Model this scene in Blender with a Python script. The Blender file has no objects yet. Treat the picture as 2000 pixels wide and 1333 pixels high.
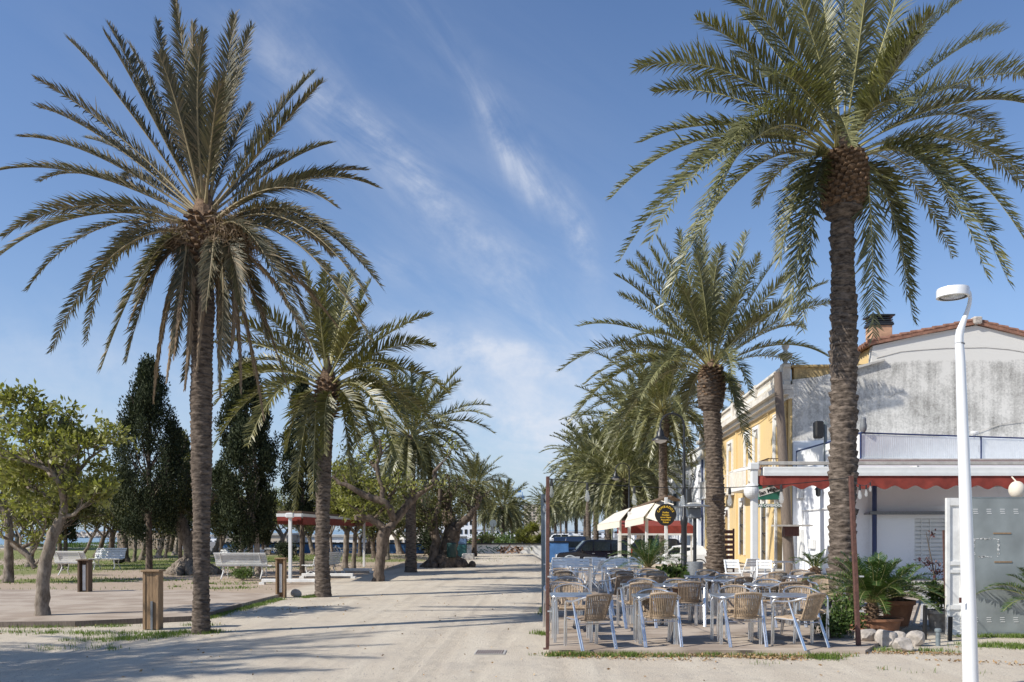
import bpy, math, random
import numpy as np
from mathutils import Vector, Matrix
R_ = math.radians
scn = bpy.context.scene
COL = scn.collection

# ---------------------------------------------------------------- camera, sky, sun, exposure
EYE = 1.66          # eye height in metres
F = 1650.0          # focal length in photo pixels (photo 2000 wide)
HOR = 1035.0        # row of the horizon
cam_d = bpy.data.cameras.new("camera"); cam = bpy.data.objects.new("camera", cam_d); COL.objects.link(cam)
cam.location = (0, 0, EYE); cam.rotation_euler = (R_(90), 0, 0)
cam_d.sensor_width = 36; cam_d.lens = 36 * F / 2000; cam_d.shift_y = (HOR - 666.5) / 2000
cam_d.clip_end = 20000; cam_d.clip_start = .1
scn.camera = cam
scn.view_settings.view_transform = 'Standard'; scn.view_settings.look = 'None'
scn.view_settings.exposure = 0.28; scn.view_settings.gamma = 1
scn.cycles.max_bounces = 5; scn.cycles.transparent_max_bounces = 8
scn.cycles.caustics_reflective = False; scn.cycles.caustics_refractive = False
SUN_TO = Vector((-.908, -.42, .80)).normalized()      # direction towards the sun
SUN_EL = math.asin(SUN_TO.z); SUN_AZ = math.atan2(SUN_TO.x, SUN_TO.y)
sl = bpy.data.lights.new("sun", 'SUN'); sl.energy = 4.7; sl.angle = R_(.53); sl.color = (1, .955, .87)
so = bpy.data.objects.new("sun", sl); COL.objects.link(so)
so.rotation_euler = (-SUN_TO).to_track_quat('-Z', 'Y').to_euler()

def node(nt, typ, ins=None, **kw):
    n = nt.nodes.new(typ)
    for k, v in kw.items(): setattr(n, k, v)
    if ins:
        for k, v in ins.items():
            s = n.inputs[k]
            if hasattr(v, 'is_output'): nt.links.new(v, s)
            else: s.default_value = v
    return n
def mth(nt, op, a, b=0.0, c=0.0, clamp=False):
    return node(nt, 'ShaderNodeMath', {0: a, 1: b, 2: c}, operation=op, use_clamp=clamp).outputs[0]
def mixc(nt, f, a, b, bt='MIX'):
    n = nt.nodes.new('ShaderNodeMix'); n.data_type = 'RGBA'; n.blend_type = bt
    for s, v in ((n.inputs[0], f), (n.inputs[6], a), (n.inputs[7], b)):
        if hasattr(v, 'is_output'): nt.links.new(v, s)
        else: s.default_value = v if not isinstance(v, tuple) or len(v) == 4 else (*v, 1)
    return n.outputs[2]
def ramp(nt, f, stops, interp='LINEAR'):
    n = nt.nodes.new('ShaderNodeValToRGB'); nt.links.new(f, n.inputs[0]); cr = n.color_ramp; cr.interpolation = interp
    while len(cr.elements) < len(stops): cr.elements.new(.5)
    for e, (p, c) in zip(cr.elements, stops):
        e.position = p; e.color = (*c, 1) if len(c) == 3 else c
    return n.outputs[0]

world = bpy.data.worlds.new("World"); scn.world = world; world.use_nodes = True
wt = world.node_tree; wt.nodes.clear()
sky = node(wt, 'ShaderNodeTexSky', sky_type='NISHITA', sun_disc=False, sun_elevation=SUN_EL, sun_rotation=SUN_AZ,
           air_density=1.0, dust_density=.6, ozone_density=2.2, altitude=10)
tc = node(wt, 'ShaderNodeTexCoord'); sep = node(wt, 'ShaderNodeSeparateXYZ', {0: tc.outputs['Generated']})
dy = mth(wt, 'MAXIMUM', sep.outputs[1], .12)
ca = mth(wt, 'DIVIDE', sep.outputs[0], dy); cb = mth(wt, 'DIVIDE', sep.outputs[2], dy)
P2 = node(wt, 'ShaderNodeCombineXYZ', {0: ca, 1: cb}).outputs[0]
def streak_noise(ang, sx, sy, scale, det=9, dist=.6):
    # cirrus fibres: noise over the sky direction, drawn out along one bearing
    rot = node(wt, 'ShaderNodeMapping', {0: P2, 'Rotation': (0, 0, -ang)}, vector_type='POINT').outputs[0]
    m = node(wt, 'ShaderNodeMapping', {0: rot, 'Scale': (sx, sy, 1)}).outputs[0]
    return node(wt, 'ShaderNodeTexNoise', {'Vector': m, 'Scale': scale, 'Detail': det, 'Roughness': .62, 'Distortion': dist}).outputs[0]
n_steep = streak_noise(R_(-62), 1, 4.2, 3.2)
n_diag = streak_noise(R_(-38), 1, 4.0, 3.0)
n_flat = streak_noise(R_(-12), 1, 3.4, 3.0)
def dens_(n, lo, hi): return node(wt, 'ShaderNodeMapRange', {0: n, 1: lo, 2: hi, 3: 0.0, 4: 1.0}, interpolation_type='SMOOTHSTEP').outputs[0]
def blob(px, py, rl, rs, ang):
    a0, b0 = (px - 1000) / F, (HOR - py) / F
    v = node(wt, 'ShaderNodeVectorMath', {0: P2, 1: (a0, b0, 0)}, operation='SUBTRACT').outputs[0]
    v = node(wt, 'ShaderNodeMapping', {0: v, 'Rotation': (0, 0, -ang)}, vector_type='POINT').outputs[0]
    v = node(wt, 'ShaderNodeVectorMath', {0: v, 1: (F / rl, F / rs, 0)}, operation='MULTIPLY').outputs[0]
    l = node(wt, 'ShaderNodeVectorMath', {0: v, 1: v}, operation='DOT_PRODUCT').outputs['Value']
    return mth(wt, 'EXPONENT', mth(wt, 'MULTIPLY', l, -1.0))
cl = None
def add_cl(v):
    global cl
    cl = v if cl is None else mth(wt, 'ADD', cl, v)
def dens(n, lo, hi): return mth(wt, 'MULTIPLY', dens_(n, lo, hi), dens_(n_brk, .30, .62))
n_brk = node(wt, 'ShaderNodeTexNoise', {'Vector': P2, 'Scale': 9.0, 'Detail': 8, 'Roughness': .65}).outputs[0]
D1, D2, D3 = dens(n_steep, .38, .72), dens(n_diag, .38, .74), dens(n_flat, .34, .74)
for px, py, rl, rs, ang, d, amp in (
        (1005, 300, 110, 34, -58, D1, .85), (1050, 375, 50, 26, -50, D1, .6), (1130, 450, 90, 26, -75, D1, .7), (860, 80, 230, 40, -52, D1, .16),
        (540, 120, 130, 50, -40, D2, .22), (670, 240, 120, 42, -40, D2, .5), (780, 320, 130, 36, -48, D2, .55), (870, 430, 150, 42, -48, D2, .5), (620, 40, 220, 70, -35, D2, .12),
        (1000, 530, 120, 50, -30, D2, .45), (760, 515, 110, 20, -25, D2, .5),
        (1020, 700, 240, 42, -12, D3, .95), (1135, 640, 60, 12, -40, D2, .6), (1080, 640, 90, 26, -35, D2, .5), (980, 800, 330, 90, -6, D3, 1.0), (1150, 900, 300, 70, 0, D3, .8),
        (150, 720, 330, 90, -10, D3, .32), (150, 850, 330, 60, -5, D3, .25), (1700, 640, 400, 120, -10, D3, .10)):
    add_cl(mth(wt, 'MULTIPLY', mth(wt, 'MULTIPLY', blob(px, py, rl, rs, R_(ang)), d), amp))
for px, py, rl, rs, ang, amp in ((900, 350, 420, 260, -45, .13), (1000, 760, 520, 160, -8, .42), (350, 760, 500, 130, -6, .18), (300, 120, 300, 200, -30, .05)):
    add_cl(mth(wt, 'MULTIPLY', mth(wt, 'MULTIPLY', blob(px, py, rl, rs, R_(ang)), dens_(n_diag, .25, .8)), amp))
cl = mth(wt, 'MINIMUM', cl, .8)
low = mth(wt, 'EXPONENT', mth(wt, 'MULTIPLY', mth(wt, 'ABSOLUTE', sep.outputs[2]), -6.5))      # pale moist air near the horizon
SKY_ST = .104
skyc = mixc(wt, 1.0, sky.outputs[0], (.86, 1.0, 1.20, 1), 'MULTIPLY')
c1 = mixc(wt, mth(wt, 'MULTIPLY', low, .85), skyc, (4.0, 4.9, 6.0, 1))
c2 = mixc(wt, cl, c1, (6.0, 6.35, 7.1, 1))
bg = node(wt, 'ShaderNodeBackground', {0: c2, 1: SKY_ST})
wo = node(wt, 'ShaderNodeOutputWorld', {0: bg.outputs[0]})

# ---------------------------------------------------------------- helpers
def at(px, py, Y): return Vector(((px - 1000) * Y / F, Y, EYE + (HOR - py) * Y / F))
def YG(py): return EYE * F / (py - HOR)             # distance of a ground point (flat part of the ground)
def S5(t): t = np.clip(t, 0, 1); return t * t * (3 - 2 * t)
def gz(x, y):
    """height of the ground: flat promenade, the car park and the town behind lie lower, the beach falls to the sea"""
    x = np.asarray(x, float); y = np.asarray(y, float)
    d = .75 + .0045 * np.clip(y - 60, 0, 90)
    w = np.maximum(S5((y - 41) / 9) * S5((x - 1.3) / 1.6), S5((y - 60.3) / 2.5) * S5((x + 42) / 10))
    z = -d * w
    dune = np.exp(-(((x + 33) / 13) ** 2 + ((y - 66) / 9) ** 2)) * .55
    z = z + dune
    sand = np.exp(-(((x + 50) / 10) ** 2 + ((y - 90) / 30) ** 2)) * .2
    coast = np.where(y < 120, -78 + (y * .12), -63.6 + (y - 120) * .30)
    z = np.where(x < coast + 24, np.minimum(z, z - 2.8 * S5((coast + 24 - x) / 40)), z)
    return z
def gzf(x, y): return float(gz(x, y))
def G(px, py):                                      # ground point under a pixel
    Y = YG(py); p = at(px, py, Y); p.z = gzf(p.x, p.y); return p
SD = Vector((112 / F, 1, 0)).normalized()           # the street runs this way
SP = Vector((SD.y, -SD.x, 0))

def tag(o, label=None, cat=None, group=None, kind=None):
    if label: o['label'] = label
    if cat: o['category'] = cat
    if group: o['group'] = group
    if kind: o['kind'] = kind
    return o
def empty(name, loc=(0, 0, 0), rz=0, label=None, cat=None, group=None):
    o = bpy.data.objects.new(name, None); COL.objects.link(o); o.location = loc; o.rotation_euler = (0, 0, rz)
    o.empty_display_size = .2
    return tag(o, label, cat, group)
def link(name, me, mat, parent=None, smooth=False, loc=None):
    o = bpy.data.objects.new(name, me); COL.objects.link(o)
    if mat is not None:
        for m in (mat if isinstance(mat, (list, tuple)) else [mat]): me.materials.append(m)
    if parent: o.parent = parent
    if loc is not None: o.location = loc
    if smooth: me.polygons.foreach_set('use_smooth', [True] * len(me.polygons))
    return o
def npmesh(name, V, Fs):
    """V (n,3); Fs: list of int arrays (m,k)"""
    me = bpy.data.meshes.new(name); V = np.asarray(V, np.float32)
    me.vertices.add(len(V)); me.vertices.foreach_set('co', V.ravel())
    ls, starts, tot = [], [], 0
    for f in Fs:
        f = np.asarray(f, np.int32)
        if len(f) == 0: continue
        k = f.shape[1]; ls.append(f.ravel()); starts.append(tot + np.arange(len(f)) * k); tot += f.size
    ls = np.concatenate(ls); starts = np.concatenate(starts)
    me.loops.add(len(ls)); me.loops.foreach_set('vertex_index', ls)
    me.polygons.add(len(starts)); me.polygons.foreach_set('loop_start', starts.astype(np.int32))
    me.update(calc_edges=True); me.validate()
    return me
def copy_tree(o, parent=None):
    c = o.copy(); COL.objects.link(c); c.parent = parent
    for ch in [x for x in ALLCH.get(o.name, [])]: copy_tree(ch, c)
    return c
ALLCH = {}
def index_children():
    ALLCH.clear()
    for o in COL.objects:
        if o.parent: ALLCH.setdefault(o.parent.name, []).append(o)
def place(o, loc, rz=0, sc=1, label=None, group=None):
    o.location = loc; o.rotation_euler = (0, 0, rz); o.scale = (sc, sc, sc)
    if label: o['label'] = label
    if group: o['group'] = group
    return o
class MB:
    def __init__(s): s.v = []; s.f = []
    def add(s, vs, fs):
        n = len(s.v); s.v += [tuple(v) for v in vs]; s.f += [tuple(i + n for i in f) for f in fs]; return s
    def box(s, c, d, M=None, bev=0):
        cx, cy, cz = c; dx, dy, dz = (q / 2 for q in d)
        if bev:
            b = bev; vs = []
            for z in (-1, 1):
                pass
            vs = []
            for sx in (-1, 1):
                for sy in (-1, 1):
                    for sz in (-1, 1):
                        vs += [(sx * (dx - b), sy * (dy - b), sz * dz), (sx * (dx - b), sy * dy, sz * (dz - b)), (sx * dx, sy * (dy - b), sz * (dz - b))]
            def I(a, b_, c_, k): return ((a * 2 + b_) * 2 + c_) * 3 + k
            fs = []
            for z in (0, 1): fs.append([I(0, 0, z, 0), I(1, 0, z, 0), I(1, 1, z, 0), I(0, 1, z, 0)][::(1 if z else -1)])
            for y in (0, 1): fs.append([I(0, y, 0, 1), I(1, y, 0, 1), I(1, y, 1, 1), I(0, y, 1, 1)][::(-1 if y else 1)])
            for x in (0, 1): fs.append([I(x, 0, 0, 2), I(x, 1, 0, 2), I(x, 1, 1, 2), I(x, 0, 1, 2)][::(1 if x else -1)])
            for y in (0, 1):
                for z in (0, 1): fs.append([I(0, y, z, 0), I(1, y, z, 0), I(1, y, z, 1), I(0, y, z, 1)])
            for x in (0, 1):
                for z in (0, 1): fs.append([I(x, 0, z, 0), I(x, 1, z, 0), I(x, 1, z, 2), I(x, 0, z, 2)])
            for x in (0, 1):
                for y in (0, 1): fs.append([I(x, y, 0, 1), I(x, y, 1, 1), I(x, y, 1, 2), I(x, y, 0, 2)])
            for x in (0, 1):
                for y in (0, 1):
                    for z in (0, 1): fs.append([I(x, y, z, 0), I(x, y, z, 1), I(x, y, z, 2)])
        else:
            vs = [(x, y, z) for z in (-dz, dz) for x, y in ((-dx, -dy), (dx, -dy), (dx, dy), (-dx, dy))]
            fs = [(3, 2, 1, 0), (4, 5, 6, 7), (0, 1, 5, 4), (1, 2, 6, 5), (2, 3, 7, 6), (3, 0, 4, 7)]
        if M is not None: vs = [M @ Vector(v) for v in vs]
        return s.add([(v[0] + cx, v[1] + cy, v[2] + cz) for v in vs], fs)
    def bar(s, a, b, w, h, up=(0, 0, 1), bev=0):
        a, b = Vector(a), Vector(b); t = (b - a); L = t.length; t.normalize(); u = Vector(up)
        sd = t.cross(u)
        if sd.length < 1e-4: sd = t.cross(Vector((0, 1, 0)))
        sd.normalize(); u = sd.cross(t)
        M = Matrix((sd, t, u)).transposed()
        return s.box((a + b) / 2, (w, L, h), M, bev)
    def tube(s, pts, r, n=8, cap=True, flat=1):
        pts = [Vector(p) for p in pts]; k = len(pts)
        rr = r if isinstance(r, (list, tuple)) else [r] * k
        up = Vector((0, 0, 1)); prev = None; vs = []; fs = []
        for i, p in enumerate(pts):
            t = (pts[min(i + 1, k - 1)] - pts[max(i - 1, 0)])
            if t.length < 1e-9: t = Vector((0, 0, 1))
            t.normalize()
            if prev is None:
                a = t.cross(up)
                if a.length < .05: a = t.cross(Vector((0, 1, 0)))
            else: a = prev - t * prev.dot(t)
            a.normalize(); b = t.cross(a); prev = a
            for j in range(n):
                an = 2 * math.pi * j / n
                vs.append(p + (a * math.cos(an) + b * math.sin(an) * flat) * rr[i])
        for i in range(k - 1):
            for j in range(n):
                j2 = (j + 1) % n; fs.append((i * n + j, i * n + j2, (i + 1) * n + j2, (i + 1) * n + j))
        if cap: fs.append(tuple(range(n - 1, -1, -1))); fs.append(tuple(range((k - 1) * n, k * n)))
        return s.add(vs, fs)
    def lathe(s, prof, n=20, c=(0, 0, 0), cap=True, sx=1, sy=1):
        vs = []; fs = []; k = len(prof)
        for r, z in prof:
            for j in range(n):
                an = 2 * math.pi * j / n; vs.append((c[0] + r * math.cos(an) * sx, c[1] + r * math.sin(an) * sy, c[2] + z))
        for i in range(k - 1):
            for j in range(n):
                j2 = (j + 1) % n; fs.append((i * n + j, i * n + j2, (i + 1) * n + j2, (i + 1) * n + j))
        if cap: fs.append(tuple(range(n - 1, -1, -1))); fs.append(tuple(range((k - 1) * n, k * n)))
        return s.add(vs, fs)
    def prism(s, poly, a, b):
        """poly: list of Vector points (a planar outline); swept from offset a to offset b (Vectors)"""
        n = len(poly); a, b = Vector(a), Vector(b)
        vs = [Vector(p) + a for p in poly] + [Vector(p) + b for p in poly]
        fs = [tuple(range(n)), tuple(range(2 * n - 1, n - 1, -1))]
        for i in range(n): j = (i + 1) % n; fs.append((i, i + n, j + n, j))
        return s.add(vs, fs)
    def build(s, name, mat, parent=None, smooth=False, loc=None):
        me = bpy.data.meshes.new(name); me.from_pydata(s.v, [], s.f); me.update()
        if s.f:
            import bmesh
            bm = bmesh.new(); bm.from_mesh(me); bmesh.ops.recalc_face_normals(bm, faces=bm.faces); bm.to_mesh(me); bm.free()
        o = link(name, me, mat, parent, False, loc)
        if smooth:
            me.polygons.foreach_set('use_smooth', [True] * len(me.polygons))
            try: me.set_sharp_from_angle(angle=R_(40))
            except Exception: pass
        return o
def arc(c, r, a0, a1, n, ax=(1, 0, 0), ay=(0, 0, 1)):
    ax, ay, c = Vector(ax), Vector(ay), Vector(c)
    return [c + ax * r * math.cos(a0 + (a1 - a0) * i / n) + ay * r * math.sin(a0 + (a1 - a0) * i / n) for i in range(n + 1)]

# ---------------------------------------------------------------- materials
def newmat(name):
    m = bpy.data.materials.new(name); m.use_nodes = True; nt = m.node_tree; nt.nodes.clear()
    out = nt.nodes.new('ShaderNodeOutputMaterial'); return m, nt, out
def mat(name, col, rough=.7, metal=0, var=.12, scale=6, bump=.0, bscale=40, col2=None, spec=.5, stretch=None, coat=0):
    """principled with a soft procedural mottling, and a bump"""
    m, nt, out = newmat(name)
    tcn = node(nt, 'ShaderNodeTexCoord'); v = tcn.outputs['Object']
    if stretch: v = node(nt, 'ShaderNodeMapping', {0: v, 'Scale': stretch}).outputs[0]
    n = node(nt, 'ShaderNodeTexNoise', {'Vector': v, 'Scale': scale, 'Detail': 6, 'Roughness': .6}).outputs[0]
    a = tuple(max(0, c * (1 - var)) for c in col); b = col2 or tuple(min(1, c * (1 + var)) for c in col)
    c = ramp(nt, n, [(.32, a), (.68, b)])
    p = node(nt, 'ShaderNodeBsdfPrincipled', {'Base Color': c, 'Roughness': rough, 'Metallic': metal, 'Specular IOR Level': spec, 'Coat Weight': coat})
    if bump:
        bn = node(nt, 'ShaderNodeTexNoise', {'Vector': v, 'Scale': bscale, 'Detail': 4}).outputs[0]
        nt.links.new(node(nt, 'ShaderNodeBump', {'Height': bn, 'Strength': bump, 'Distance': .02}).outputs[0], p.inputs['Normal'])
    nt.links.new(p.outputs[0], out.inputs[0]); return m
def leafmat(name, stops, trans=.25, rough=.5, nscale=.8, spec=.4):
    m, nt, out = newmat(name)
    g = node(nt, 'ShaderNodeNewGeometry'); tcn = node(nt, 'ShaderNodeTexCoord')
    n = node(nt, 'ShaderNodeTexNoise', {'Vector': tcn.outputs['Object'], 'Scale': nscale, 'Detail': 2}).outputs[0]
    f = mth(nt, 'ADD', mth(nt, 'MULTIPLY', g.outputs['Random Per Island'], .6), mth(nt, 'MULTIPLY', n, .4))
    c = ramp(nt, f, stops)
    p = node(nt, 'ShaderNodeBsdfPrincipled', {'Base Color': c, 'Roughness': rough, 'Specular IOR Level': spec})
    t = node(nt, 'ShaderNodeBsdfTranslucent', {'Color': mixc(nt, 1.0, c, (1.1, 1.2, .55, 1), 'MULTIPLY')})
    mx = node(nt, 'ShaderNodeMixShader', {0: trans, 1: p.outputs[0], 2: t.outputs[0]})
    nt.links.new(mx.outputs[0], out.inputs[0]); return m
def barkmat(name, a, b, scale=8, stretch=(1, 1, .3), bump=.5, moss=None):
    m, nt, out = newmat(name); tcn = node(nt, 'ShaderNodeTexCoord')
    v = node(nt, 'ShaderNodeMapping', {0: tcn.outputs['Object'], 'Scale': stretch}).outputs[0]
    n = node(nt, 'ShaderNodeTexNoise', {'Vector': v, 'Scale': scale, 'Detail': 8, 'Roughness': .7}).outputs[0]
    c = ramp(nt, n, [(.36, a), (.66, b)])
    p = node(nt, 'ShaderNodeBsdfPrincipled', {'Base Color': c, 'Roughness': .9, 'Specular IOR Level': .15})
    nt.links.new(node(nt, 'ShaderNodeBump', {'Height': n, 'Strength': bump, 'Distance': .03}).outputs[0], p.inputs['Normal'])
    nt.links.new(p.outputs[0], out.inputs[0]); return m
M = {}
M['palm_trunk'] = barkmat('palm_trunk', (.038, .029, .023), (.225, .18, .145), 6, (1, 1, 3), .9)
M['palm_trunk_dark'] = barkmat('palm_trunk_dark', (.045, .034, .027), (.21, .165, .13), 7, (1, 1, 3), .9)
M['palm_boot'] = barkmat('palm_boot', (.06, .038, .026), (.27, .18, .115), 12, (1, 1, 1), .8)
M['rachis'] = mat('rachis', (.34, .31, .13), .5, var=.25, scale=3)
M['rachis_l'] = mat('rachis_l', (.24, .19, .10), .6, var=.3, scale=3)
M['rachis_dead'] = mat('rachis_dead', (.30, .22, .13), .8, var=.25)
M['frond_r'] = leafmat('frond_r', [(.0, (.045, .050, .016)), (.42, (.12, .12, .046)), (.78, (.235, .23, .105)), (1, (.36, .31, .16))], .22, .42, .5, .6)
M['frond_l'] = leafmat('frond_l', [(.0, (.040, .040, .026)), (.4, (.09, .088, .055)), (.70, (.175, .145, .09)), (1, (.40, .29, .18))], .2, .6, .5, .3)
M['frond_y'] = leafmat('frond_y', [(.0, (.05, .055, .014)), (.45, (.12, .115, .032)), (.8, (.22, .195, .065)), (1, (.35, .28, .11))], .25, .42, .5, .6)
M['frond_dead'] = leafmat('frond_dead', [(0, (.12, .08, .05)), (.5, (.24, .17, .11)), (1, (.36, .27, .18))], .15, .8)
M['cycad'] = leafmat('cycad', [(0, (.018, .045, .010)), (.5, (.05, .10, .02)), (.85, (.12, .16, .035)), (1, (.35, .22, .09))], .2, .35, 1.5, .6)
M['leaf'] = leafmat('leaf', [(0, (.07, .078, .02)), (.4, (.20, .205, .055)), (.8, (.36, .35, .12)), (1, (.48, .43, .2))], .42, .5, 1.2)
M['leaf_dull'] = leafmat('leaf_dull', [(0, (.045, .05, .020)), (.5, (.115, .12, .045)), (1, (.25, .22, .10))], .3, .6, 1.2)
M['cypress'] = leafmat('cypress', [(0, (.010, .016, .008)), (.5, (.035, .047, .022)), (.85, (.08, .09, .045)), (1, (.18, .15, .08))], .1, .75, .7, .2)
M['bush'] = leafmat('bush', [(0, (.03, .06, .012)), (.5, (.08, .13, .03)), (1, (.2, .25, .07))], .3, .5, 2)
M['purple_leaf'] = leafmat('purple_leaf', [(0, (.03, .012, .014)), (1, (.12, .04, .04))], .2, .5, 2)
M['bark'] = barkmat('bark', (.10, .078, .060), (.33, .28, .23), 9, (1, 1, .4), .7)
M['bark_dark'] = barkmat('bark_dark', (.06, .046, .036), (.21, .165, .13), 9, (1, 1, .4), .8)
M['bark_pale'] = barkmat('bark_pale', (.16, .13, .105), (.46, .40, .34), 7, (1, 1, .5), .6)
M['white_paint'] = mat('white_paint', (.68, .68, .665), .5, var=.06, scale=3)
M['white_worn'] = mat('white_worn', (.72, .71, .68), .6, var=.14, scale=5)
M['white_chair'] = mat('white_chair', (.82, .82, .80), .5, var=.05)
M['lamp_white'] = mat('lamp_white', (.70, .71, .72), .28, var=.02, coat=.4)
M['grey_metal'] = mat('grey_metal', (.16, .17, .18), .5, var=.2, scale=20)
M['black_metal'] = mat('black_metal', (.018, .019, .022), .4, var=.2, scale=20)
M['alu'] = mat('alu', (.72, .73, .75), .28, metal=.9, var=.08, scale=12)
M['alu_top'] = mat('alu_top', (.36, .40, .45), .33, metal=.75, var=.16, scale=9)
M['rattan'] = mat('rattan', (.38, .28, .185), .55, var=.28, scale=30, bump=.3, bscale=120)
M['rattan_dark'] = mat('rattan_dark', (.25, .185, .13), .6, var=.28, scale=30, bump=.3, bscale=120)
M['rust_post'] = mat('rust_post', (.105, .048, .036), .75, var=.3, scale=18, bump=.3)
M['grey_post'] = mat('grey_post', (.17, .20, .21), .6, var=.2, scale=10)
M['wood_new'] = mat('wood_new', (.29, .185, .10), .7, var=.35, scale=10, bump=.4, stretch=(6, 6, .5))
M['wood_dark'] = mat('wood_dark', (.13, .085, .055), .8, var=.35, scale=10, bump=.4, stretch=(6, 6, .5))
M['wood_pole'] = mat('wood_pole', (.17, .135, .11), .85, var=.3, scale=8, bump=.5, stretch=(6, 6, .5))
M['red_cloth'] = mat('red_cloth', (.21, .035, .024), .9, var=.25, scale=4)
M['cream_cloth'] = mat('cream_cloth', (.66, .60, .50), .85, var=.08, scale=3)
M['terracotta'] = mat('terracotta', (.30, .14, .075), .85, var=.25, scale=7, bump=.2)
M['rock'] = mat('rock', (.42, .375, .33), .9, var=.4, scale=6, bump=.8, bscale=14)
M['concrete'] = mat('concrete', (.42, .40, .37), .9, var=.18, scale=5, bump=.3)
M['blue_paint'] = mat('blue_paint', (.02, .035, .11), .5, var=.2)
M['blue_wall'] = mat('blue_wall', (.075, .20, .44), .75, var=.25, scale=2)
M['grey_blue_wall'] = mat('grey_blue_wall', (.10, .17, .30), .75, var=.3, scale=1.2)
M['black'] = mat('black', (.012, .012, .013), .6, var=.2)
M['dark_glass'] = mat('dark_glass', (.015, .02, .024), .06, var=.3, scale=1.5, spec=.8)
M['car_black'] = mat('car_black', (.008, .010, .018), .16, var=.1, coat=.8)
M['car_blue'] = mat('car_blue', (.008, .016, .04), .2, var=.1, coat=.8)
M['car_white'] = mat('car_white', (.75, .76, .77), .3, var=.04, coat=.5)
M['car_red'] = mat('car_red', (.45, .02, .018), .25, var=.1, coat=.6)
M['car_grey'] = mat('car_grey', (.42, .45, .47), .4, var=.06)
M['tyre'] = mat('tyre', (.02, .02, .02), .9)
M['yellow_paint'] = mat('yellow_paint', (.80, .50, .04), .6, var=.1)
M['green_sign'] = mat('green_sign', (.02, .13, .085), .5, var=.15)
M['roof_tile'] = mat('roof_tile', (.24, .12, .08), .85, var=.35, scale=6, bump=.4)
M['dark_bin'] = mat('dark_bin', (.012, .045, .045), .5, var=.2)
M['teal'] = mat('teal', (.02, .10, .10), .6, var=.5, scale=3)
M['sand'] = mat('sand', (.55, .49, .41), .95, var=.1, scale=3)
M['stucco_orange'] = mat('stucco_orange', (.50, .30, .19), .9, var=.2, scale=4)
M['tan_fence'] = mat('tan_fence', (.38, .30, .23), .85, var=.2, scale=2, stretch=(8, 8, .4))
M['tan_wall'] = mat('tan_wall', (.50, .42, .33), .9, var=.12, scale=.4)
M['brown_door'] = mat('brown_door', (.10, .035, .025), .55, var=.25, stretch=(5, 5, .5))
M['dead_leaf'] = leafmat('dead_leaf', [(0, (.14, .075, .03)), (.5, (.32, .20, .10)), (1, (.52, .40, .24))], .1, .8)
M['grass'] = leafmat('grass', [(0, (.06, .10, .015)), (.5, (.13, .20, .035)), (.85, (.22, .27, .07)), (1, (.40, .36, .16))], .35, .6, 1.5)
M['clear_glass'] = None
def glassmat(name, col, alpha, rough=.2):
    m, nt, out = newmat(name)
    tcn = node(nt, 'ShaderNodeTexCoord')
    n = node(nt, 'ShaderNodeTexNoise', {'Vector': tcn.outputs['Object'], 'Scale': 2.2, 'Detail': 6}).outputs[0]
    c = ramp(nt, n, [(.3, tuple(x * .8 for x in col)), (.7, tuple(min(1, x * 1.25) for x in col))])
    p = node(nt, 'ShaderNodeBsdfPrincipled', {'Base Color': c, 'Roughness': rough, 'Alpha': alpha})
    nt.links.new(p.outputs[0], out.inputs[0]); return m
M['clear_glass'] = glassmat('clear_glass', (.7, .73, .73), .2, .05)
M['frosted'] = glassmat('frosted', (.25, .275, .275), .90, .22)

def stainmat(name, base, dirt, lo=.42, hi=.62, scale=.8, zfade=None, rough=.92, extra=None):
    """weathered plaster: blotches at several sizes, vertical run marks"""
    m, nt, out = newmat(name); tcn = node(nt, 'ShaderNodeTexCoord'); o = tcn.outputs['Object']
    n1 = node(nt, 'ShaderNodeTexNoise', {'Vector': o, 'Scale': scale, 'Detail': 9, 'Roughness': .68, 'Distortion': .4}).outputs[0]
    v2 = node(nt, 'ShaderNodeMapping', {0: o, 'Scale': (4, 4, .2)}).outputs[0]
    n2 = node(nt, 'ShaderNodeTexNoise', {'Vector': v2, 'Scale': 1.2, 'Detail': 7, 'Roughness': .65}).outputs[0]
    n3 = node(nt, 'ShaderNodeTexNoise', {'Vector': o, 'Scale': 14, 'Detail': 5, 'Roughness': .7}).outputs[0]
    f = mth(nt, 'ADD', mth(nt, 'MULTIPLY', n1, .42), mth(nt, 'ADD', mth(nt, 'MULTIPLY', n2, .28), mth(nt, 'MULTIPLY', n3, .30)))
    if zfade:
        z = node(nt, 'ShaderNodeSeparateXYZ', {0: o}).outputs[2]
        g = node(nt, 'ShaderNodeMapRange', {0: mth(nt, 'ADD', z, mth(nt, 'MULTIPLY', n1, .8)), 1: zfade[0], 2: zfade[1], 3: 0.0, 4: 1.0}).outputs[0]
        f = mth(nt, 'SUBTRACT', f, mth(nt, 'MULTIPLY', g, .3))
    k = node(nt, 'ShaderNodeMapRange', {0: f, 1: lo, 2: hi, 3: 0.0, 4: 1.0}).outputs[0]
    c = mixc(nt, k, (*base, 1), (*dirt, 1))
    p = node(nt, 'ShaderNodeBsdfPrincipled', {'Base Color': c, 'Roughness': rough, 'Specular IOR Level': .2})
    nt.links.new(node(nt, 'ShaderNodeBump', {'Height': n3, 'Strength': .25, 'Distance': .02}).outputs[0], p.inputs['Normal'])
    nt.links.new(p.outputs[0], out.inputs[0]); return m
M['gable'] = stainmat('gable', (.62, .60, .56), (.26, .25, .23), .44, .60, .9, zfade=(8.5, 8.9))
M['white_wall'] = stainmat('white_wall', (.84, .85, .87), (.66, .66, .66), .52, .75, .6)
M['whitewash'] = stainmat('whitewash', (.74, .76, .79), (.55, .57, .60), .5, .75, .7)
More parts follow.
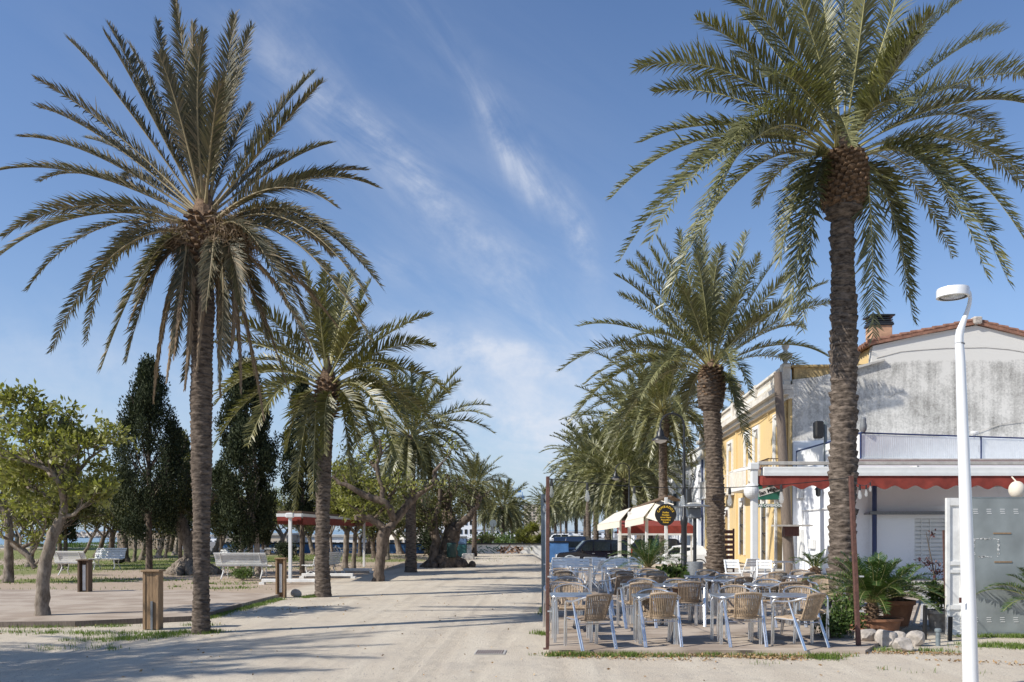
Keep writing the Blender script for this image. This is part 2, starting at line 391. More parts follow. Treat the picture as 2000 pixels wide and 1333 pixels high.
M['yellow_wall'] = stainmat('yellow_wall', (.67, .49, .23), (.54, .41, .24), .42, .66, .7)
M['yellow_old'] = stainmat('yellow_old', (.58, .42, .20), (.16, .13, .08), .42, .6, .9)
M['balustrade'] = stainmat('balustrade', (.66, .62, .55), (.33, .30, .27), .48, .7, 1.2)

# ---------------------------------------------------------------- ground, sea
def axis(a, b, st, far, nfar):
    mid = np.arange(a, b + 1e-6, st); g = np.geomspace(1, far, nfar)
    return np.concatenate([a - g[::-1] * 1.5, mid, b + g * 1.5])
gxs = axis(-85, 60, .8, 3500, 26); gys = np.concatenate([[-400, -100, -40, -15], np.arange(-6, 120, .8), 120 + np.geomspace(2, 6500, 26)])
GX, GY = np.meshgrid(gxs, gys); GZ = gz(GX, GY)
V = np.stack([GX, GY, GZ], -1).reshape(-1, 3); nx, ny = len(gxs), len(gys)
ii = (np.arange(ny - 1)[:, None] * nx + np.arange(nx - 1)[None, :]).ravel()
me = npmesh('ground', V, [np.stack([ii, ii + 1, ii + nx + 1, ii + nx], 1)])
def gattr(name, w):
    a = me.attributes.new(name, 'FLOAT', 'POINT'); a.data.foreach_set('value', np.asarray(w, np.float32).ravel())
sx_ = GX - GY * SD.x / SD.y
# path edge on the park side runs below the left palms
edge = np.interp(GY, [0, 10, 13, 21, 27, 37, 53, 60], [-20, -9, -5.6, -4.9, -4.6, -3.4, -2.4, -2.0])
park = S5((edge - .4 - GX) / 2.0) * S5((GY - 15.5) / 2.5) * S5((61 - GY) / 3)
lawn = np.zeros_like(GX)
for (px, py, wx, wy, a) in ((20, 1160, 2.6, 1.1, 1), (120, 1135, 3.2, 1.4, .9), (60, 1108, 5, 3, .9), (230, 1108, 6, 3.2, 1), (330, 1098, 6, 4, 1),
                            (180, 1085, 10, 9, 1), (520, 1092, 6, 5.5, 1), (620, 1088, 5, 5, .9), (740, 1095, 4.5, 4, .7), (450, 1110, 2.5, 1.6, .6),
                            (690, 1085, 5, 3, .6), (300, 1078, 12, 6, .7), (40, 1118, 4, 3, .8)):
    q = G(px, py); lawn = np.maximum(lawn, a * np.exp(-(((GX - q.x) / wx) ** 2 + ((GY - q.y) / wy) ** 2)))
gattr('park', park); gattr('lawn', lawn)
gattr('road', S5((GY - 61.5) / 2) * S5((GX + 60) / 10) + S5((GY - 43) / 5) * S5((GX - 1.8) / 1.5) * (GY < 61))
gattr('beach', S5((-30 - GX) / 8) * S5((GY - 62) / 10) + S5((-44 - GX) / 6))
m, nt, out = newmat('ground'); tcn = node(nt, 'ShaderNodeTexCoord'); o = tcn.outputs['Object']
def at_(n): return node(nt, 'ShaderNodeAttribute', attribute_name=n).outputs['Fac']
n_big = node(nt, 'ShaderNodeTexNoise', {'Vector': o, 'Scale': .45, 'Detail': 6, 'Roughness': .6}).outputs[0]
n_mid = node(nt, 'ShaderNodeTexNoise', {'Vector': o, 'Scale': 3.0, 'Detail': 8, 'Roughness': .68}).outputs[0]
n_fin = node(nt, 'ShaderNodeTexNoise', {'Vector': o, 'Scale': 45, 'Detail': 6, 'Roughness': .75}).outputs[0]
rv = node(nt, 'ShaderNodeMapping', {0: o, 'Rotation': (0, 0, math.atan2(SD.x, SD.y) + R_(7)), 'Scale': (.9, .14, 1)}).outputs[0]
n_trk = node(nt, 'ShaderNodeTexNoise', {'Vector': rv, 'Scale': 2.2, 'Detail': 5, 'Roughness': .6, 'Distortion': .4}).outputs[0]
dent = node(nt, 'ShaderNodeTexVoronoi', {'Vector': o, 'Scale': 2.4}).outputs['Distance']
sand = mixc(nt, node(nt, 'ShaderNodeMapRange', {0: n_trk, 1: .34, 2: .70}).outputs[0], (.53, .45, .35, 1), (.645, .57, .455, 1))
sand = mixc(nt, mth(nt, 'MULTIPLY', n_big, .45), sand, (.46, .405, .33, 1))
so_ = node(nt, 'ShaderNodeSeparateXYZ', {0: o})
trk = None
for c0, amp_, fr_, ph in ((-1.1, .25, .16, .4), (-2.7, .35, .11, 2.0), (-.2, .2, .2, 3.6)):      # wheel tracks of vans along the promenade
    t_ = mth(nt, 'SUBTRACT', mth(nt, 'SUBTRACT', so_.outputs[0], mth(nt, 'MULTIPLY', so_.outputs[1], SD.x / SD.y)), mth(nt, 'ADD', mth(nt, 'MULTIPLY', mth(nt, 'SINE', mth(nt, 'ADD', mth(nt, 'MULTIPLY', so_.outputs[1], fr_), ph)), amp_), c0))
    e_ = mth(nt, 'ABSOLUTE', mth(nt, 'SUBTRACT', mth(nt, 'ABSOLUTE', t_), .76))
    k_ = node(nt, 'ShaderNodeMapRange', {0: e_, 1: .16, 2: .05}).outputs[0]
    trk = k_ if trk is None else mth(nt, 'MAXIMUM', trk, k_)
trk = mth(nt, 'MULTIPLY', trk, node(nt, 'ShaderNodeMapRange', {0: n_mid, 1: .38, 2: .6}).outputs[0])
sand = mixc(nt, mth(nt, 'MULTIPLY', trk, .38), sand, (.39, .325, .25, 1))
n_pat = node(nt, 'ShaderNodeTexNoise', {'Vector': o, 'Scale': .9, 'Detail': 9, 'Roughness': .72}).outputs[0]
rut = node(nt, 'ShaderNodeTexNoise', {'Vector': node(nt, 'ShaderNodeMapping', {0: o, 'Rotation': (0, 0, math.atan2(SD.x, SD.y) - R_(3)), 'Scale': (3.2, .11, 1)}).outputs[0], 'Scale': 1.8, 'Detail': 4, 'Roughness': .55, 'Distortion': .3}).outputs[0]
sand = mixc(nt, node(nt, 'ShaderNodeMapRange', {0: rut, 1: .52, 2: .66, 4: .26}).outputs[0], sand, (.39, .335, .27, 1))
sand = mixc(nt, node(nt, 'ShaderNodeMapRange', {0: n_pat, 1: .52, 2: .60, 4: .5}).outputs[0], sand, mixc(nt, n_fin, (.26, .22, .175, 1), (.62, .55, .46, 1)))
sand = mixc(nt, node(nt, 'ShaderNodeMapRange', {0: n_fin, 1: .50, 2: .70, 4: .7}).outputs[0], sand, (.27, .23, .19, 1))
sand = mixc(nt, node(nt, 'ShaderNodeMapRange', {0: n_fin, 1: .46, 2: .28, 4: .5}).outputs[0], sand, (.70, .65, .58, 1))
dirt = mixc(nt, n_mid, (.25, .175, .12, 1), (.48, .37, .28, 1))
dirt = mixc(nt, node(nt, 'ShaderNodeMapRange', {0: n_fin, 1: .5, 2: .75, 4: .6}).outputs[0], dirt, (.16, .12, .09, 1))
def rag(a, lo=.35, hi=.6, k=.7):
    s = mth(nt, 'ADD', a, mth(nt, 'MULTIPLY', mth(nt, 'SUBTRACT', n_mid, .5), k))
    return node(nt, 'ShaderNodeMapRange', {0: s, 1: lo, 2: hi}).outputs[0]
c = mixc(nt, mth(nt, 'MULTIPLY', rag(at_('park')), .75), sand, dirt)
lawnc = mixc(nt, n_fin, (.085, .12, .03, 1), (.20, .24, .075, 1)); lawnc = mixc(nt, n_big, lawnc, (.26, .24, .11, 1))
c = mixc(nt, rag(at_('lawn'), .38, .62, 1.5), c, lawnc)
c = mixc(nt, rag(at_('beach')), c, (.62, .56, .47, 1))
c = mixc(nt, at_('road'), c, mixc(nt, n_mid, (.17, .165, .16, 1), (.26, .25, .24, 1)))
p = node(nt, 'ShaderNodeBsdfPrincipled', {'Base Color': c, 'Roughness': .95, 'Specular IOR Level': .15})
h = mth(nt, 'ADD', mth(nt, 'MULTIPLY', n_fin, .5), mth(nt, 'ADD', mth(nt, 'MULTIPLY', n_mid, .7), mth(nt, 'ADD', mth(nt, 'MULTIPLY', n_trk, .2), mth(nt, 'SUBTRACT', mth(nt, 'MULTIPLY', mth(nt, 'MINIMUM', dent, .35), 1.1), mth(nt, 'MULTIPLY', trk, .5)))))
nt.links.new(node(nt, 'ShaderNodeBump', {'Height': h, 'Strength': .55, 'Distance': .05}).outputs[0], p.inputs['Normal'])
nt.links.new(p.outputs[0], out.inputs[0])
tag(link('ground', me, m, None, True), kind='structure')

m, nt, out = newmat('sea'); tcn = node(nt, 'ShaderNodeTexCoord')
v = node(nt, 'ShaderNodeMapping', {0: tcn.outputs['Object'], 'Scale': (.25, 1, 1)}).outputs[0]
n = node(nt, 'ShaderNodeTexNoise', {'Vector': v, 'Scale': .35, 'Detail': 6}).outputs[0]
p = node(nt, 'ShaderNodeBsdfPrincipled', {'Base Color': ramp(nt, n, [(.3, (.07, .16, .26)), (.7, (.14, .25, .34))]), 'Roughness': .22})
nt.links.new(node(nt, 'ShaderNodeBump', {'Height': n, 'Strength': .5, 'Distance': .6}).outputs[0], p.inputs['Normal'])
nt.links.new(p.outputs[0], out.inputs[0])
b = MB(); b.add([(-9000, -300, -1.2), (-45, -300, -1.2), (-45, 130, -1.2), (-9000, 130, -1.2), (-30, 260, -1.2), (1500, 9000, -1.2), (-9000, 9000, -1.2)],
                [(0, 1, 2, 3), (3, 2, 4, 5, 6)])
tag(b.build('sea', m), kind='structure')
# ---------------------------------------------------------------- vegetation builders
rng = np.random.default_rng(7)
random.seed(7)
def bez(p0, p1, p2, p3, n):
    t = np.linspace(0, 1, n)[:, None]
    return (1 - t) ** 3 * p0 + 3 * (1 - t) ** 2 * t * p1 + 3 * (1 - t) * t * t * p2 + t ** 3 * p3
def unit(a): return a / np.maximum(np.linalg.norm(a, axis=-1, keepdims=True), 1e-9)
def frond_mesh(name, p0, tip, rise=.2, droop=.08, npair=60, ll=.42, lw=.028, a0=38, a1=62, vee=(8, 48), petiole=.16, roll=0, rr=.022, limp=.25, fold=0, seg2=True):
    """one pinnate leaf: an arching midrib (tapered tube) and two ranks of pointed leaflets; material slots: 0 leaflet, 1 midrib"""
    p0 = np.array(p0, float); tip = np.array(tip, float); d = tip - p0; L = np.linalg.norm(d)
    up = np.array([0, 0, 1.0])
    c1 = p0 + d * .33 + up * rise * L; c2 = p0 + d * .72 + up * (rise * .9 + droop * .5) * L
    side0 = unit(np.cross(d, up)) * rng.normal(0, .03) * L
    c1 = c1 + side0; c2 = c2 + side0 * 1.4
    n = 18; C = bez(p0, c1, c2, tip, n)
    T = unit(np.gradient(C, axis=0))
    ref = unit(np.cross(d / L, up)) if abs(d[2] / L) < .97 else np.array([1.0, 0, 0])
    Sd = unit(ref - T * (T @ ref)[:, None]); N = unit(np.cross(Sd, T))
    cr, sr = math.cos(roll), math.sin(roll); Sd, N = Sd * cr + N * sr, N * cr - Sd * sr
    tt = petiole + (1 - petiole) * (np.arange(npair * 2) + .5) / (npair * 2)
    tt = np.clip(tt + rng.normal(0, .002, len(tt)), 0, .999)
    sgn = np.where(np.arange(len(tt)) % 2 == 0, 1.0, -1.0)
    x = tt * (n - 1); i = np.minimum(x.astype(int), n - 2); f = (x - i)[:, None]
    def lerp(A): return A[i] * (1 - f) + A[i + 1] * f
    P, t_, s_, n_ = lerp(C), unit(lerp(T)), unit(lerp(Sd)), unit(lerp(N))
    u = (tt - petiole) / (1 - petiole)
    prof = np.minimum(1, .35 + u * 3.2) * (1 - .62 * np.clip((u - .5) / .5, 0, 1) ** 1.6)
    m = len(tt)
    le = ll * prof * rng.uniform(.78, 1.14, m) * np.where(rng.uniform(0, 1, m) < .05, .25, 1)
    A = np.radians(a0 + (a1 - a0) * (1 - u) + rng.normal(0, 9, m) + 8 * np.sin(u * rng.uniform(6, 14) + rng.uniform(0, 6))); A = A * (1 - fold)
    Vv = np.radians(rng.uniform(vee[0], vee[1], m))
    D = unit(np.sin(A)[:, None] * (s_ * (sgn * np.cos(Vv))[:, None] + n_ * np.sin(Vv)[:, None]) + np.cos(A)[:, None] * t_)
    D2 = unit(D + np.array([0, 0, -1.0]) * (limp * rng.uniform(.5, 1.5, m))[:, None])
    W = unit(np.cross(D, n_ * np.cos(Vv)[:, None] - s_ * (sgn * np.sin(Vv))[:, None]))
    w = (lw * (.65 + .35 * prof))[:, None]
    b0 = P; q = P + D * (le * .5)[:, None]; e = q + D2 * (le * .5)[:, None]
    if seg2:
        V = np.stack([b0 - W * w * .35, b0 + W * w * .35, q + W * w * .5, q - W * w * .5, e], 1).reshape(-1, 3)
        k = np.arange(m)[:, None] * 5
        Q = k + np.array([[0, 1, 2, 3]]); Tr = k + np.array([[3, 2, 4]])
    else:
        V = np.stack([b0 - W * w * .5, b0 + W * w * .5, e], 1).reshape(-1, 3)
        k = np.arange(m)[:, None] * 3; Q = np.zeros((0, 4), int); Tr = k + np.array([[0, 1, 2]])
    # midrib
    rv, rf = [], []; ns = 5; base = len(V)
    rad = np.interp(np.linspace(0, 1, n), [0, .12, .5, 1], [rr * 1.7, rr, rr * .55, .003])
    for j in range(ns):
        an = 2 * math.pi * j / ns
        rv.append(C + Sd * (np.cos(an) * rad)[:, None] + N * (np.sin(an) * rad * .7)[:, None])
    RV = np.stack(rv, 1).reshape(-1, 3)
    for a in range(n - 1):
        for j in range(ns):
            j2 = (j + 1) % ns; rf.append((base + a * ns + j, base + a * ns + j2, base + (a + 1) * ns + j2, base + (a + 1) * ns + j))
    V = np.concatenate([V, RV]); rf = np.array(rf)
    return V, Q, Tr, rf
def frond_obj(name, arrs, mats, parent):
    """arrs: list of frond arrays merged in one mesh"""
    Vs, Qs, Ts, Rs, off = [], [], [], [], 0
    for V, Q, Tr, rf in arrs:
        Vs.append(V); Qs.append(Q + off); Ts.append(Tr + off); Rs.append(rf + off); off += len(V)
    Q, T, Rf = np.concatenate(Qs), np.concatenate(Ts), np.concatenate(Rs)
    me = npmesh(name, np.concatenate(Vs), [Q, T, Rf])
    mi = np.zeros(len(me.polygons), np.int32); mi[len(Q) + len(T):] = 1
    o = link(name, me, mats, parent); 
    if len(mi) == len(me.polygons): me.polygons.foreach_set('material_index', mi)
    return o

def trunk_mesh(name, prof, mt, parent, rows=.11, cols=13, amp=.028, n=52, dz=.022, sharp=.6):
    """palm stem: (x, y, z, r) stations; overlapping leaf scars as relief"""
    prof = np.array(prof, float); z0, z1 = prof[0, 2], prof[-1, 2]
    zs = np.arange(z0, z1, dz); zs = np.append(zs, z1)
    X = np.interp(zs, prof[:, 2], prof[:, 0]); Y = np.interp(zs, prof[:, 2], prof[:, 1]); Rr = np.interp(zs, prof[:, 2], prof[:, 3])
    th = np.arange(n) / n * 2 * math.pi
    Z, TH = np.meshgrid(zs, th, indexing='ij')
    rw = Z / rows + .12 * np.sin(TH * 3 + Z * 2) + TH / (2 * math.pi)
    row = np.floor(rw); fr = rw - row
    cc = TH / (2 * math.pi) * cols + (row % 2) * .5 + np.sin(row * 12.9898) * .18
    lat = np.abs(np.sin(cc * math.pi))
    h = (fr ** sharp) * (.35 + .65 * lat ** .6) + .18 * np.sin(row * 78.2 + np.floor(cc) * 37.7)
    h = h * (1 + .45 * np.sin(row * 41.7 + np.floor(cc) * 17.3))
    h = np.where(fr > .9, h * (1 - (fr - .9) * 8), h)
    jit = rng.normal(0, .1, Z.shape)
    ampz = amp * Rr[:, None] / .27
    bul = 1 + .035 * np.sin(Z * 2.3 + 1.3) + .03 * np.sin(Z * 5.1 + TH * 2) + .02 * np.sin(Z * 11 + TH * 3)
    Rd = Rr[:, None] * bul + ampz * (h - .4 + jit * .25)
    V = np.stack([X[:, None] + Rd * np.cos(TH), Y[:, None] + Rd * np.sin(TH), Z + 0 * TH], -1).reshape(-1, 3)
    a = np.arange(len(zs) - 1)[:, None] * n + np.arange(n)[None, :]; a2 = np.arange(len(zs) - 1)[:, None] * n + (np.arange(n)[None, :] + 1) % n
    Fq = np.stack([a, a2, a2 + n, a + n], -1).reshape(-1, 4)
    me = npmesh(name, V, [Fq]); return link(name, me, mt, parent)
def boots(mb, c, r0, z0, z1, n, prof=None, size=.09, out=.06, up=.7):
    """cut leaf bases: stubby wedges in a spiral"""
    for i in range(n):
        t = i / n; z = z0 + (z1 - z0) * t; a = i * 2.39996
        r = (np.interp(t, *prof) if prof else r0)
        dr = Vector((math.cos(a), math.sin(a), 0)); sd = Vector((-dr.y, dr.x, 0)); u = Vector((0, 0, 1))
        b = Vector((c[0], c[1], c[2] + z)) + dr * r
        s = size * random.uniform(.8, 1.2); tipv = b + dr * out * random.uniform(.7, 1.3) + u * s * up
        vs = [b - sd * s - u * s * .45 - dr * .05, b + sd * s - u * s * .45 - dr * .05, b + sd * s * .8 + u * s * .6 - dr * .05, b - sd * s * .8 + u * s * .6 - dr * .05,
              tipv - sd * s * .55 - u * s * .5, tipv + sd * s * .55 - u * s * .5, tipv + sd * s * .5, tipv - sd * s * .5]
        mb.add(vs, [(0, 1, 5, 4), (1, 2, 6, 5), (2, 3, 7, 6), (3, 0, 4, 7), (4, 5, 6, 7)])

def palm_tips(cpx, cpy, Y, Rm, tips, seed=0):
    """3-D tips from where the fronds end in view: depth chosen so each frond has its full length"""
    rg = np.random.default_rng(seed); out = []
    c = at(cpx, cpy, Y)
    for t in tips:
        k = t[2] if len(t) > 2 else 0
        p = at(t[0], t[1], Y); dx, dz = p.x - c.x, p.z - c.z; d = math.hypot(dx, dz)
        L = Rm * rg.uniform(.93, 1.03); dep = math.sqrt(max(0, L * L - d * d)) * ((.8 if dx * dx > .2 * L * L else .22) if dz < -.25 * L else .7 if dz < 0 else .55)
        s = k if k in (-1, 1) else (-1 if rg.random() < .5 else 1)
        dep *= s
        q = at(t[0], t[1], Y + dep)
        out.append(q)
    return c, out
def make_palm(label, base, cpx, cpy, Y, Rm, tips, tprof, mats, tmat, seed=0, npair=60, ll=.42, lw=.028, group='palms lining the promenade', collar=None,
              riseh=.16, fold0=0, risek=1, rib='rachis', **kw):
    """a date palm whose every frond is a sub-part of its crown"""
    root = empty('palm_tree', base, 0, label, 'palm tree', group); B = Vector(base)
    c, tp = palm_tips(cpx, cpy, Y, Rm, tips, seed)
    cl_ = c - B
    pr = []
    for px, py, hw in tprof:
        p = at(px, py, Y) - B; pr.append((p.x, 0, p.z, hw * Y / F))
    pr[0] = (pr[0][0], 0, -.05, pr[0][3])
    trunk_mesh('trunk', pr, tmat, root, **kw)
    rg = random.Random(seed)
    core = MB()
    if collar:
        zt, zb, rws, sz = collar      # heights of the pineapple-like collar of cut leaf bases
        boots(core, (cl_.x, 0, cl_.z), 0, zb, zt, rws, prof=([0, .12, .45, .8, 1], [.28, .42, .46, .42, .31]) if sz > .09 else ([0, .3, .8, 1], [.2, .28, .3, .2]), size=sz, out=.07)
    core.lathe([(.10, -.5), (.24, -.3), (.26, 0), (.18, .3), (.07, .6), (.02, .8)], 14, (cl_.x, 0, cl_.z - .05))
    cr = core.build('crown', M['palm_boot'], root)
    for i, q in enumerate(tp):
        d = q - c; L = d.length; el = d.z / L
        hor = Vector((d.x, d.y, 0)); hor = hor.normalized() if hor.length > .01 else Vector((1, 0, 0))
        if el < -.3: hor = Vector((hor.x * 1.5 + (.4 if d.x > 0 else -.4), hor.y * .5, 0)).normalized()
        rise = risek * np.interp(el, [-1, -.6, -.2, .2, .6, 1], [.38, .36, .26, riseh, .07, .0])
        p0 = cl_ + hor * np.interp(el, [-1, 0, 1], [.30, .22, .08]) * (1 if Rm > 4 else .75) + Vector((0, 0, np.interp(el, [-1, 0, 1], [-.22, 0, .32])))
        isd = tips[i][2] == 9 if len(tips[i]) > 2 else False
        A = frond_mesh('frond', p0, q - B, rise if not isd else .16, npair=npair, ll=ll * (.5 if isd else rg.uniform(.88, 1.08)), lw=lw, roll=rg.uniform(-.5, .5),
                       rr=.024, limp=.9 if isd else .22, fold=.55 if isd else fold0)
        frond_obj('frond', [A], [M['frond_dead'] if isd else mats[i % len(mats)], M['rachis_dead'] if isd else M[rib]], cr)
    return root
def proc_crown(c, Rm, nf, npair, ll, lw, seed, lo=-55, hi=86, seg2=False, skirt=0):
    """crown arrays: spiral of fronds from upright to hanging"""
    rg = random.Random(seed); arrs = []
    for i in range(nf):
        t = (i + .5) / nf; az = i * 2.39996 + rg.uniform(-.25, .25); el = R_(hi + (lo - hi) * t ** .8 + rg.uniform(-7, 7))
        L = Rm * rg.uniform(.85, 1.08) * (.82 if t < .12 else 1)
        h = Vector((math.cos(az), math.sin(az), 0)); d = h * math.cos(el) * L + Vector((0, 0, math.sin(el) * L))
        if el < -.5: d = d * .86
        rise = np.interp(math.sin(el), [-1, -.6, -.2, .2, .6, 1], [.42, .38, .28, .17, .08, .0])
        p0 = Vector(c) + h * .16 + Vector((0, 0, .3 * math.sin(el)))
        arrs.append(frond_mesh('f', p0, Vector(c) + d, rise, npair=npair, ll=ll * rg.uniform(.85, 1.1), lw=lw, roll=rg.uniform(-.5, .5), rr=.024, seg2=seg2))
    for i in range(skirt):
        az = rg.uniform(0, 6.28); h = Vector((math.cos(az), math.sin(az), 0)); L = Rm * rg.uniform(.5, .7)
        arrs.append(frond_mesh('f', Vector(c) + h * .2 - Vector((0, 0, .3)), Vector(c) + h * L * .45 - Vector((0, 0, L)), .3, npair=npair, ll=ll, lw=lw, rr=.02, seg2=seg2))
    return arrs
def palm_proto(H, Rm, seed, mt, nf=46, npair=34, ll=.46, lw=.05, r=.24, tm='palm_trunk', skirt=6, lo=-55):
    root = empty('palm_tree')
    lean = random.Random(seed).uniform(-.15, .15)
    trunk_mesh('trunk', [(0, 0, -.3, r * 1.25), (lean * .4, 0, .6, r * 1.02), (lean, 0, H * .6, r * .9), (lean, 0, H - 1.1, r * .92), (lean, 0, H - .9, r * 1.25), (lean, 0, H - .3, r * 1.35), (lean, 0, H, r * .9)],
               M[tm], root, n=26, dz=.045, rows=.14, cols=9, amp=.03)
    frond_obj('crown', proc_crown((lean, 0, H), Rm, nf, npair, ll, lw, seed, skirt=skirt, lo=lo), [M[mt], M['rachis']], root)
    return root
def cycad(name_label, loc, nf, L, ll, seed, mt='cycad', trunk_h=.35, trunk_r=.11, group=None, npair=46, dead=0, lo=-8, hi=78):
    root = empty('cycad', loc, 0, name_label, 'cycad', group)
    b = MB(); b.lathe([(trunk_r * .9, 0), (trunk_r, trunk_h * .5), (trunk_r * .85, trunk_h), (trunk_r * .3, trunk_h + .06)], 12)
    boots(b, (0, 0, 0), trunk_r * .95, 0.02, trunk_h, int(40 * trunk_h / .3), size=.03, out=.04)
    b.build('trunk', M['palm_boot'], root)
    rg = random.Random(seed); A1, A2 = [], []
    for i in range(nf):
        t = (i + .5) / nf; az = i * 2.39996; el = R_(hi + (lo - hi) * t + rg.uniform(-6, 6)); l = L * rg.uniform(.85, 1.08)
        h = Vector((math.cos(az), math.sin(az), 0)); c = Vector((0, 0, trunk_h))
        d = h * math.cos(el) * l + Vector((0, 0, math.sin(el) * l * .72))
        ar = frond_mesh('f', c + h * .03, c + d, np.interp(el, [-.2, .8, 1.4], [.24, .2, .1]), npair=npair, ll=ll, lw=.013, a0=50, a1=75, vee=(5, 30), petiole=.1, rr=.008, limp=.12)
        (A2 if i >= nf - dead else A1).append(ar)
    frond_obj('foliage', A1, [M[mt], M['rachis']], root)
    if A2: frond_obj('dry_fronds', A2, [M['frond_dead'], M['rachis_dead']], root)
    return root

def leaf_quads(P, D, size, wid, rg, name='foliage'):
    """P leaf roots, D leaf directions -> diamond leaves"""
    n = len(P); s = size * rg.uniform(.7, 1.25, n)[:, None]
    r = unit(rg.normal(0, 1, (n, 3))); W = unit(np.cross(D, r)); N = np.cross(W, D)
    mid = P + D * s * .5 + N * s * .06; tip = P + D * s
    V = np.stack([P, mid + W * s * wid, tip, mid - W * s * wid], 1).reshape(-1, 3)
    Fq = np.arange(n)[:, None] * 4 + np.array([[0, 1, 2, 3]])
    return V, Fq
def rosettes(tips, rg, per=9, size=.13, wid=.2, spread=.05):
    """whorls of leaves at twig ends"""
    T = np.array([t[0] for t in tips]); Dn = np.array([t[1] for t in tips]); n = len(T)
    P = np.repeat(T, per, 0) + rg.normal(0, spread, (n * per, 3)); D0 = np.repeat(Dn, per, 0)
    D = unit(rg.normal(0, 1, (n * per, 3)) * .85 + D0 * .55 + np.array([0, 0, .12]))
    return leaf_quads(P, D, size, wid, rg)
def grow(mb, tips, p, d, L, r, depth, rg, wob=.35, up=.15, leafy=0, kids=(2, 3), sp=.75):
    n = 5; pts = [p]; q = p.copy(); dd = d.copy()
    for i in range(n):
        dd = (dd + Vector((rg.gauss(0, wob * .35), rg.gauss(0, wob * .35), rg.gauss(0, wob * .25) + up * .2))).normalized()
        q = q + dd * (L / n); pts.append(q.copy())
    rad = [r * (1 - .4 * i / n) for i in range(n + 1)]
    mb.tube(pts, rad, 7 if r > .04 else 4, cap=depth == 0)
    if depth <= leafy: tips += [(tuple(pts[-1]), tuple(dd)), (tuple(pts[3]), tuple(dd))]
    if depth == 0: return
    for k in range(rg.randint(*kids)):
        a = rg.uniform(0, 6.28); o = Vector((math.cos(a), math.sin(a), rg.uniform(-.2, .5)))
        nd = (dd * (1 - sp * .4) + o * sp).normalized()
        grow(mb, tips, pts[rg.choice((3, 4, 5))], nd, L * rg.uniform(.6, .85), r * .56, depth - 1, rg, wob, up, leafy, kids, sp)
def limb(mb, tips, pts, rg, twig=4, depth=2, L=.5, leafy=1, sp=.8, every=1, up=.2):
    """a hand-placed limb: pts = [(Vector, radius)...], with twigs growing off it"""
    P = [p for p, _ in pts]; Rr = [r for _, r in pts]
    Q, RQ = [], []
    for i in range(len(P) - 1):
        for k in range(4):
            t = k / 4; Q.append(P[i].lerp(P[i + 1], t) + Vector((rg.gauss(0, 1), rg.gauss(0, 1), rg.gauss(0, 1))) * Rr[i] * .06); RQ.append(Rr[i] * (1 - t) + Rr[i + 1] * t)
    Q.append(P[-1]); RQ.append(Rr[-1])
    RQ = [r * (1 + rg.uniform(-.05, .06)) for r in RQ]
    mb.tube(Q, RQ, 14)
    for k in range(twig):
        i = rg.randint(len(Q) // 3, len(Q) - 1); a = rg.uniform(0, 6.28)
        d = Vector((math.cos(a), math.sin(a), rg.uniform(.1, 1.1))).normalized()
        grow(mb, tips, Q[i], d, L * rg.uniform(.7, 1.3), min(RQ[i] * .5, .05), depth, rg, up=up, leafy=leafy, sp=sp)
def tree_px(label, base_px, Y, limbs, seed, lf='leaf', bark='bark', per=9, size=.13, cat='tree', group=None, twig=5, depth=2, L=.5, sp=.8, roots=None, name='gnarled_tree', base_z=None, crown=None, wid=.2, spread=.05, thin=0):
    """limbs: lists of (px, py, half width px, extra depth m)"""
    b = at(*base_px, Y); b.z = gzf(b.x, b.y) if base_z is None else base_z
    root = empty(name, b, 0, label, cat, group); rg = random.Random(seed); mb = MB(); tips = []
    for k, lb in enumerate(limbs):
        pts = [(at(x, y, Y + (dd if dd else 0)) - b, hw * Y / F) for x, y, hw, dd in lb]
        if k == 0: pts[0] = (Vector((pts[0][0].x, pts[0][0].y, -.06)), pts[0][1])
        limb(mb, tips, pts, rg, 0 if (k == 0 and len(limbs) > 1) else twig, depth, L, sp=sp)
    if roots:
        for k in range(roots[0]):
            a = 6.283 * k / roots[0] + rg.uniform(-.2, .2); r1 = roots[1] * rg.uniform(.6, 1.15); h = roots[2]
            d = Vector((math.cos(a), math.sin(a) * .8, 0)); w = roots[1] * .16
            pts = [d * .1 + Vector((0, 0, h)), d * r1 * .35 + Vector((0, 0, h * .62)), d * r1 * .7 + Vector((rg.gauss(0, .06), rg.gauss(0, .06), h * .26)), d * r1 + Vector((rg.gauss(0, .1), 0, -.02))]
            mb.tube(pts, [w * 1.3, w * 1.35, w * 1.1, w * .5], 9)
            for q in range(3):
                pp = pts[rg.randint(1, 2)] + Vector((rg.gauss(0, .12), rg.gauss(0, .12), 0)); mb.lathe([(w * .1, w * .9), (w * .7, w * .6), (w, 0), (w * .8, -w)], 8, pp + Vector((0, 0, -.02)))
    mb.build('trunk', M[bark], root, True)
    nr = np.random.default_rng(seed)
    if crown:
        for (cx, cy, rx, rz, n) in crown:
            c = at(cx, cy, Y) - b; s = Y / F
            cl_ = []
            for i in range(max(4, n // 13)):
                v = Vector((rg.gauss(0, 1), rg.gauss(0, 1), rg.gauss(0, 1))); cl_.append((v.normalized() * (rg.uniform(.25, 1.12)), rg.uniform(.10, .26)))
            for i in range(n):
                v0, sg = rg.choice(cl_); v = v0 + Vector((rg.gauss(0, sg), rg.gauss(0, sg), rg.gauss(0, sg * .8)))
                tips.append(((c.x + v.x * rx * s, c.y + v.y * rx * s * .8, c.z + v.z * rz * s), (v.x, v.y, v.z * .5 + .3)))
    if thin: tips = [t for t in tips if rg.random() > thin]
    if tips:
        Vv, Fq = rosettes(tips, nr, per, size, wid, spread); me = npmesh('foliage', Vv, [Fq]); link('foliage', me, M[lf], root)
    return root
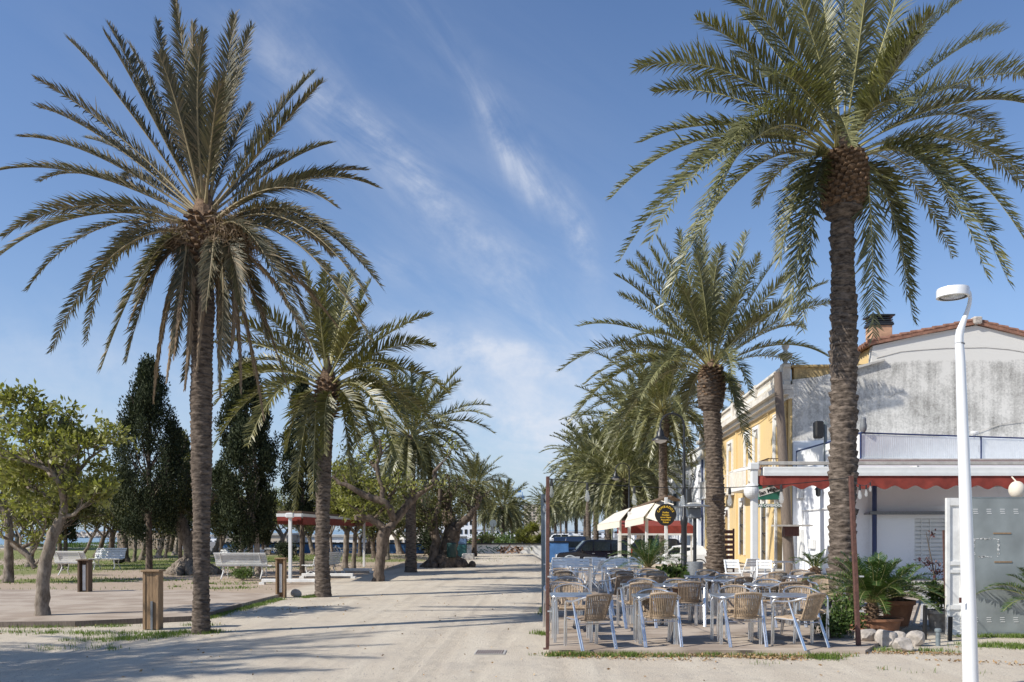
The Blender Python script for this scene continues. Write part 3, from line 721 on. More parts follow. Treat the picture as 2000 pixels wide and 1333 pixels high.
def cypress(label, px, pyb, ptop, hw, Y, seed, n=9000, low=.12, prof=None, size=.16, thin=0, trunks=((0, 0),), tr=.09, gz0=True, bark='bark_dark'):
    b = at(px, pyb, Y); b.z = gzf(b.x, b.y); top = at(px, ptop, Y); H = top.z - b.z; Rr = hw * Y / F
    root = empty('cypress_tree', b, 0, label, 'cypress tree', 'cypresses in the park'); rg = np.random.default_rng(seed); rd = random.Random(seed)
    mb = MB()
    for dx, ln in trunks: mb.tube([(dx, 0, -.1), (dx + ln * .25, 0, H * .2), (dx * .4 + ln * .5, 0, H * .45), (0, 0, H * .8)], [tr, tr * .8, tr * .6, .02], 9)
    for k in range(26):
        z = H * rd.uniform(low, .7); a = rd.uniform(0, 6.28); r = Rr * .75
        mb.tube([(0, 0, z), (math.cos(a) * r * .5, math.sin(a) * r * .5, z + r * .7), (math.cos(a) * r * .8, math.sin(a) * r * .8, z + r * 1.5)], [tr * .3, tr * .2, .01], 5)
    mb.build('trunk', M[bark], root)
    pz, pr = zip(*(prof or [(0, .45), (.12, .75), (.3, 1), (.5, .96), (.7, .75), (.86, .42), (.95, .2), (1, .02)]))
    # plumes: each an upright clump of small scaly sprays
    npl = 190; u = rg.uniform(0, 1, npl) ** .9; az = rg.uniform(0, 2 * math.pi, npl)
    rad = np.interp(u, pz, pr) * Rr * rg.uniform(.25, 1.04, npl) ** .6
    C = np.stack([rad * np.cos(az), rad * np.sin(az), H * (low + (1 - low) * u) - .1], 1)
    n = int(n * 1.75); per = n // npl; k = np.repeat(np.arange(npl), per); m_ = len(k)
    cs = (Rr * rg.uniform(.14, .25, npl))[k][:, None]
    if thin:
        keep = rg.uniform(0, 1, m_) > thin * np.clip(1 - u[k] * 2.2, 0, 1); 
    else: keep = np.ones(m_, bool)
    sph = unit(rg.normal(0, 1, (m_, 3))) * (rg.uniform(0, 1, (m_, 1)) ** .4)
    P = C[k] + sph * cs * np.array([1, 1, 2.0]); P = P[keep]; sph = sph[keep]; k = k[keep]
    D = unit(sph * .6 + np.array([0, 0, .75]) + rg.normal(0, .35, (len(P), 3)))
    Vv, Fq = leaf_quads(P, D, size * .72, .20, rg); link('foliage', npmesh('foliage', Vv, [Fq]), M['cypress'], root)
    return root
def bush(label, loc, r, h, seed, n=900, size=.06, mt='bush', name='bush', cat='bush', group=None, stems=7):
    root = empty(name, loc, 0, label, cat, group); rg = np.random.default_rng(seed); mb = MB(); rd = random.Random(seed)
    for i in range(stems):
        a = rd.uniform(0, 6.28); mb.tube([(0, 0, -.02), (math.cos(a) * r * .3, math.sin(a) * r * .3, h * .45), (math.cos(a) * r * .7, math.sin(a) * r * .7, h * .85)], [.012, .009, .003], 5)
    mb.build('stem', M['bark'], root)
    cl = rg.normal(0, .5, (16, 3)) * np.array([r, r, h * .45]) * .8 + np.array([0, 0, h * .52])
    k = rg.integers(0, 16, n); P = cl[k] + rg.normal(0, .22, (n, 3)) * np.array([r, r, h * .6]); P[:, 2] = np.clip(P[:, 2], .02, h * 1.1)
    D = unit(rg.normal(0, 1, (n, 3)) + np.array([0, 0, .5])); Vv, Fq = leaf_quads(P, D, size, .28, rg)
    link('foliage', npmesh('foliage', Vv, [Fq]), M[mt], root); return root
# ---------------------------------------------------------------- near palms, frond by frond
Y1 = YG(1237)
tipsL1 = [(341, -4), (308, 42), (311, 108), (377, 47), (397, 64), (458, 30), (491, 53), (471, 145), (211, 47), (205, 67), (253, 89), (135, 79), (71, 155), (75, 210), (43, 268),
          (0, 333), (78, 355), (169, 270), (613, 142), (629, 161), (491, 205), (647, 280), (713, 333), (735, 366), (654, 403), (744, 561), (720, 586), (730, 539),
          (722, 664), (594, 672), (600, 627), (619, 597), (8, 461), (-10, 508), (53, 567), (100, 687), (169, 669), (197, 722), (247, 705), (208, 511),
          (341, 688, -1), (361, 740, 1), (402, 600, -1), (427, 740, -1), (447, 710, 1), (472, 605, -1), (650, 500, 1), (560, 300, 1), (240, 350, 1), (430, 160, -1), (350, 180, 1),
          (560, 560, -1), (270, 590, -1), (520, 660, 1),
          (300, 785, 9), (325, 745, 9), (361, 760, 9), (430, 775, 9), (470, 765, 9), (515, 820, 9), (567, 780, 9), (250, 640, 9), (340, 700, 9), (385, 720, 9), (450, 690, 9), (495, 730, 9), (610, 690, 9), (660, 640, 9)]
p = G(392, 1237)
make_palm('nearest palm on the left, slim dark trunk, brown dead fronds hanging under the crown', (p.x, p.y, 0), 400, 440, Y1, 3.55, tipsL1,
          [(392, 1240, 18.5), (393, 1225, 16), (393, 1150, 15.2), (394, 1000, 16.8), (393, 800, 20.5), (396, 620, 21), (397, 540, 20.5), (398, 470, 20), (399, 430, 12)],
          [M['frond_l']], M['palm_trunk_dark'], 3, 150, .35, .021, rows=.070, cols=11, amp=.034, dz=.014, sharp=.8, n=48, fold0=.28, risek=.75, rib='rachis_l', collar=(0.15, -.75, 110, .05))
# clump of old fibre and fruit stalks hanging under the crown on its right
pl1 = [o for o in COL.objects if o.name.startswith('palm_tree')][0]
rg = np.random.default_rng(44); c = at(452, 468, Y1) - pl1.location; n = 5200
P = rg.normal(0, 1, (n, 3)) * np.array([.17, .17, .19]) + np.array([c.x, -.05, c.z]); D = unit(rg.normal(0, .5, (n, 3)) + np.array([.25, 0, -.55]))
Vv, Fq = leaf_quads(P, D, .16, .05, rg); link('dry_fibre', npmesh('dry_fibre', Vv, [Fq]), M['frond_dead'], pl1)
c2 = at(360, 470, Y1) - pl1.location; n = 2200; P = rg.normal(0, 1, (n, 3)) * np.array([.12, .15, .12]) + np.array([c2.x, -.05, c2.z]); D = unit(rg.normal(0, .5, (n, 3)) + np.array([-.35, 0, -.4]))
Vv, Fq = leaf_quads(P, D, .15, .05, rg); link('dry_fibre', npmesh('dry_fibre', Vv, [Fq]), M['frond_dead'], pl1)
Y2 = YG(1166)
tipsL2 = [(839, 617), (847, 679), (876, 769), (749, 749), (724, 550), (718, 593), (689, 531), (665, 538), (638, 519), (590, 515), (492, 593), (447, 624), (423, 671),
          (420, 792), (420, 870), (484, 870), (576, 995, -1), (611, 975, -1), (634, 886, -1), (685, 940, -1), (697, 870, -1), (833, 909), (782, 913, -1), (860, 850),
          (821, 890), (708, 808), (423, 769), (500, 680, 1), (560, 600, 1), (620, 570, -1), (760, 640, 1), (800, 800, 1), (520, 800, 1), (740, 900, 1), (455, 720), (790, 730, -1), (560, 880, 1), (660, 600, 1), (700, 640, -1)]
p = G(631, 1166)
make_palm('second palm on the left, brown trunk and yellowish drooping fronds, beside the pink rock', (p.x, p.y, 0), 640, 752, Y2, 3.35, tipsL2,
          [(631, 1170, 16), (631, 1155, 14.5), (629, 1100, 14), (631, 960, 13.5), (637, 850, 13), (641, 790, 13), (641, 750, 9)],
          [M['frond_y']], M['palm_trunk'], 5, 96, .44, .034, rows=.09, cols=9, amp=.03, collar=(.15, -.8, 90, .055))
Y3 = 17.9
tipsR1 = [(1361, 39), (1416, -10), (1495, -60), (1530, -70), (1590, -95), (1640, -110), (1700, -95), (1760, -75), (1885, -5), (1957, 62), (1799, 68), (1246, 134), (1280, 181),
          (1435, 110, 1), (1253, 278), (1427, 278, -1), (1193, 388), (1211, 509), (1269, 472), (1293, 604), (1337, 488), (1387, 436, -1), (1568, 646, -1), (1521, 514, -1),
          (2020, 150), (2040, 215), (1949, 270, 1), (2060, 400), (2020, 385), (2010, 485), (1862, 504), (1970, 551), (1928, 541), (1784, 627), (1705, 656, -1),
          (1772, 580, 1), (1663, 283, -1), (1770, 205, -1), (1620, 20, 1), (1740, 60, 1), (1500, 150, -1), (1480, 400, 1), (1860, 420, 1),
          (1540, 620, -1), (1330, 330, 1), (1450, 30, 1), (1820, 30, -1), (1900, 180, 1)]
p = at(1646, 1040, Y3)
make_palm('tall palm before the awning, thick trunk with a pineapple-like collar of cut leaf bases', (p.x, p.y, 0), 1648, 300, Y3, 5.0, tipsR1,
          [(1646, 1192, 33), (1646, 1160, 29), (1645, 1060, 25), (1647, 900, 24.5), (1648, 760, 25), (1648, 600, 23.5), (1645, 500, 21.5), (1645, 440, 21), (1647, 430, 22), (1648, 420, 33), (1648, 380, 37), (1648, 330, 34), (1648, 300, 22)],
          [M['frond_r']], M['palm_trunk'], 11, 130, .60, .034, rows=.150, cols=8, amp=.05, dz=.02, collar=(.0, -1.25, 210, .095))
Y4 = 31.6
tipsR2 = [(1131, 638), (1093, 725), (1203, 539), (1210, 577), (1244, 497), (1225, 515), (1271, 487), (1284, 467), (1327, 452), (1370, 431), (1356, 456), (1410, 481), (1459, 456),
          (1484, 501), (1457, 514), (1515, 510), (1549, 533), (1614, 553), (1623, 593), (1617, 697), (1623, 766), (1468, 775, -1), (1443, 823, -1), (1462, 895, -1), (1111, 830),
          (1122, 816), (1142, 751), (1237, 661, -1), (1428, 733, -1), (1570, 640, 1), (1330, 560, -1), (1390, 520, 1), (1440, 580, -1), (1280, 620, 1), (1500, 620, -1), (1310, 700, -1),
          (1340, 800, 1), (1250, 780, -1), (1190, 880), (1300, 520, 1), (1420, 540, 1), (1540, 590, -1), (1200, 700, 1), (1360, 500, -1)]
p = at(1398, 1040, Y4)
make_palm('palm with a dark leaning trunk standing in the terrace, its crown before the yellow house', (p.x, p.y, 0), 1390, 722, Y4, 5.3, tipsR2,
          [(1400, 1124, 20), (1399, 1100, 19), (1398, 1040, 17), (1397, 950, 16.5), (1393, 850, 16), (1390, 805, 16.5), (1388, 790, 24), (1388, 750, 26), (1389, 725, 18)],
          [M['frond_r']], M['palm_trunk_dark'], 17, 105, .60, .040, rows=.12, cols=8, amp=.045, collar=(.1, -1.2, 150, .10))

# ---------------------------------------------------------------- palms farther off: a few kinds, copied
pA = palm_proto(6.2, 4.6, 21, 'frond_r', nf=80, npair=56, ll=.60, lw=.065)
pB = palm_proto(5.6, 3.6, 22, 'frond_r', nf=74, npair=40, ll=.55, lw=.07, lo=-68, skirt=12)
pC = palm_proto(6.0, 3.1, 23, 'frond_y', nf=44, npair=34, ll=.42, lw=.04, tm='palm_trunk_dark', skirt=5)
pE = palm_proto(6.0, 3.1, 25, 'frond_r', nf=66, npair=54, ll=.50, lw=.05, lo=-78, skirt=14, tm='palm_trunk_dark', r=.2)
pD = palm_proto(6.5, 4.4, 24, 'frond_r', nf=66, npair=30, ll=.66, lw=.12, lo=-72, skirt=14)
index_children(); protos = {'A': [pA, 6.2], 'B': [pB, 5.6], 'C': [pC, 6.0], 'D': [pD, 6.5], 'E': [pE, 6.0]}; usedp = set()
def put_palm(kind, px, Y, crown_py, label, rz=0, sc=1, group='palms lining the promenade', X=None):
    pr, H = protos[kind]; b = at(px, HOR, Y)
    if X is not None: b.x = X
    z = gzf(b.x, b.y); top = at(px, crown_py, Y).z
    o = pr if kind not in usedp else copy_tree(pr); usedp.add(kind)
    o.location = (b.x, b.y, z); o.rotation_euler = (0, 0, rz); o.scale = (sc, sc, (top - z) / H)
    if abs(o.scale.z / sc - 1) > .0:                       # keep the crown round: only the stem is stretched
        k = (top - z) / H / sc; o.scale = (sc, sc, sc)
        for ch in COL.objects:
            if ch.parent == o:
                if ch.name.startswith('trunk'): ch.scale = (1, 1, k)
                else: ch.location = (0, 0, H * (k - 1))
    o['label'] = label; o['category'] = 'palm tree'; o['group'] = group
    return o
put_palm('A', 1298, 50, 806, 'palm with a stout pale ringed trunk right behind the round black sign', .4, 1.12)
put_palm('A', 1250, 66, 852, 'slender palm between the two black arched lamps, crown above the cream awning', 2.1, 1.32)
put_palm('E', 803, 33, 850, 'palm with a straight dark trunk behind the gnarled forked tree by the path', 1.1, 1.05)
put_palm('E', 926, 52.5, 950, 'small palm beside the grey concrete block at the far end of the path', 2.6, .78)
put_palm('B', 1217, 60, 935, 'palm with a low shaggy crown left of the slender trunk, above the cream awning', .7, 1.4)
put_palm('D', 1188, 72, 915, 'shaggy avenue palm behind the dark parked cars, above the left end of the cream awning', 1.9, 1.25)
put_palm('D', 1165, 88, 935, 'shaggy palm in the avenue with its crown left of the second arched lamp', 2.9, 1.2)
put_palm('D', 1143, 106, 955, 'shaggy avenue palm above the parked blue car', .5, 1.2)
put_palm('D', 1126, 128, 972, 'avenue palm above the white van, right one of two close crowns', 3.6, 1.15)
put_palm('D', 1106, 150, 982, 'avenue palm above the white van, left one of two close crowns', 4.3, 1.1)
put_palm('D', 1095, 180, 996, 'far avenue palm just right of the brown lights post', 5.0, .95)
put_palm('D', 1070, 118, 990, 'palm rising just right of the distant tower block', 2.2, .82)
put_palm('D', 982, 84, 990, 'palm with a thin stem behind the white graffiti wall, left of the cranes', 1.2, .82)
put_palm('D', 946, 135, 1003, 'small distant palm directly right of the small path palm', .2, .7)
put_palm('D', 962, 150, 1010, 'distant palm behind the round traffic sign', 3.2, .75)
put_palm('B', 1222, 85, 915, 'palm far behind the second arched lamp, topmost of the avenue crowns', 1.5, 1.5)
put_palm('D', 1270, 82, 930, 'palm in the avenue hidden behind the two bare trunks over the cream awning', 4.6, .95)
put_palm('D', 1074, 160, 1012, 'distant palm between the grey post and the tower block', 5.2, .8)
put_palm('D', 1008, 165, 1020, 'distant palm low left of the tower block', .9, .8)
put_palm('D', 1000, 120, 1008, 'distant palm behind the hedge, right of the thin-stemmed one', .9, .8)
put_palm('D', 1213, 96, 905, 'avenue palm farthest back between the two arched lamps', 5.5, 1.2)
put_palm('D', 1150, 80, 900, 'avenue palm whose crown reaches farthest left, over the parked cars', 3.3, 1.05)
put_palm('D', 1085, 125, 985, 'avenue palm directly behind the top of the grey post', 2.4, .9)
# one more stands left of the frame; its crown throws the broken shade across the lower left ground
o = put_palm('C', 0, 7.9, HOR, 'palm standing outside the left edge of the picture, casting frond shade on the sand', 2.0, 1.0, X=-12.7)
for ch in COL.objects:
    if ch.parent == o: ch.scale = (1, 1, 1); ch.location = (0, 0, 0)

o = put_palm('E', 0, 5.9, HOR, 'second unseen palm outside the left edge of the picture, added to deepen the frond shade', 1.0, 1.0, X=-13.6)  # extra palm added out of view to thicken the frond shade at lower left
for ch in COL.objects:
    if ch.parent == o: ch.scale = (1, 1, 1); ch.location = (0, 0, 0)

# ---------------------------------------------------------------- park trees
tree_px('leaning leafy tree with a smooth grey trunk at the front edge of the wooden deck', (82, 1210), 15.5,
        [[(82, 1212, 16, 0), (82, 1180, 13, 0), (84, 1130, 12, 0), (92, 1085, 11, 0), (104, 1045, 10.5, 0), (120, 1010, 9, 0), (126, 985, 7, 0)],
         [(126, 990, 6, 0), (118, 950, 5, -.3), (100, 920, 4, -.5), (60, 905, 3, -.6), (30, 890, 2, -.6)],
         [(124, 985, 6, 0), (128, 930, 5, .2), (135, 890, 3.5, .3), (148, 865, 2, .4)],
         [(126, 970, 5, 0), (150, 925, 4, .2), (175, 895, 3, .3), (205, 875, 1.5, .4)],
         [(120, 1000, 5, 0), (85, 965, 4, .3), (50, 950, 3, .4), (20, 930, 2, .4)],
         [(122, 960, 4, 0), (90, 880, 3, .3), (72, 858, 2, .3)],
         [(118, 1012, 4, 0), (145, 1005, 3, -.2), (165, 985, 2, -.3)],
         [(100, 930, 3, -.4), (45, 855, 2, .2), (8, 815, 1.2, .2)]],
        31, 'leaf', 'bark', 9, .13, twig=8, depth=2, L=.36, group='leafy trees on the deck side', crown=[(125, 915, 108, 62, 150), (35, 895, 88, 70, 120), (60, 965, 100, 42, 80)], wid=.22, thin=.5)
tree_px('leafy tree with a knobbly trunk at the left edge, one limb leaning to the right', (16, 1138), 26.5,
        [[(14, 1140, 11, 0), (17, 1110, 9, 0), (17, 1070, 8, 0), (18, 1035, 8, 0), (14, 1000, 6, 0)], [(22, 1060, 6, 0), (40, 1072, 7, 0), (58, 1090, 6, 0), (68, 1110, 5, 0)],
         [(14, 1010, 6, 0), (-10, 970, 5, 0), (-30, 930, 3, 0)], [(16, 1005, 5, 0), (40, 960, 4, .4), (60, 930, 3, .5)], [(14, 1005, 4, 0), (10, 950, 3, .4), (0, 900, 2, .5)]],
        32, 'leaf', 'bark', 9, .15, twig=6, depth=2, L=.8, group='leafy trees on the deck side', thin=.4, crown=[(-10, 900, 60, 80, 160), (20, 960, 70, 50, 160)])
gn = 'gnarled trees scattered in the park'
tree_px('gnarled forked tree with cut bare limbs at the path edge', (739, 1136), 27.2,
        [[(739, 1138, 14, 0), (741, 1115, 10, 0), (745, 1080, 10, 0), (748, 1050, 12, 0), (755, 1030, 12, 0)],
         [(752, 1035, 8, 0), (738, 1022, 7.5, 0), (722, 1013, 7, -.1), (705, 1010, 6, -.2), (694, 1012, 5, -.3)],
         [(757, 1035, 9, 0), (770, 1018, 8, .1), (785, 1000, 8, .2), (799, 982, 7.5, .2), (815, 968, 6, .2), (829, 958, 5.5, .2), (850, 937, 5, .3), (848, 922, 4, .3), (865, 903, 2.5, .3)],
         [(768, 1014, 7, 0), (762, 995, 7, -.2), (752, 982, 7, -.3), (732, 974, 7, -.3), (712, 968, 6.5, -.3), (695, 958, 5.5, -.4), (678, 948, 4.5, -.4), (664, 944, 4, -.4), (649, 930, 2.5, -.4)],
         [(744, 980, 5, -.3), (748, 955, 4.5, -.3), (740, 934, 4, -.3), (735, 908, 4.5, -.3), (744, 885, 3.5, -.3), (742, 858, 2.5, -.3)],
         [(757, 985, 4, -.2), (762, 968, 4, .2), (775, 955, 3, .3)]],
        33, 'leaf', 'bark_dark', 7, .16, twig=4, depth=1, L=.55, group=gn, crown=[(700, 985, 45, 22, 45), (750, 960, 45, 25, 22)], spread=.09)
tree_px('old tree with several stems and a huge spreading root base, next to the green bin', (868, 1106), 37.5,
        [[(872, 1108, 34, 0), (874, 1090, 22, 0), (878, 1065, 17, 0), (883, 1045, 16, 0), (888, 1030, 13, 0)],
         [(845, 1103, 10, -.5), (848, 1075, 9, -.4), (852, 1055, 8, -.3), (846, 1040, 7, -.2), (841, 1030, 6.5, 0), (836, 1012, 5, 0), (830, 995, 4.5, .2), (824, 975, 3, .2)],
         [(855, 1060, 7, -.4), (850, 1035, 6, -.4), (850, 1015, 5, -.4), (856, 990, 5, -.4), (860, 965, 4, -.3), (858, 940, 2.5, -.2)],
         [(884, 1045, 8, 0), (895, 1028, 8, 0), (905, 1018, 7.5, 0), (916, 1012, 7, 0), (922, 999, 5.5, 0), (930, 992, 4.5, 0), (936, 980, 4, 0), (939, 968, 3, 0)],
         [(888, 1032, 8, 0), (880, 1008, 6, .3), (876, 985, 5, .4), (880, 960, 4, .4), (876, 930, 2.5, .4)],
         [(882, 1050, 7, .1), (868, 1015, 6, .3), (870, 985, 4, .5), (866, 955, 3, .5)]],
        34, 'leaf_dull', 'bark_dark', 8, .17, twig=6, depth=1, L=.8, group=gn, roots=(12, 1.05, .6), crown=[(870, 1012, 26, 30, 22), (885, 1000, 25, 30, 14), (835, 960, 30, 30, 12)], spread=.12)
tree_px('old leaning tree with a massive bulging root base behind the nearest left palm', (372, 1121), 31.5,
        [[(375, 1122, 26, 0), (374, 1095, 15, 0), (372, 1070, 13, 0), (362, 1045, 13, 0), (352, 1020, 13, 0), (345, 1000, 9, 0)],
         [(372, 1060, 8, 0), (385, 1030, 8, 0), (395, 1000, 6, 0), (400, 970, 4, 0)], [(350, 1010, 7, 0), (340, 980, 5, 0), (320, 950, 3, 0)], [(352, 1010, 6, 0), (362, 970, 5, 0), (370, 930, 3, 0)]],
        35, 'leaf_dull', 'bark', 9, .15, twig=5, depth=2, L=.8, group=gn, roots=(13, 1.15, .5), crown=[(345, 985, 50, 35, 200), (400, 1000, 40, 30, 120)])
bgT = [  # px base, py base, px fork, py fork, half width, crown px, crown py, rx, rz, n leaves, bark, label
    (55, 1108, 68, 1048, 5.5, 60, 1000, 60, 30, 70, 'bark', 'small crooked tree between the left-edge tree and the leaning deck tree'),
    (158, 1092, 180, 1048, 3.2, 190, 1005, 40, 28, 70, 'bark', 'thin tree bending right, above the white bench by the dark wooden post'),
    (187, 1089, 203, 1048, 4.5, 205, 1000, 40, 30, 80, 'bark_dark', 'tree leaning right behind the dark wooden post, second thin one from the sea'),
    (214, 1091, 221, 1040, 6, 222, 995, 42, 32, 90, 'bark_dark', 'dark thick trunk beside the black rubbish bag'),
    (246, 1099, 244, 1045, 6, 246, 1000, 42, 32, 90, 'bark_dark', 'forked trunk just right of the black rubbish bag'),
    (262, 1098, 266, 1050, 3.5, 268, 1010, 25, 22, 40, 'bark', 'thin wavy trunk before the pale fence, left of the tall cypress trunk'),
    (276, 1095, 284, 1060, 5, 290, 1020, 25, 20, 30, 'bark', 'short trunk partly hidden behind the tall cypress trunk'),
    (308, 1091, 318, 1045, 5.5, 320, 1005, 38, 28, 80, 'bark_pale', 'pale trunk leaning right before the fence, right of the tall cypress trunk'),
    (322, 1091, 331, 1045, 3, 335, 1010, 24, 20, 40, 'bark', 'thin wavy trunk right of the pale leaning trunk'),
    (342, 1086, 348, 1050, 5, 352, 1020, 30, 22, 50, 'bark_pale', 'pale trunk splitting low, left of the massive leaning tree'),
    (417, 1085, 431, 1040, 5, 440, 1005, 28, 25, 50, 'bark', 'left one of a pair of leaning trunks right of the nearest palm'),
    (425, 1084, 440, 1042, 4, 452, 1010, 24, 22, 40, 'bark', 'right one of a pair of leaning trunks right of the nearest palm'),
    (545, 1075, 553, 1048, 5, 535, 975, 38, 38, 60, 'bark_pale', 'pale sparse tree left of the striped white awning pole'),
    (589, 1088, 592, 1050, 4.5, 588, 1020, 26, 22, 40, 'bark', 'bushy trunk behind the striped white awning pole'),
    (612, 1084, 604, 1050, 4.5, 604, 1020, 26, 22, 40, 'bark', 'twisting trunk just left of the second left palm'),
    (673, 1112, 678, 1038, 6, 682, 985, 40, 35, 110, 'bark', 'tree under the red canopy, left one of two close trunks'),
    (690, 1111, 694, 1040, 4.6, 700, 975, 36, 30, 100, 'bark', 'tree under the red canopy, right one of two close trunks, ivy on its foot'),
    (652, 1108, 645, 1045, 3, 655, 965, 28, 32, 90, 'bark', 'thin straight trunk just right of the second left palm'),
    (703, 1088, 703, 1055, 4, 715, 1025, 24, 20, 40, 'bark_dark', 'little tree right of the two close trunks, behind the canopy end post'),
    (731, 1091, 728, 1058, 5, 728, 1025, 26, 22, 50, 'bark_dark', 'low forked tree just left of the gnarled forked tree'),
    (757, 1094, 757, 1050, 4, 770, 1020, 26, 20, 50, 'bark', 'trunk hidden behind the gnarled forked tree'),
    (781, 1083, 774, 1048, 6, 790, 1010, 40, 28, 110, 'bark', 'bent thick tree between the gnarled forked tree and the dark palm trunk'),
    (835, 1080, 838, 1055, 5, 832, 1020, 34, 26, 90, 'bark', 'small rounded tree between the dark palm trunk and the old multi-stemmed tree'),
    (30, 1078, 34, 1050, 5, 30, 1015, 40, 24, 60, 'bark', 'far tree by the beach at the left edge of the park'),
    (95, 1082, 100, 1050, 4, 95, 1012, 40, 26, 70, 'bark_dark', 'far tree between the leaning deck tree and the beach sand'),
    (332, 1076, 338, 1045, 5, 330, 1000, 45, 34, 110, 'bark_dark', 'far tree before the right end of the tan fence'),
    (470, 1074, 474, 1045, 5, 470, 1010, 42, 28, 90, 'bark_dark', 'far tree behind the broad cypress, before the blue wall'),
    (520, 1073, 526, 1045, 5, 520, 1008, 38, 28, 80, 'bark', 'far tree between the two-stemmed low cypress and the canopy'),
    (632, 1074, 636, 1045, 5, 640, 1000, 40, 34, 110, 'bark_dark', 'far tree directly behind the second left palm'),
    (718, 1074, 722, 1045, 5, 724, 990, 46, 40, 130, 'bark_dark', 'far tree with a tall crown behind the end of the red canopy'),
    (806, 1076, 810, 1045, 5, 812, 985, 44, 36, 130, 'bark_dark', 'far tree behind the dark palm trunk, before the tents'),
    (862, 1075, 866, 1045, 5, 880, 985, 40, 40, 110, 'bark', 'far tree directly behind the old multi-stemmed tree'),
    (118, 1114, 116, 1040, 4.5, 150, 985, 34, 30, 60, 'bark_dark', 'straight dark trunk between the deck tree and the white bench'),
]
for i, (bx, by, fx, fy, hw, cx, cy, rx, rz, n, bk, lab) in enumerate(bgT):
    Y = min(YG(by), 58); r = random.Random(i + 50)
    tree_px(lab, (bx, by), Y, [[(bx, by + 1, hw * 1.6, 0), (bx + (fx - bx) * .15, by - 8, hw, 0), (bx + (fx - bx) * .6, (by + fy) / 2, hw * .9, 0), (fx, fy, hw * .85, 0)],
            [(fx, fy + 3, hw * .6, 0), (fx - rx * .35, fy - 14, hw * .5, r.uniform(-.5, .5)), (cx - rx * .6, cy, hw * .3, r.uniform(-1, 1))],
            [(fx, fy + 3, hw * .6, 0), (fx + rx * .3, fy - 16, hw * .5, r.uniform(-.5, .5)), (cx + rx * .5, cy - 5, hw * .3, r.uniform(-1, 1))],
            [(fx, fy, hw * .5, 0), (cx, (cy + fy) / 2, hw * .4, .4), (cx + 4, cy - rz * .5, hw * .2, .5)]],
            100 + i, 'leaf_dull' if i % 3 else 'leaf', bk, 9, .17, twig=5, depth=2, L=.9, group=gn, crown=[(cx, cy, rx * 1.15, rz * 1.1, int(n * 1.6))], spread=.14, wid=.22)

# cypresses
std = None
cypress('tall dark cypress with a wide crown left of the nearest palm, topmost in the park', 291, 1122, 716, 72, 30, 61, 22000, .20,
        [(0, .6), (.1, .9), (.28, 1), (.45, .92), (.62, .74), (.78, .52), (.9, .30), (.97, .14), (1, .03)], .15, .25, tr=.13)
cypress('broad cypress with bare lower twigs behind the white benches, right of the nearest palm', 480, 1130, 700, 60, 29, 62, 26000, .14,
        [(0, .35), (.12, .65), (.3, .95), (.5, 1), (.68, .78), (.82, .45), (.93, .24), (1, .06)], .16, .3, trunks=((-.35, 1.1), (.1, .3), (.45, -.4)), tr=.11, bark='bark_pale')
cypress('narrow cypress behind the second left palm and the striped pole', 590, 1126, 735, 40, 31, 63, 11000, .30,
        [(0, .4), (.15, .9), (.35, 1), (.6, .85), (.8, .5), (.93, .2), (1, .04)], .15, .1, tr=.10)
cypress('dark cypress showing between the tall cypress and the nearest palm', 352, 1110, 845, 40, 36, 64, 8000, .28, None, .17, .1, tr=.1)
cypress('small cypress top poking out behind the leaning leafy tree', 128, 1105, 818, 27, 38, 65, 8000, .2, [(0, .6), (.3, 1), (.7, .95), (.9, .7), (1, .2)], .17, .1, tr=.1)
cypress('small low cypress with two stems right of the broad cypress', 509, 1100, 960, 24, 41, 66, 5000, .3, [(0, .6), (.3, 1), (.7, .8), (1, .2)], .18, .1, trunks=((-.12, 0), (.12, 0)), tr=.09)
cypress('dark cypress peeking out behind the pair of leaning trunks', 432, 1096, 905, 28, 43, 67, 6000, .3, None, .18, .1, tr=.09)
bush('round dark green bush behind the middle wooden post', G(558, 1094), .75, .95, 70, 2600, .10, 'cypress')
bush('dark bushy shrub at the foot of the cypress beside the benches', G(473, 1134), .5, .45, 71, 1300, .06)
bush('green hedge below the round traffic sign behind the graffiti wall', (at(968, 1035, 75).x, 75, gzf(-1, 75)), 2.6, 2.2, 72, 4200, .22, 'bush', 'hedge', 'hedge')
bush('dark shrub between the old multi-stemmed tree and the dark palm trunk', G(838, 1086), 1.0, 2.0, 73, 2600, .14, 'cypress')
# yucca-like plants and spiky shrubs at the end of the path
for i, (px, py, h, lab) in enumerate([(1028, 1081, 1.9, 'tall yucca with several yellow-green heads in front of the graffiti wall end'), (1043, 1080, 1.1, 'bushy yucca right of the tall one before the graffiti wall'),]):
    g = G(px, py); r = empty('yucca_plant', g, 0, lab, 'plant', 'yuccas at the wall'); b = MB(); arr = []; rg = np.random.default_rng(90 + i); P, D = [], []
    for k in range(5):
        a = k * 1.3; x, y = .35 * math.cos(a), .35 * math.sin(a); hh = h * (1 - .13 * k)
        b.tube([(x * .2, y * .2, -.02), (x * .6, y * .6, hh * .5), (x * 1.4, y * 1.4, hh)], [.08, .06, .05], 7)
        n = 240; d = unit(rg.normal(0, 1, (n, 3)) * np.array([1, 1, .8]) + np.array([0, 0, .35])); P.append(np.tile([x * 1.4, y * 1.4, hh], (n, 1)) + rg.normal(0, .06, (n, 3)) - np.array([0, 0, 1]) * rg.uniform(0, .25, (n, 1))); D.append(d)
    b.build('stem', M['bark'], r); Vv, Fq = leaf_quads(np.concatenate(P), np.concatenate(D), .5, .07, rg); link('foliage', npmesh('foliage', Vv, [Fq]), M['leaf'], r)
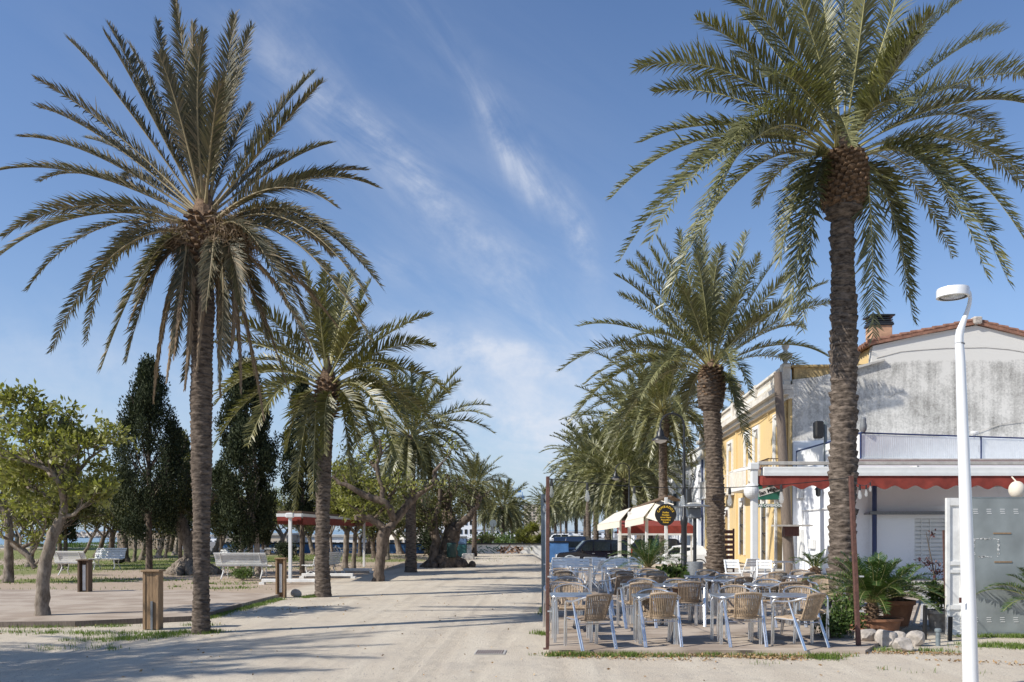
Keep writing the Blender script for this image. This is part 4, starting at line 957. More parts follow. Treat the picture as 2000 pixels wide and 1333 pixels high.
for i, (px, py, lab) in enumerate([(944, 1081, 'tangle of bare grey succulent branches with few leaves by the small path palm')]):
    g = G(px, py); r = empty('bare_shrub', g, 0, lab, 'shrub'); b = MB(); tips = []; rd = random.Random(5)
    for k in range(9): grow(b, tips, Vector((rd.uniform(-.3, .3), 0, 0)), Vector((rd.uniform(-1, 1), rd.uniform(-.5, .5), .9)).normalized(), .7, .06, 2, rd, up=.25)
    b.build('branches', M['bark_dark'], r, True); Vv, Fq = rosettes(tips, np.random.default_rng(3), 5, .12, .25); link('foliage', npmesh('foliage', Vv, [Fq]), M['leaf'], r)
# ---------------------------------------------------------------- buildings
def text_mesh(s, size, loc, rotm, mt, parent, name='lettering', ext=.006, align='CENTER', bold=0, shear=0):
    cu = bpy.data.curves.new(name, 'FONT'); cu.body = s; cu.size = size; cu.extrude = ext; cu.align_x = align; cu.align_y = 'CENTER'; cu.offset = bold; cu.shear = shear
    cu.resolution_u = 3
    o = bpy.data.objects.new(name, cu); COL.objects.link(o)
    dg = bpy.context.evaluated_depsgraph_get(); me = bpy.data.meshes.new_from_object(o.evaluated_get(dg)); bpy.data.objects.remove(o)
    me.transform(Matrix.Translation(loc) @ rotm); me.name = name; me.materials.clear()
    return link(name, me, mt, parent)
UPR = Matrix.Rotation(R_(90), 4, 'X')          # letters standing upright, facing -Y
def wall_open(mb, L, H, ops, th=.35, arch=(), x0=0, z0=0):
    """wall face on y=0 (outward +y), with openings (x0,x1,z0,z1) cut and revealed"""
    xs = sorted({x0, L, *[v for o in ops for v in o[:2]]}); zs = sorted({z0, H, *[v for o in ops for v in o[2:4]]})
    for i in range(len(xs) - 1):
        for j in range(len(zs) - 1):
            cx, cz = (xs[i] + xs[i + 1]) / 2, (zs[j] + zs[j + 1]) / 2
            if any(o[0] < cx < o[1] and o[2] < cz < o[3] for o in ops): continue
            mb.add([(xs[i], 0, zs[j]), (xs[i + 1], 0, zs[j]), (xs[i + 1], 0, zs[j + 1]), (xs[i], 0, zs[j + 1])], [(0, 1, 2, 3)])
    for a, b, c, d in [o[:4] for o in ops]:
        t = th
        mb.add([(a, 0, c), (a, -t, c), (a, -t, d), (a, 0, d)], [(0, 1, 2, 3)]); mb.add([(b, 0, c), (b, -t, c), (b, -t, d), (b, 0, d)], [(0, 3, 2, 1)])
        mb.add([(a, 0, d), (a, -t, d), (b, -t, d), (b, 0, d)], [(0, 1, 2, 3)]); mb.add([(a, 0, c), (b, 0, c), (b, -t, c), (a, -t, c)], [(0, 1, 2, 3)])
CX, CY = at(1547, HOR, 33).x, 33.0                 # near corner of the yellow house
RZF = math.atan2(SD.y, SD.x)                       # facade frame: +x up the street, +y towards the path
def upx(px): return (8.70 * F / (px - 1112) - CY) / SD.y
def zat(py, u): Yq = CY + u * SD.y; return EYE + (HOR - py) * Yq / F
# --- yellow house
yh = empty('yellow_house', (CX, CY, 0), RZF, 'two-storey yellow house with a white balustrade and stone finials', 'house')
LY = 21.4; HC = 7.0
ops = [(1.4, 2.7, 3.65, 6.35), (5.7, 6.7, 3.65, 6.3), (7.7, 8.7, 3.65, 6.3), (12.0, 13.2, 3.65, 6.3), (17.0, 18.1, 3.65, 6.3),
       (1.2, 2.4, 0, 2.9), (4.1, 5.0, .0, 3.0), (8.9, 9.9, .4, 3.1), (13.0, 14.4, 0, 2.75), (17.2, 18.4, 0, 2.8)]
mb = MB(); wall_open(mb, LY, HC, ops)
mb.add([(0, -11, 0), (LY, -11, 0), (LY, -11, HC), (0, -11, HC), (LY, 0, 0), (LY, 0, HC), (0, -.33, HC), (LY, -.33, HC)], [(1, 0, 3, 2), (4, 1, 2, 5), (3, 6, 7, 2)])
mb.box((0.16, .03, 3.5), (.32, .06, 7.0)); mb.box((10.9, .025, 3.5), (.3, .05, 7.0))
mb.build('wall', M['yellow_wall'], yh)
for o in ops:
    up = o[2] > 3; f = MB(); a, b, c, d = o; w = .16
    for x in (a - w / 2, b + w / 2): f.box((x, .03, (c + d + w) / 2), (w, .10, d - c + w))
    f.box(((a + b) / 2, .03, d + w / 2), (b - a - .002, .10, w))
    # rounded head inside the opening
    hh = .34; n = 10; v = [(a, -.06, d), (b, -.06, d)] + [(b + (a - b) * i / n, -.06, d - hh + hh * math.sin(math.pi * i / n) * .96) for i in range(n + 1)]
    f.prism([Vector(q) for q in v], (0, -.04, 0), (0, .05, 0))
    fo = f.build('window' if up else 'doorway', M['white_worn'], yh)
    g = MB(); g.box(((a + b) / 2, -.26, (c + d) / 2), (b - a - .04, .05, d - c - .04))
    for k in range(1, 2): g.box((a + (b - a) * k / 2, -.225, (c + d) / 2), (.05, .03, d - c - .1))
    brown = (a, c) in ((13.0, 0),)
    if up:
        g.build('shutter', M['white_worn'], fo)
    else: g.build('door_leaf', M['brown_door'] if brown else M['dark_glass'] if a in (4.1, 8.9) else M['wood_dark'], fo)
    if a in (4.1, 8.9):
        q = MB()
        for k in range(6): q.tube([(a + (b - a) * k / 5, .05, c), (a + (b - a) * k / 5, .05, d - .3)], .012, 5)
        for z in (c + .7, c + 1.5, c + 2.2): q.box(((a + b) / 2, .05, z), (b - a, .02, .05))
        q.build('grille', M['black_metal'], fo)
c_ = MB()
for z, hgt, out in ((6.86, .16, .14), (7.03, .18, .32), (7.23, .20, .52)): c_.box((LY / 2, out / 2 - .02, z), (LY + .1, out + .05, hgt))
c_.build('cornice', M['balustrade'], yh)
bl = MB(); zb = 7.34
bl.box((LY / 2, .18, zb + .07), (LY, .26, .14)); bl.box((LY / 2, .18, zb + .74), (LY, .26, .10))
pil = [.3, 5.3, 10.6, 15.9, LY - .2]
for x in pil: bl.box((x, .18, zb + .42), (.42, .33, .86), bev=.02)
x = .62
while x < LY - .4:
    if min(abs(x - q) for q in pil) > .3: bl.lathe([(.045, .14), (.05, .2), (.085, .3), (.06, .42), (.04, .5), (.06, .62), (.05, .70)], 8, (x, .18, zb), cap=False)
    x += .24
bl.build('balustrade', M['balustrade'], yh)
for k, x in enumerate((.0, 9.2)):
    f = MB(); f.lathe([(.09, 0), (.07, .1), (.12, .16), (.26, .30), (.28, .40), (.12, .47), (.07, .55), (.14, .66), (.15, .74), (.06, .84), (.02, .92)], 16, (x + .3, .18, zb + .84))
    f.build('finial', M['balustrade'], yh, True)
f = MB(); f.box((.3, -1.9, 7.55), (.42, 3.6, .95)); f.box((.28, -1.9, 8.06), (.55, 3.8, .08)); f.build('parapet_return', M['yellow_old'], yh)
for (x0, x1, z) in ((.9, 3.2, 3.55), (5.2, 9.2, 3.55), (11.5, 13.7, 3.55), (16.5, 18.6, 3.55)):
    f = MB(); f.box(((x0 + x1) / 2, .38, z), (x1 - x0, .74, .14), bev=.02); fo = f.build('balcony', M['white_worn'], yh); q = MB()
    for k in range(int((x1 - x0) / .13) + 1): q.tube([(x0 + .04 + k * .13, .70, z + .06), (x0 + .04 + k * .13, .70, z + .95)], .010, 4)
    for k in range(5): 
        for xx in (x0 + .04, x1 - .04): q.tube([(xx, .1 + k * .13, z + .06), (xx, .1 + k * .13, z + .95)], .010, 4)
    q.box(((x0 + x1) / 2, .70, z + .97), (x1 - x0, .05, .035))
    for xx in (x0 + .04, x1 - .04): q.box((xx, .38, z + .965), (.04, .62, .03))
    q.build('railing', M['rust_post'] if x0 < 1 else M['white_worn'], fo)
f = MB(); f.tube([(.42, .1, 7.0), (.42, .09, .2)], .05, 8); f.tube([(.5, .08, 6.6), (3.5, .08, 6.35), (3.7, .08, 6.7), (5.5, .08, 6.6), (10.6, .08, 6.62)], .018, 5); f.build('drainpipe', M['yellow_old'], yh)

# --- gable wall and the tiled house above it
gp0 = Vector((CX, CY - .04, 0)); gdir = Vector((SD.y, -SD.x, 0))
def gpt(px, py):
    a = (px - 1000) / F; t = (gp0.x - a * gp0.y) / (a * gdir.y - gdir.x); q = gp0 + gdir * t
    q.z = EYE + (HOR - py) * q.y / F; return q
gh = empty('tiled_house', gp0, 0, 'house with a stained blank gable wall, tiled roof and chimney above the roof terrace', 'house'); 
def rel(q): return q - gp0
wp = [gpt(1548, 742), gpt(1600, 736), gpt(1670, 716), gpt(1702, 708), gpt(1705, 676), gpt(1800, 655), gpt(1906, 636), gpt(2000, 658), gpt(2160, 700)]
b0, b1 = gpt(2160, 1040), gpt(1548, 1040); b0.z = b1.z = 0
poly = [rel(q) for q in wp + [b0, b1]]
mb = MB(); mb.prism(poly, (0, 0, 0), SD * .35); mb.build('gable_wall', M['gable'], gh)
# lower part of the wall freshly whitewashed
ww = [gpt(1549, 862), gpt(1700, 858), gpt(1850, 853), gpt(2000, 856), gpt(2160, 862), b0, b1]
mb = MB(); mb.prism([rel(q) for q in ww], (-SD.x * .03, -.03, 0), (-SD.x * .004, -.004, 0)); mb.build('whitewashed_strip', M['whitewash'], gh)
f = MB(); cp_ = [(1712, 700), (1760, 688), (1800, 684), (1850, 681), (1890, 679), (1925, 680), (1970, 683), (2040, 694)]
f.tube([rel(gpt(*q)) + Vector((0, -.012, .02 * math.sin(q[0]))) for q in cp_], .012, 4); f.build('crack', M['concrete'], gh)
f = MB(); f.tube([rel(gpt(1735, 777)) + Vector((0, -.01, 0)), rel(gpt(1750, 768)) + Vector((0, -.01, 0)), rel(gpt(1764, 766)) + Vector((0, -.01, 0))], .012, 4); f.tube([rel(gpt(1890, 852)) + Vector((0, -.03, 0)), rel(gpt(1950, 830)) + Vector((0, -.03, 0)), rel(gpt(2040, 818)) + Vector((0, -.03, 0))], .010, 4); f.build('cable', M['concrete'], gh)
rf = MB(); 
def slab(a, b, th, L, over): # roof plane from a to b in the gable plane, running back along the street
    a, b = rel(a), rel(b); n = Vector((0, 0, th)); o0 = -SD * over; o1 = SD * L
    vs = [a + o0, b + o0, b + o1, a + o1]; rf.add(vs + [v + n for v in vs], [(3, 2, 1, 0), (4, 5, 6, 7), (0, 1, 5, 4), (1, 2, 6, 5), (2, 3, 7, 6), (3, 0, 4, 7)])
pk = gpt(1906, 634); e0, e1 = gpt(1694, 676), gpt(2165, 702)
slab(e0, pk, .10, 16, .12); slab(pk, e1, .10, 16, .12)
for (a, b) in ((e0, pk), (pk, e1)):                                    # verge tiles and pan tiles rows
    a, b = rel(a), rel(b); L = (b - a).length; n = int(L / .38)
    for k in range(n):
        p0, p1 = a.lerp(b, k / n), a.lerp(b, (k + 1.12) / n); up = Vector((0, 0, .13))
        rf.tube([p0 - SD * .02 + up + Vector((0, 0, .05 if (a.z > b.z) == False else .0)), p1 - SD * .02 + up + Vector((0, 0, .0 if (a.z > b.z) == False else .05))], .085, 8)
for k in range(60):                                                  # eave: tile ends along the left eave
    q = rel(e0) + SD * (.1 + k * .26); rf.tube([q + Vector((-.08, 0, .08)), q + Vector((.5, 0, .08 + .10))], .09, 7)
rf.build('roof', M['roof_tile'], gh, True)
f = MB(); f.box(rel(gpt(1906, 630)) + Vector((0, -.02, .05)), (.32, .35, .28), bev=.04); f.build('ridge_stone', M['rock'], gh)
f = MB(); q = rel(e0); f.prism([q + Vector((.25, .4, 0)), q + Vector((.25, .4, -3)), q + Vector((.25, .4, -3)) + SD * 15, q + Vector((.25, .4, 0)) + SD * 15], (0, 0, 0), (.2, 0, 0)); f.build('side_wall', M['yellow_wall'], gh)
f = MB(); q0, q1 = rel(gpt(1662, 722)), rel(gpt(1726, 704)); f.bar(q0 - SD * .07, q1 - SD * .07, .16, .07); f.build('ledge', M['concrete'], gh)
ch = MB(); cc = rel(gpt(1733, 660)) + SD * .9; zc0 = cc.z - .5; zt = EYE + (HOR - 634) * 33.2 / F
ch.box((cc.x, cc.y, (zc0 + zt) / 2), (.80, .62, zt - zc0), bev=.01); co = ch.build('chimney', M['stucco_orange'], gh)
q = MB(); q.box((cc.x, cc.y, zt + .045), (.90, .72, .08))
for k in range(3): q.box((cc.x, cc.y, zt + .12 + .085 * k), (.86 - .02 * k, .68 - .02 * k, .04))
q.box((cc.x, cc.y, zt + .20), (.62, .46, .3)); q.box((cc.x, cc.y, zt + .39), (.96, .78, .06)); q.build('chimney_cap', M['black_metal'], co)

# --- restaurant with roof terrace
RX, RY = at(1672, HOR, 28).x, 28.0; TZ = 3.95
rs = empty('restaurant', (RX, RY, 0), 0, 'white single-storey restaurant under the stained gable, with a shuttered hatch and roof terrace', 'restaurant')
mb = MB(); W = 11.0; hatch = (at(1786, 0, 28).x - RX, at(1850, 0, 28).x - RX, .55, 2.03)
xs = [(0, hatch[0], 0, TZ), (hatch[1], W, 0, TZ), (hatch[0], hatch[1], 0, hatch[2]), (hatch[0], hatch[1], hatch[3], TZ)]
for a, b, c, d in xs: mb.add([(a, 0, c), (b, 0, c), (b, 0, d), (a, 0, d)], [(0, 1, 2, 3)])
a, b, c, d = hatch; mb.add([(a, 0, c), (a, .15, c), (a, .15, d), (a, 0, d), (b, 0, c), (b, .15, c), (b, .15, d), (b, 0, d)], [(0, 1, 2, 3), (7, 6, 5, 4), (3, 2, 6, 7), (4, 5, 1, 0)])
fe = Vector((CX + .25 - RX, CY - .08 - RY, 0))
mb.add([(0, 0, 0), tuple(fe), (fe.x, fe.y, TZ), (0, 0, TZ), (W, 0, 0), (W, 0, TZ), (W, 4.6, 0), (W, 4.6, TZ)], [(0, 3, 2, 1), (3, 5, 7, 2), (4, 6, 7, 5)])
mb.box((.17, -.035, 1.65), (.42, .05, 3.3)); mb.box((1.7, -.02, 1.66 + .79), (3.4, .035, .03))
mb.build('wall', M['white_wall'], rs)
f = MB(); f.box(((a + b) / 2, .12, (c + d) / 2), (b - a, .03, d - c)); n = 11
for k in range(n): f.box(((a + b) / 2, .08, c + (k + .5) * (d - c) / n), (b - a - .04, .05, (d - c) / n * .72), bev=.006)
for x in (a + .03, a + .26, (a + b) / 2, b - .03): f.box((x, .05, (c + d) / 2), (.035, .03, d - c))
f.build('hatch_shutter', M['white_paint'], rs)
x0 = at(1693, 0, 27.7).x - RX; x1 = at(1850, 0, 27.7).x - RX; z = EYE + (HOR - 1004) * 27.7 / F
f = MB(); f.box(((x0 + x1) / 2, -.3, z), (x1 - x0, .5, .05)); f.box(((x0 + x1) / 2, -.53, z + .035), (x1 - x0, .05, .09)); f.build('hatch_canopy', M['grey_metal'], rs)
f = MB(); x = at(1710, 0, 27.6).x - RX; f.tube([(x, -.32, -.02), (x, -.32, 3.6)], .075, 10); f.build('support_pole', M['blue_paint'], rs, True)
f = MB(); f.box((W / 2, .1, TZ + .03), (W, .3, .06)); f.build('roof_edge', M['concrete'], rs)
# utilities on the street-side wall
for (px, py, w_, h_) in ((1560, 955, .45, .75), (1561, 1062, .45, 1.1), (1587, 1063, .5, .35)):
    t = (1672 - px) / 118; q = Vector((fe.x * t, fe.y * t, 0)); Yq = RY + q.y; z = EYE + (HOR - py) * Yq / F
    f = MB(); f.box((q.x - .06, q.y, z), (.12, w_, h_), bev=.01); f.build('meter_box', M['white_paint'], rs)
f = MB(); f.tube([(fe.x * .9 - .06, fe.y * .9, .9), (fe.x * .9 - .06, fe.y * .9, 2.4), (fe.x * .35 - .06, fe.y * .35, 2.42), (fe.x * .35 - .06, fe.y * .35, 3.6)], .022, 6); f.build('cable_duct', M['white_worn'], rs)
# railing of the roof terrace
def dist_pt(px, py, Y): q = at(px, py, Y); q.x -= RX; q.y -= RY; return q
f = MB(); r0, r1, r2 = dist_pt(1556, 882, 32.7), dist_pt(1681, 846, 28.15), dist_pt(2050, 858, 30.2)
f.tube([r0, r1, r2], .03, 6)
lowz = TZ + .12
for t in (0, .58): q = r0.lerp(r1, t); f.tube([(q.x, q.y, TZ), q], .03, 6)
for t in (0, .62, 1): q = r1.lerp(r2, t); f.tube([(q.x, q.y, TZ), q], .035, 6); f.tube([(q.x, q.y, q.z), (q.x + .1, q.y + .5, TZ)], .02, 5)
f.build('terrace_railing', M['blue_paint'], rs, True)
f = MB()
for (p0, p1) in ((r0, r1), (r1, r2)):
    L = (p1 - p0).length; n = int(L / .085)
    for k in range(n):
        q = p0.lerp(p1, (k + .5) / n); d = (p1 - p0).normalized(); ang = math.atan2(d.y, d.x)
        f.box((q.x, q.y, (lowz + q.z - .05) / 2), (.068, .012, q.z - .05 - lowz), Matrix.Rotation(ang, 3, 'Z'))
    a, b = p0.copy(), p1.copy(); a.z = b.z = lowz; f.bar(a, b, .03, .04)
f.build('slat_screen', M['white_chair'], rs)
# things fixed to or standing on the terrace
o = empty('loudspeaker', at(1606, 840, 30.5), 0, 'black loudspeaker bolted to a white mast above the roof terrace', 'loudspeaker'); 
f = MB(); f.box((-.14, 0, 0), (.30, .34, .62), bev=.05); f.build('cabinet', M['black'], o)
f = MB(); f.box((.12, .02, -.75), (.09, .09, 2.1)); f.box((.0, .02, .1), (.2, .06, .06)); f.build('mast', M['grey_post'], o)
o = empty('owl_figure', at(1686, 845, 28.2), 0, 'grey owl-shaped bird scarer perched on the terrace railing', 'figurine')
f = MB(); f.lathe([(.06, 0), (.11, .08), (.115, .22), (.09, .33), (.095, .40), (.085, .47), (.03, .51)], 14); f.lathe([(.02, .47), (.008, .54)], 6, (-.06, 0, 0)); f.lathe([(.02, .47), (.008, .54)], 6, (.06, 0, 0)); f.build('body', M['grey_metal'], o, True)
o = empty('floodlight', at(1903, 846, 29.4), 0, 'round white floodlight on the terrace railing behind the white street lamp', 'lamp')
f = MB(); f.lathe([(.02, -.06), (.12, -.03), (.14, .03), (.10, .06)], 14, (0, 0, 0)); f.tube([(0, 0, -.05), (.05, .1, -.25)], .02, 5); f.build('head', M['white_paint'], o, True)
o = empty('wall_lantern', at(1598, 962, 30.6), 0, 'small black lantern on the white side wall under the red valance', 'lantern')
f = MB(); f.lathe([(.03, -.16), (.09, -.10), (.10, .08), (.15, .1), (.02, .24)], 6); f.bar((0, 0, .15), (.5, .1, .15), .03, .03); f.build('frame', M['black_metal'], o)
f = MB(); f.lathe([(.03, -.08), (.05, 0), (.03, .05)], 8); f.build('bulb', M['white_paint'], o)

# --- big awning
AY = 25.5; ax0, ax1 = at(1473, 0, AY).x, at(2120, 0, AY).x
aw = empty('awning', (ax0, AY, 0), 0, 'long awning with white cassette and scalloped dark red valance over the terrace', 'awning'); W2 = ax1 - ax0
def za(py): return EYE + (HOR - py) * AY / F
f = MB(); f.box((0, 0, (za(905)) / 2), (.19, .19, za(905)), bev=.015)
f.box((-.02, 0, za(905) - .10), (.30, .26, .22), bev=.03); f.lathe([(.22 * math.sin(math.pi * i / 12) + .004, -.24 * math.cos(math.pi * i / 12)) for i in range(13)], 18, (-.10, -.05, za(960))); f.build('post', M['white_paint'], aw)
f = MB(); f.box((W2 / 2 + .1, -.03, za(905.5)), (W2, .16, .10), bev=.01); f.build('gutter', M['concrete'], aw)
f = MB(); f.box((W2 / 2 + .25, .05, za(921)), (W2, .30, za(912) - za(929)), bev=.02); f.box((W2 / 2 + .25, -.13, za(927)), (W2, .06, .10)); f.build('cassette', M['white_paint'], aw)
f = MB(); z0, z1 = za(930), za(949); amp = .055; per = .62; n = 260; xa, xb = .22, W2
vs, fs = [], []
for i in range(n + 1):
    x = xa + (xb - xa) * i / n; ph = x / per * math.pi; zz = z1 - .06 - amp * math.sin(ph * 2) ; yy = -.10 + .012 * math.sin(x * 9)
    vs += [(x, -.12, z0), (x, yy - .03, zz), (x, -.112, z0), (x, yy - .022, zz)]
for i in range(n):
    k = i * 4; fs += [(k, k + 1, k + 5, k + 4), (k + 2, k + 6, k + 7, k + 3), (k + 1, k + 3, k + 7, k + 5)]
f.add(vs, fs); f.add([(.05, .0, z0), (.22, -.11, z0), (.22, -.11, z1), (.05, .02, z1 + .08)], [(0, 1, 2, 3)]); f.build('valance', M['red_cloth'], aw)
f = MB(); d = 2.45; f.add([(.2, 0, za(916)), (W2, 0, za(916)), (W2, d, 3.72), (.2, d, 3.72)], [(0, 1, 2, 3)]); f.add([(.2, 0, za(916) - .02), (W2, 0, za(916) - .02), (W2, d, 3.70), (.2, d, 3.70)], [(3, 2, 1, 0)]); f.build('canvas', M['red_cloth'], aw)
for x in (0.05, 5.0, 9.5): 
    f = MB(); f.bar((x, .1, za(912)), (x, d, 3.6), .06, .08); f.build('arm', M['white_worn'], aw)
for px in (1731, 1893, 1942):
    f = MB(); q = at(px, 952, 26.3); f.lathe([(.22, 0), (.20, .05), (.05, .10)], 12, (q.x - ax0, q.y - AY, q.z)); f.build('ceiling_lamp', M['white_paint'], aw)
o = empty('white_globe_lamp', at(1986, 957, 25.0), 0, 'round white globe lamp hanging at the right end of the red valance', 'lamp')
f = MB(); f.lathe([(.22 * math.sin(math.pi * i / 12) + .004, -.26 * math.cos(math.pi * i / 12)) for i in range(13)], 18); f.tube([(0, 0, .22), (0, .25, .40)], .02, 5); f.build('globe', M['cream_cloth'], o, True)
# low white wall block behind the glass screen
# wooden telegraph pole
o = empty('telegraph_pole', (at(1543, 0, 30).x, 30, 0), 0, 'weathered leaning wooden telegraph pole before the yellow house', 'pole')
f = MB(); t = at(1519, 728, 30); f.tube([(0, 0, -.1), ((t.x - o.location.x) * .5, 0, t.z * .5), (t.x - o.location.x, 0, t.z)], [.20, .17, .14], 10); f.build('shaft', M['wood_pole'], o, True)
f = MB(); f.box((-.05, -.25, EYE + (HOR - 1037) * 30 / F), (.5, .3, .38), bev=.02); f.build('junction_box', M['brown_door'], o)
f = MB(); f.box((-.05, -.35, EYE + (HOR - 1027) * 29.7 / F), (1.3, .5, .06)); f.build('small_roof', M['concrete'], o)
# green pub sign
gs = empty('green_bar_sign', at(1502, 958, 26.2), 0, 'green rectangular bar sign with a slanted white band hanging under the awning', 'sign')
k = 26.2 / F
f = MB(); f.box((0, 0, -5 * k), (42 * k, .10, 27 * k), bev=.01); f.build('panel', M['green_sign'], gs)
f = MB(); f.prism([Vector((-20.9 * k, 0, 1 * k)), Vector((-20.9 * k, 0, -13 * k)), Vector((20.9 * k, 0, -1 * k)), Vector((20.9 * k, 0, 11 * k))][::-1], (0, -.062, 0), (0, -.051, 0)); f.build('band', M['white_worn'], gs)
text_mesh('San Miguel', 10.5 * k, (0, -.066, -0.8 * k), Matrix.Rotation(-.29, 4, 'Y') @ UPR, M['black'], gs, bold=.004)
f = MB(); f.box((0, .0, -30 * k), (42 * k, .05, 7 * k)); f.build('name_strip', M['green_sign'], gs)
text_mesh('BAR CAMBADOS', 6.6 * k, (0, -.030, -30 * k), UPR, M['white_paint'], gs, bold=.006)
f = MB(); f.tube([(-19 * k, 0, 8 * k), (-19 * k, 0, -33 * k)], .015, 5); f.tube([(19 * k, 0, 8 * k), (19 * k, 0, -33 * k)], .015, 5); f.tube([(-24 * k, 0, 10 * k), (22 * k, 0, 10 * k)], .03, 6); f.build('bracket', M['black_metal'], gs)

# --- white terraced house up the street
x1376 = (8.70 * F / (1376 - 1112)); wh = empty('white_house', (1376 / 1000 * 0 + (1376 - 1000) * x1376 / F, x1376, gzf(14, x1376)), RZF, 'two-storey white house with a cornice, past the yellow house up the street', 'house')
z_ = -gzf(14, x1376); ops = []
for k in range(5): ops += [(1.6 + k * 3.9, 2.7 + k * 3.9, 3.5 + z_, 5.6 + z_), (1.5 + k * 3.9, 2.8 + k * 3.9, 0, 2.4 + z_)]
mb = MB(); wall_open(mb, 20, 6.3 + z_, ops); mb.add([(0, 0, 0), (0, -9, 0), (0, -9, 6.3 + z_), (0, 0, 6.3 + z_), (20, 0, 6.3 + z_), (20, -9, 6.3 + z_)], [(0, 1, 2, 3), (3, 2, 5, 4)]); mb.build('wall', M['white_wall'], wh)
f = MB(); f.box((10, .12, 6.35 + z_), (20.2, .35, .14)); f.box((10, .08, 6.7 + z_), (20.1, .24, .55)); f.box((10, .14, 7.0 + z_), (20.2, .36, .10)); f.build('cornice', M['white_worn'], wh)
for a, b, c, d in ops:
    f = MB(); f.box(((a + b) / 2, -.28, (c + d) / 2), (b - a, .05, d - c)); f.box(((a + b) / 2, -.24, (c + d) / 2), (.05, .04, d - c)); f.build('window' if c > 2 else 'door', M['dark_glass'] if c > 2 else M['grey_blue_wall'], wh)
for k in (0, 2, 4):
    f = MB(); x = 2.15 + k * 3.9; f.box((x, .35, 3.4 + z_), (2, .7, .12)); fo = f.build('balcony', M['white_worn'], wh); q = MB()
    for j in range(15): q.tube([(x - .95 + j * .135, .66, 3.45 + z_), (x - .95 + j * .135, .66, 4.35 + z_)], .012, 4)
    q.box((x, .66, 4.37 + z_), (2, .05, .04)); q.build('railing', M['black_metal'], fo)
f = MB(); f.tube([(.3, .1, 0), (.3, .1, 6.2 + z_)], .07, 6); f.build('drainpipe', M['blue_paint'], wh)
wy = x1376 + 20.2
for k, (L, H, lab, mt) in enumerate(((24, 7.4, 'plain cream house beyond the white one, mostly behind palms', 'tan_wall'), (30, 6.2, 'low far white house at the end of the row behind the avenue palms', 'white_wall'))):
    o = empty('town_house', (8.70 + (112 / F) * wy, wy, gzf(16, wy)), RZF, lab, 'house', 'houses along the street'); z_ = 1.0
    ops = []
    for j in range(int(L / 4)): ops += [(1.2 + j * 4, 2.4 + j * 4, 3.4 + z_, 5.2 + z_), (1.2 + j * 4, 2.5 + j * 4, 0, 2.3 + z_)]
    mb = MB(); wall_open(mb, L, H, ops); mb.add([(0, 0, 0), (0, -9, 0), (0, -9, H), (0, 0, H), (L, 0, H), (L, -9, H)], [(0, 1, 2, 3), (3, 2, 5, 4)]); mb.build('wall', M[mt], o)
    for a, b, c, d in ops: f = MB(); f.box(((a + b) / 2, -.28, (c + d) / 2), (b - a, .05, d - c)); f.build('window' if c > 2 else 'door', M['dark_glass'], o)
    f = MB(); f.box((L / 2, .1, H + .1), (L, .4, .25)); f.build('cornice', M['white_worn'], o); wy += L + .1

# ---------------------------------------------------------------- cream kiosk canopy and the sign
KY = 36.0
ks = empty('canopy_kiosk', (at(1300, 0, KY).x, KY, gzf(6, KY)), 0, 'terrace shelter with cream drop awnings on white posts', 'shelter'); KX = ks.location.x
def kp(px, py, Y=KY): q = at(px, py, Y); return Vector((q.x - KX, Y - KY, q.z - ks.location.z))
for px, Y in ((1211, 44), (1229, 40), (1263, 38), (1301, KY)):
    f = MB(); t = kp(px, 1000 if px < 1300 else 972, Y); f.box((t.x, t.y, t.z / 2 - .3), (.13, .13, t.z + .6), bev=.01); f.build('post', M['white_paint'], ks)
f = MB(); f.bar(kp(1199, 1008, 46), kp(1305, 970, KY), .25, .08); f.bar(kp(1305, 970, KY), kp(1322, 978, 37.5), .3, .08); f.build('roof_beam', M['wood_dark'], ks)
for (a, b, c, d, e, g_) in (((1232, 992, 42), (1200, 1003, 45), (1167, 1025, 42), (1210, 1018, 39.5), 9, 0), ((1285, 975, 38), (1236, 991, 41.8), (1221, 1018, 39.3), (1257, 1010, 37.2), 9, 0)):
    f = MB(); A, B, C, D = (kp(*q) for q in (a, b, c, d))
    f.add([A, B, C, D, A - Vector((0, 0, .02)), B - Vector((0, 0, .02)), C - Vector((0, 0, .02)), D - Vector((0, 0, .02))], [(0, 1, 2, 3), (7, 6, 5, 4), (0, 4, 5, 1), (1, 5, 6, 2), (3, 2, 6, 7)])
    v = Vector((0, 0, -.30)); f.add([C, D, D + v, C + v], [(0, 1, 2, 3)]); w = Vector((0, .02, 0)); f.add([C + w, D + w, D + v + w, C + v + w], [(3, 2, 1, 0)])
    f.build('drop_awning', M['cream_cloth'], ks)
f = MB(); A, B, C, D = kp(1285, 976, 38), kp(1262, 1012, 37.2), kp(1300, 1024, 36.4), kp(1316, 985, 37)
f.add([A, B, C, D], [(0, 1, 2, 3)]); f.add([q + Vector((0, .04, 0)) for q in (A, B, C, D)], [(3, 2, 1, 0)]); f.build('side_cloth', M['cream_cloth'], ks)
# red strip awning behind
o = empty('red_strip_awning', (at(1206, 0, 45).x, 45, 0), 0, 'low red strip awning with a white edge behind the kiosk posts', 'awning')
x1 = at(1354, 0, 45).x - o.location.x; z = EYE + (HOR - 1035) * 45 / F
f = MB(); f.box((x1 / 2, 0, z), (x1, .12, .42)); f.build('valance', M['red_cloth'], o)
f = MB(); f.box((x1 / 2, -.02, z - .25), (x1, .16, .10)); f.build('edge', M['white_paint'], o)
f = MB(); f.add([(0, 0, z + .2), (x1, 0, z + .2), (x1, 2, z + .5), (0, 2, z + .5)], [(0, 1, 2, 3)]); f.build('canvas', M['red_cloth'], o)
for x in (.08, x1 * .33, x1 * .66, x1 - .08): f = MB(); f.box((x, .1, z / 2 - .5), (.09, .09, z + .8)); f.build('post', M['white_paint'], o)
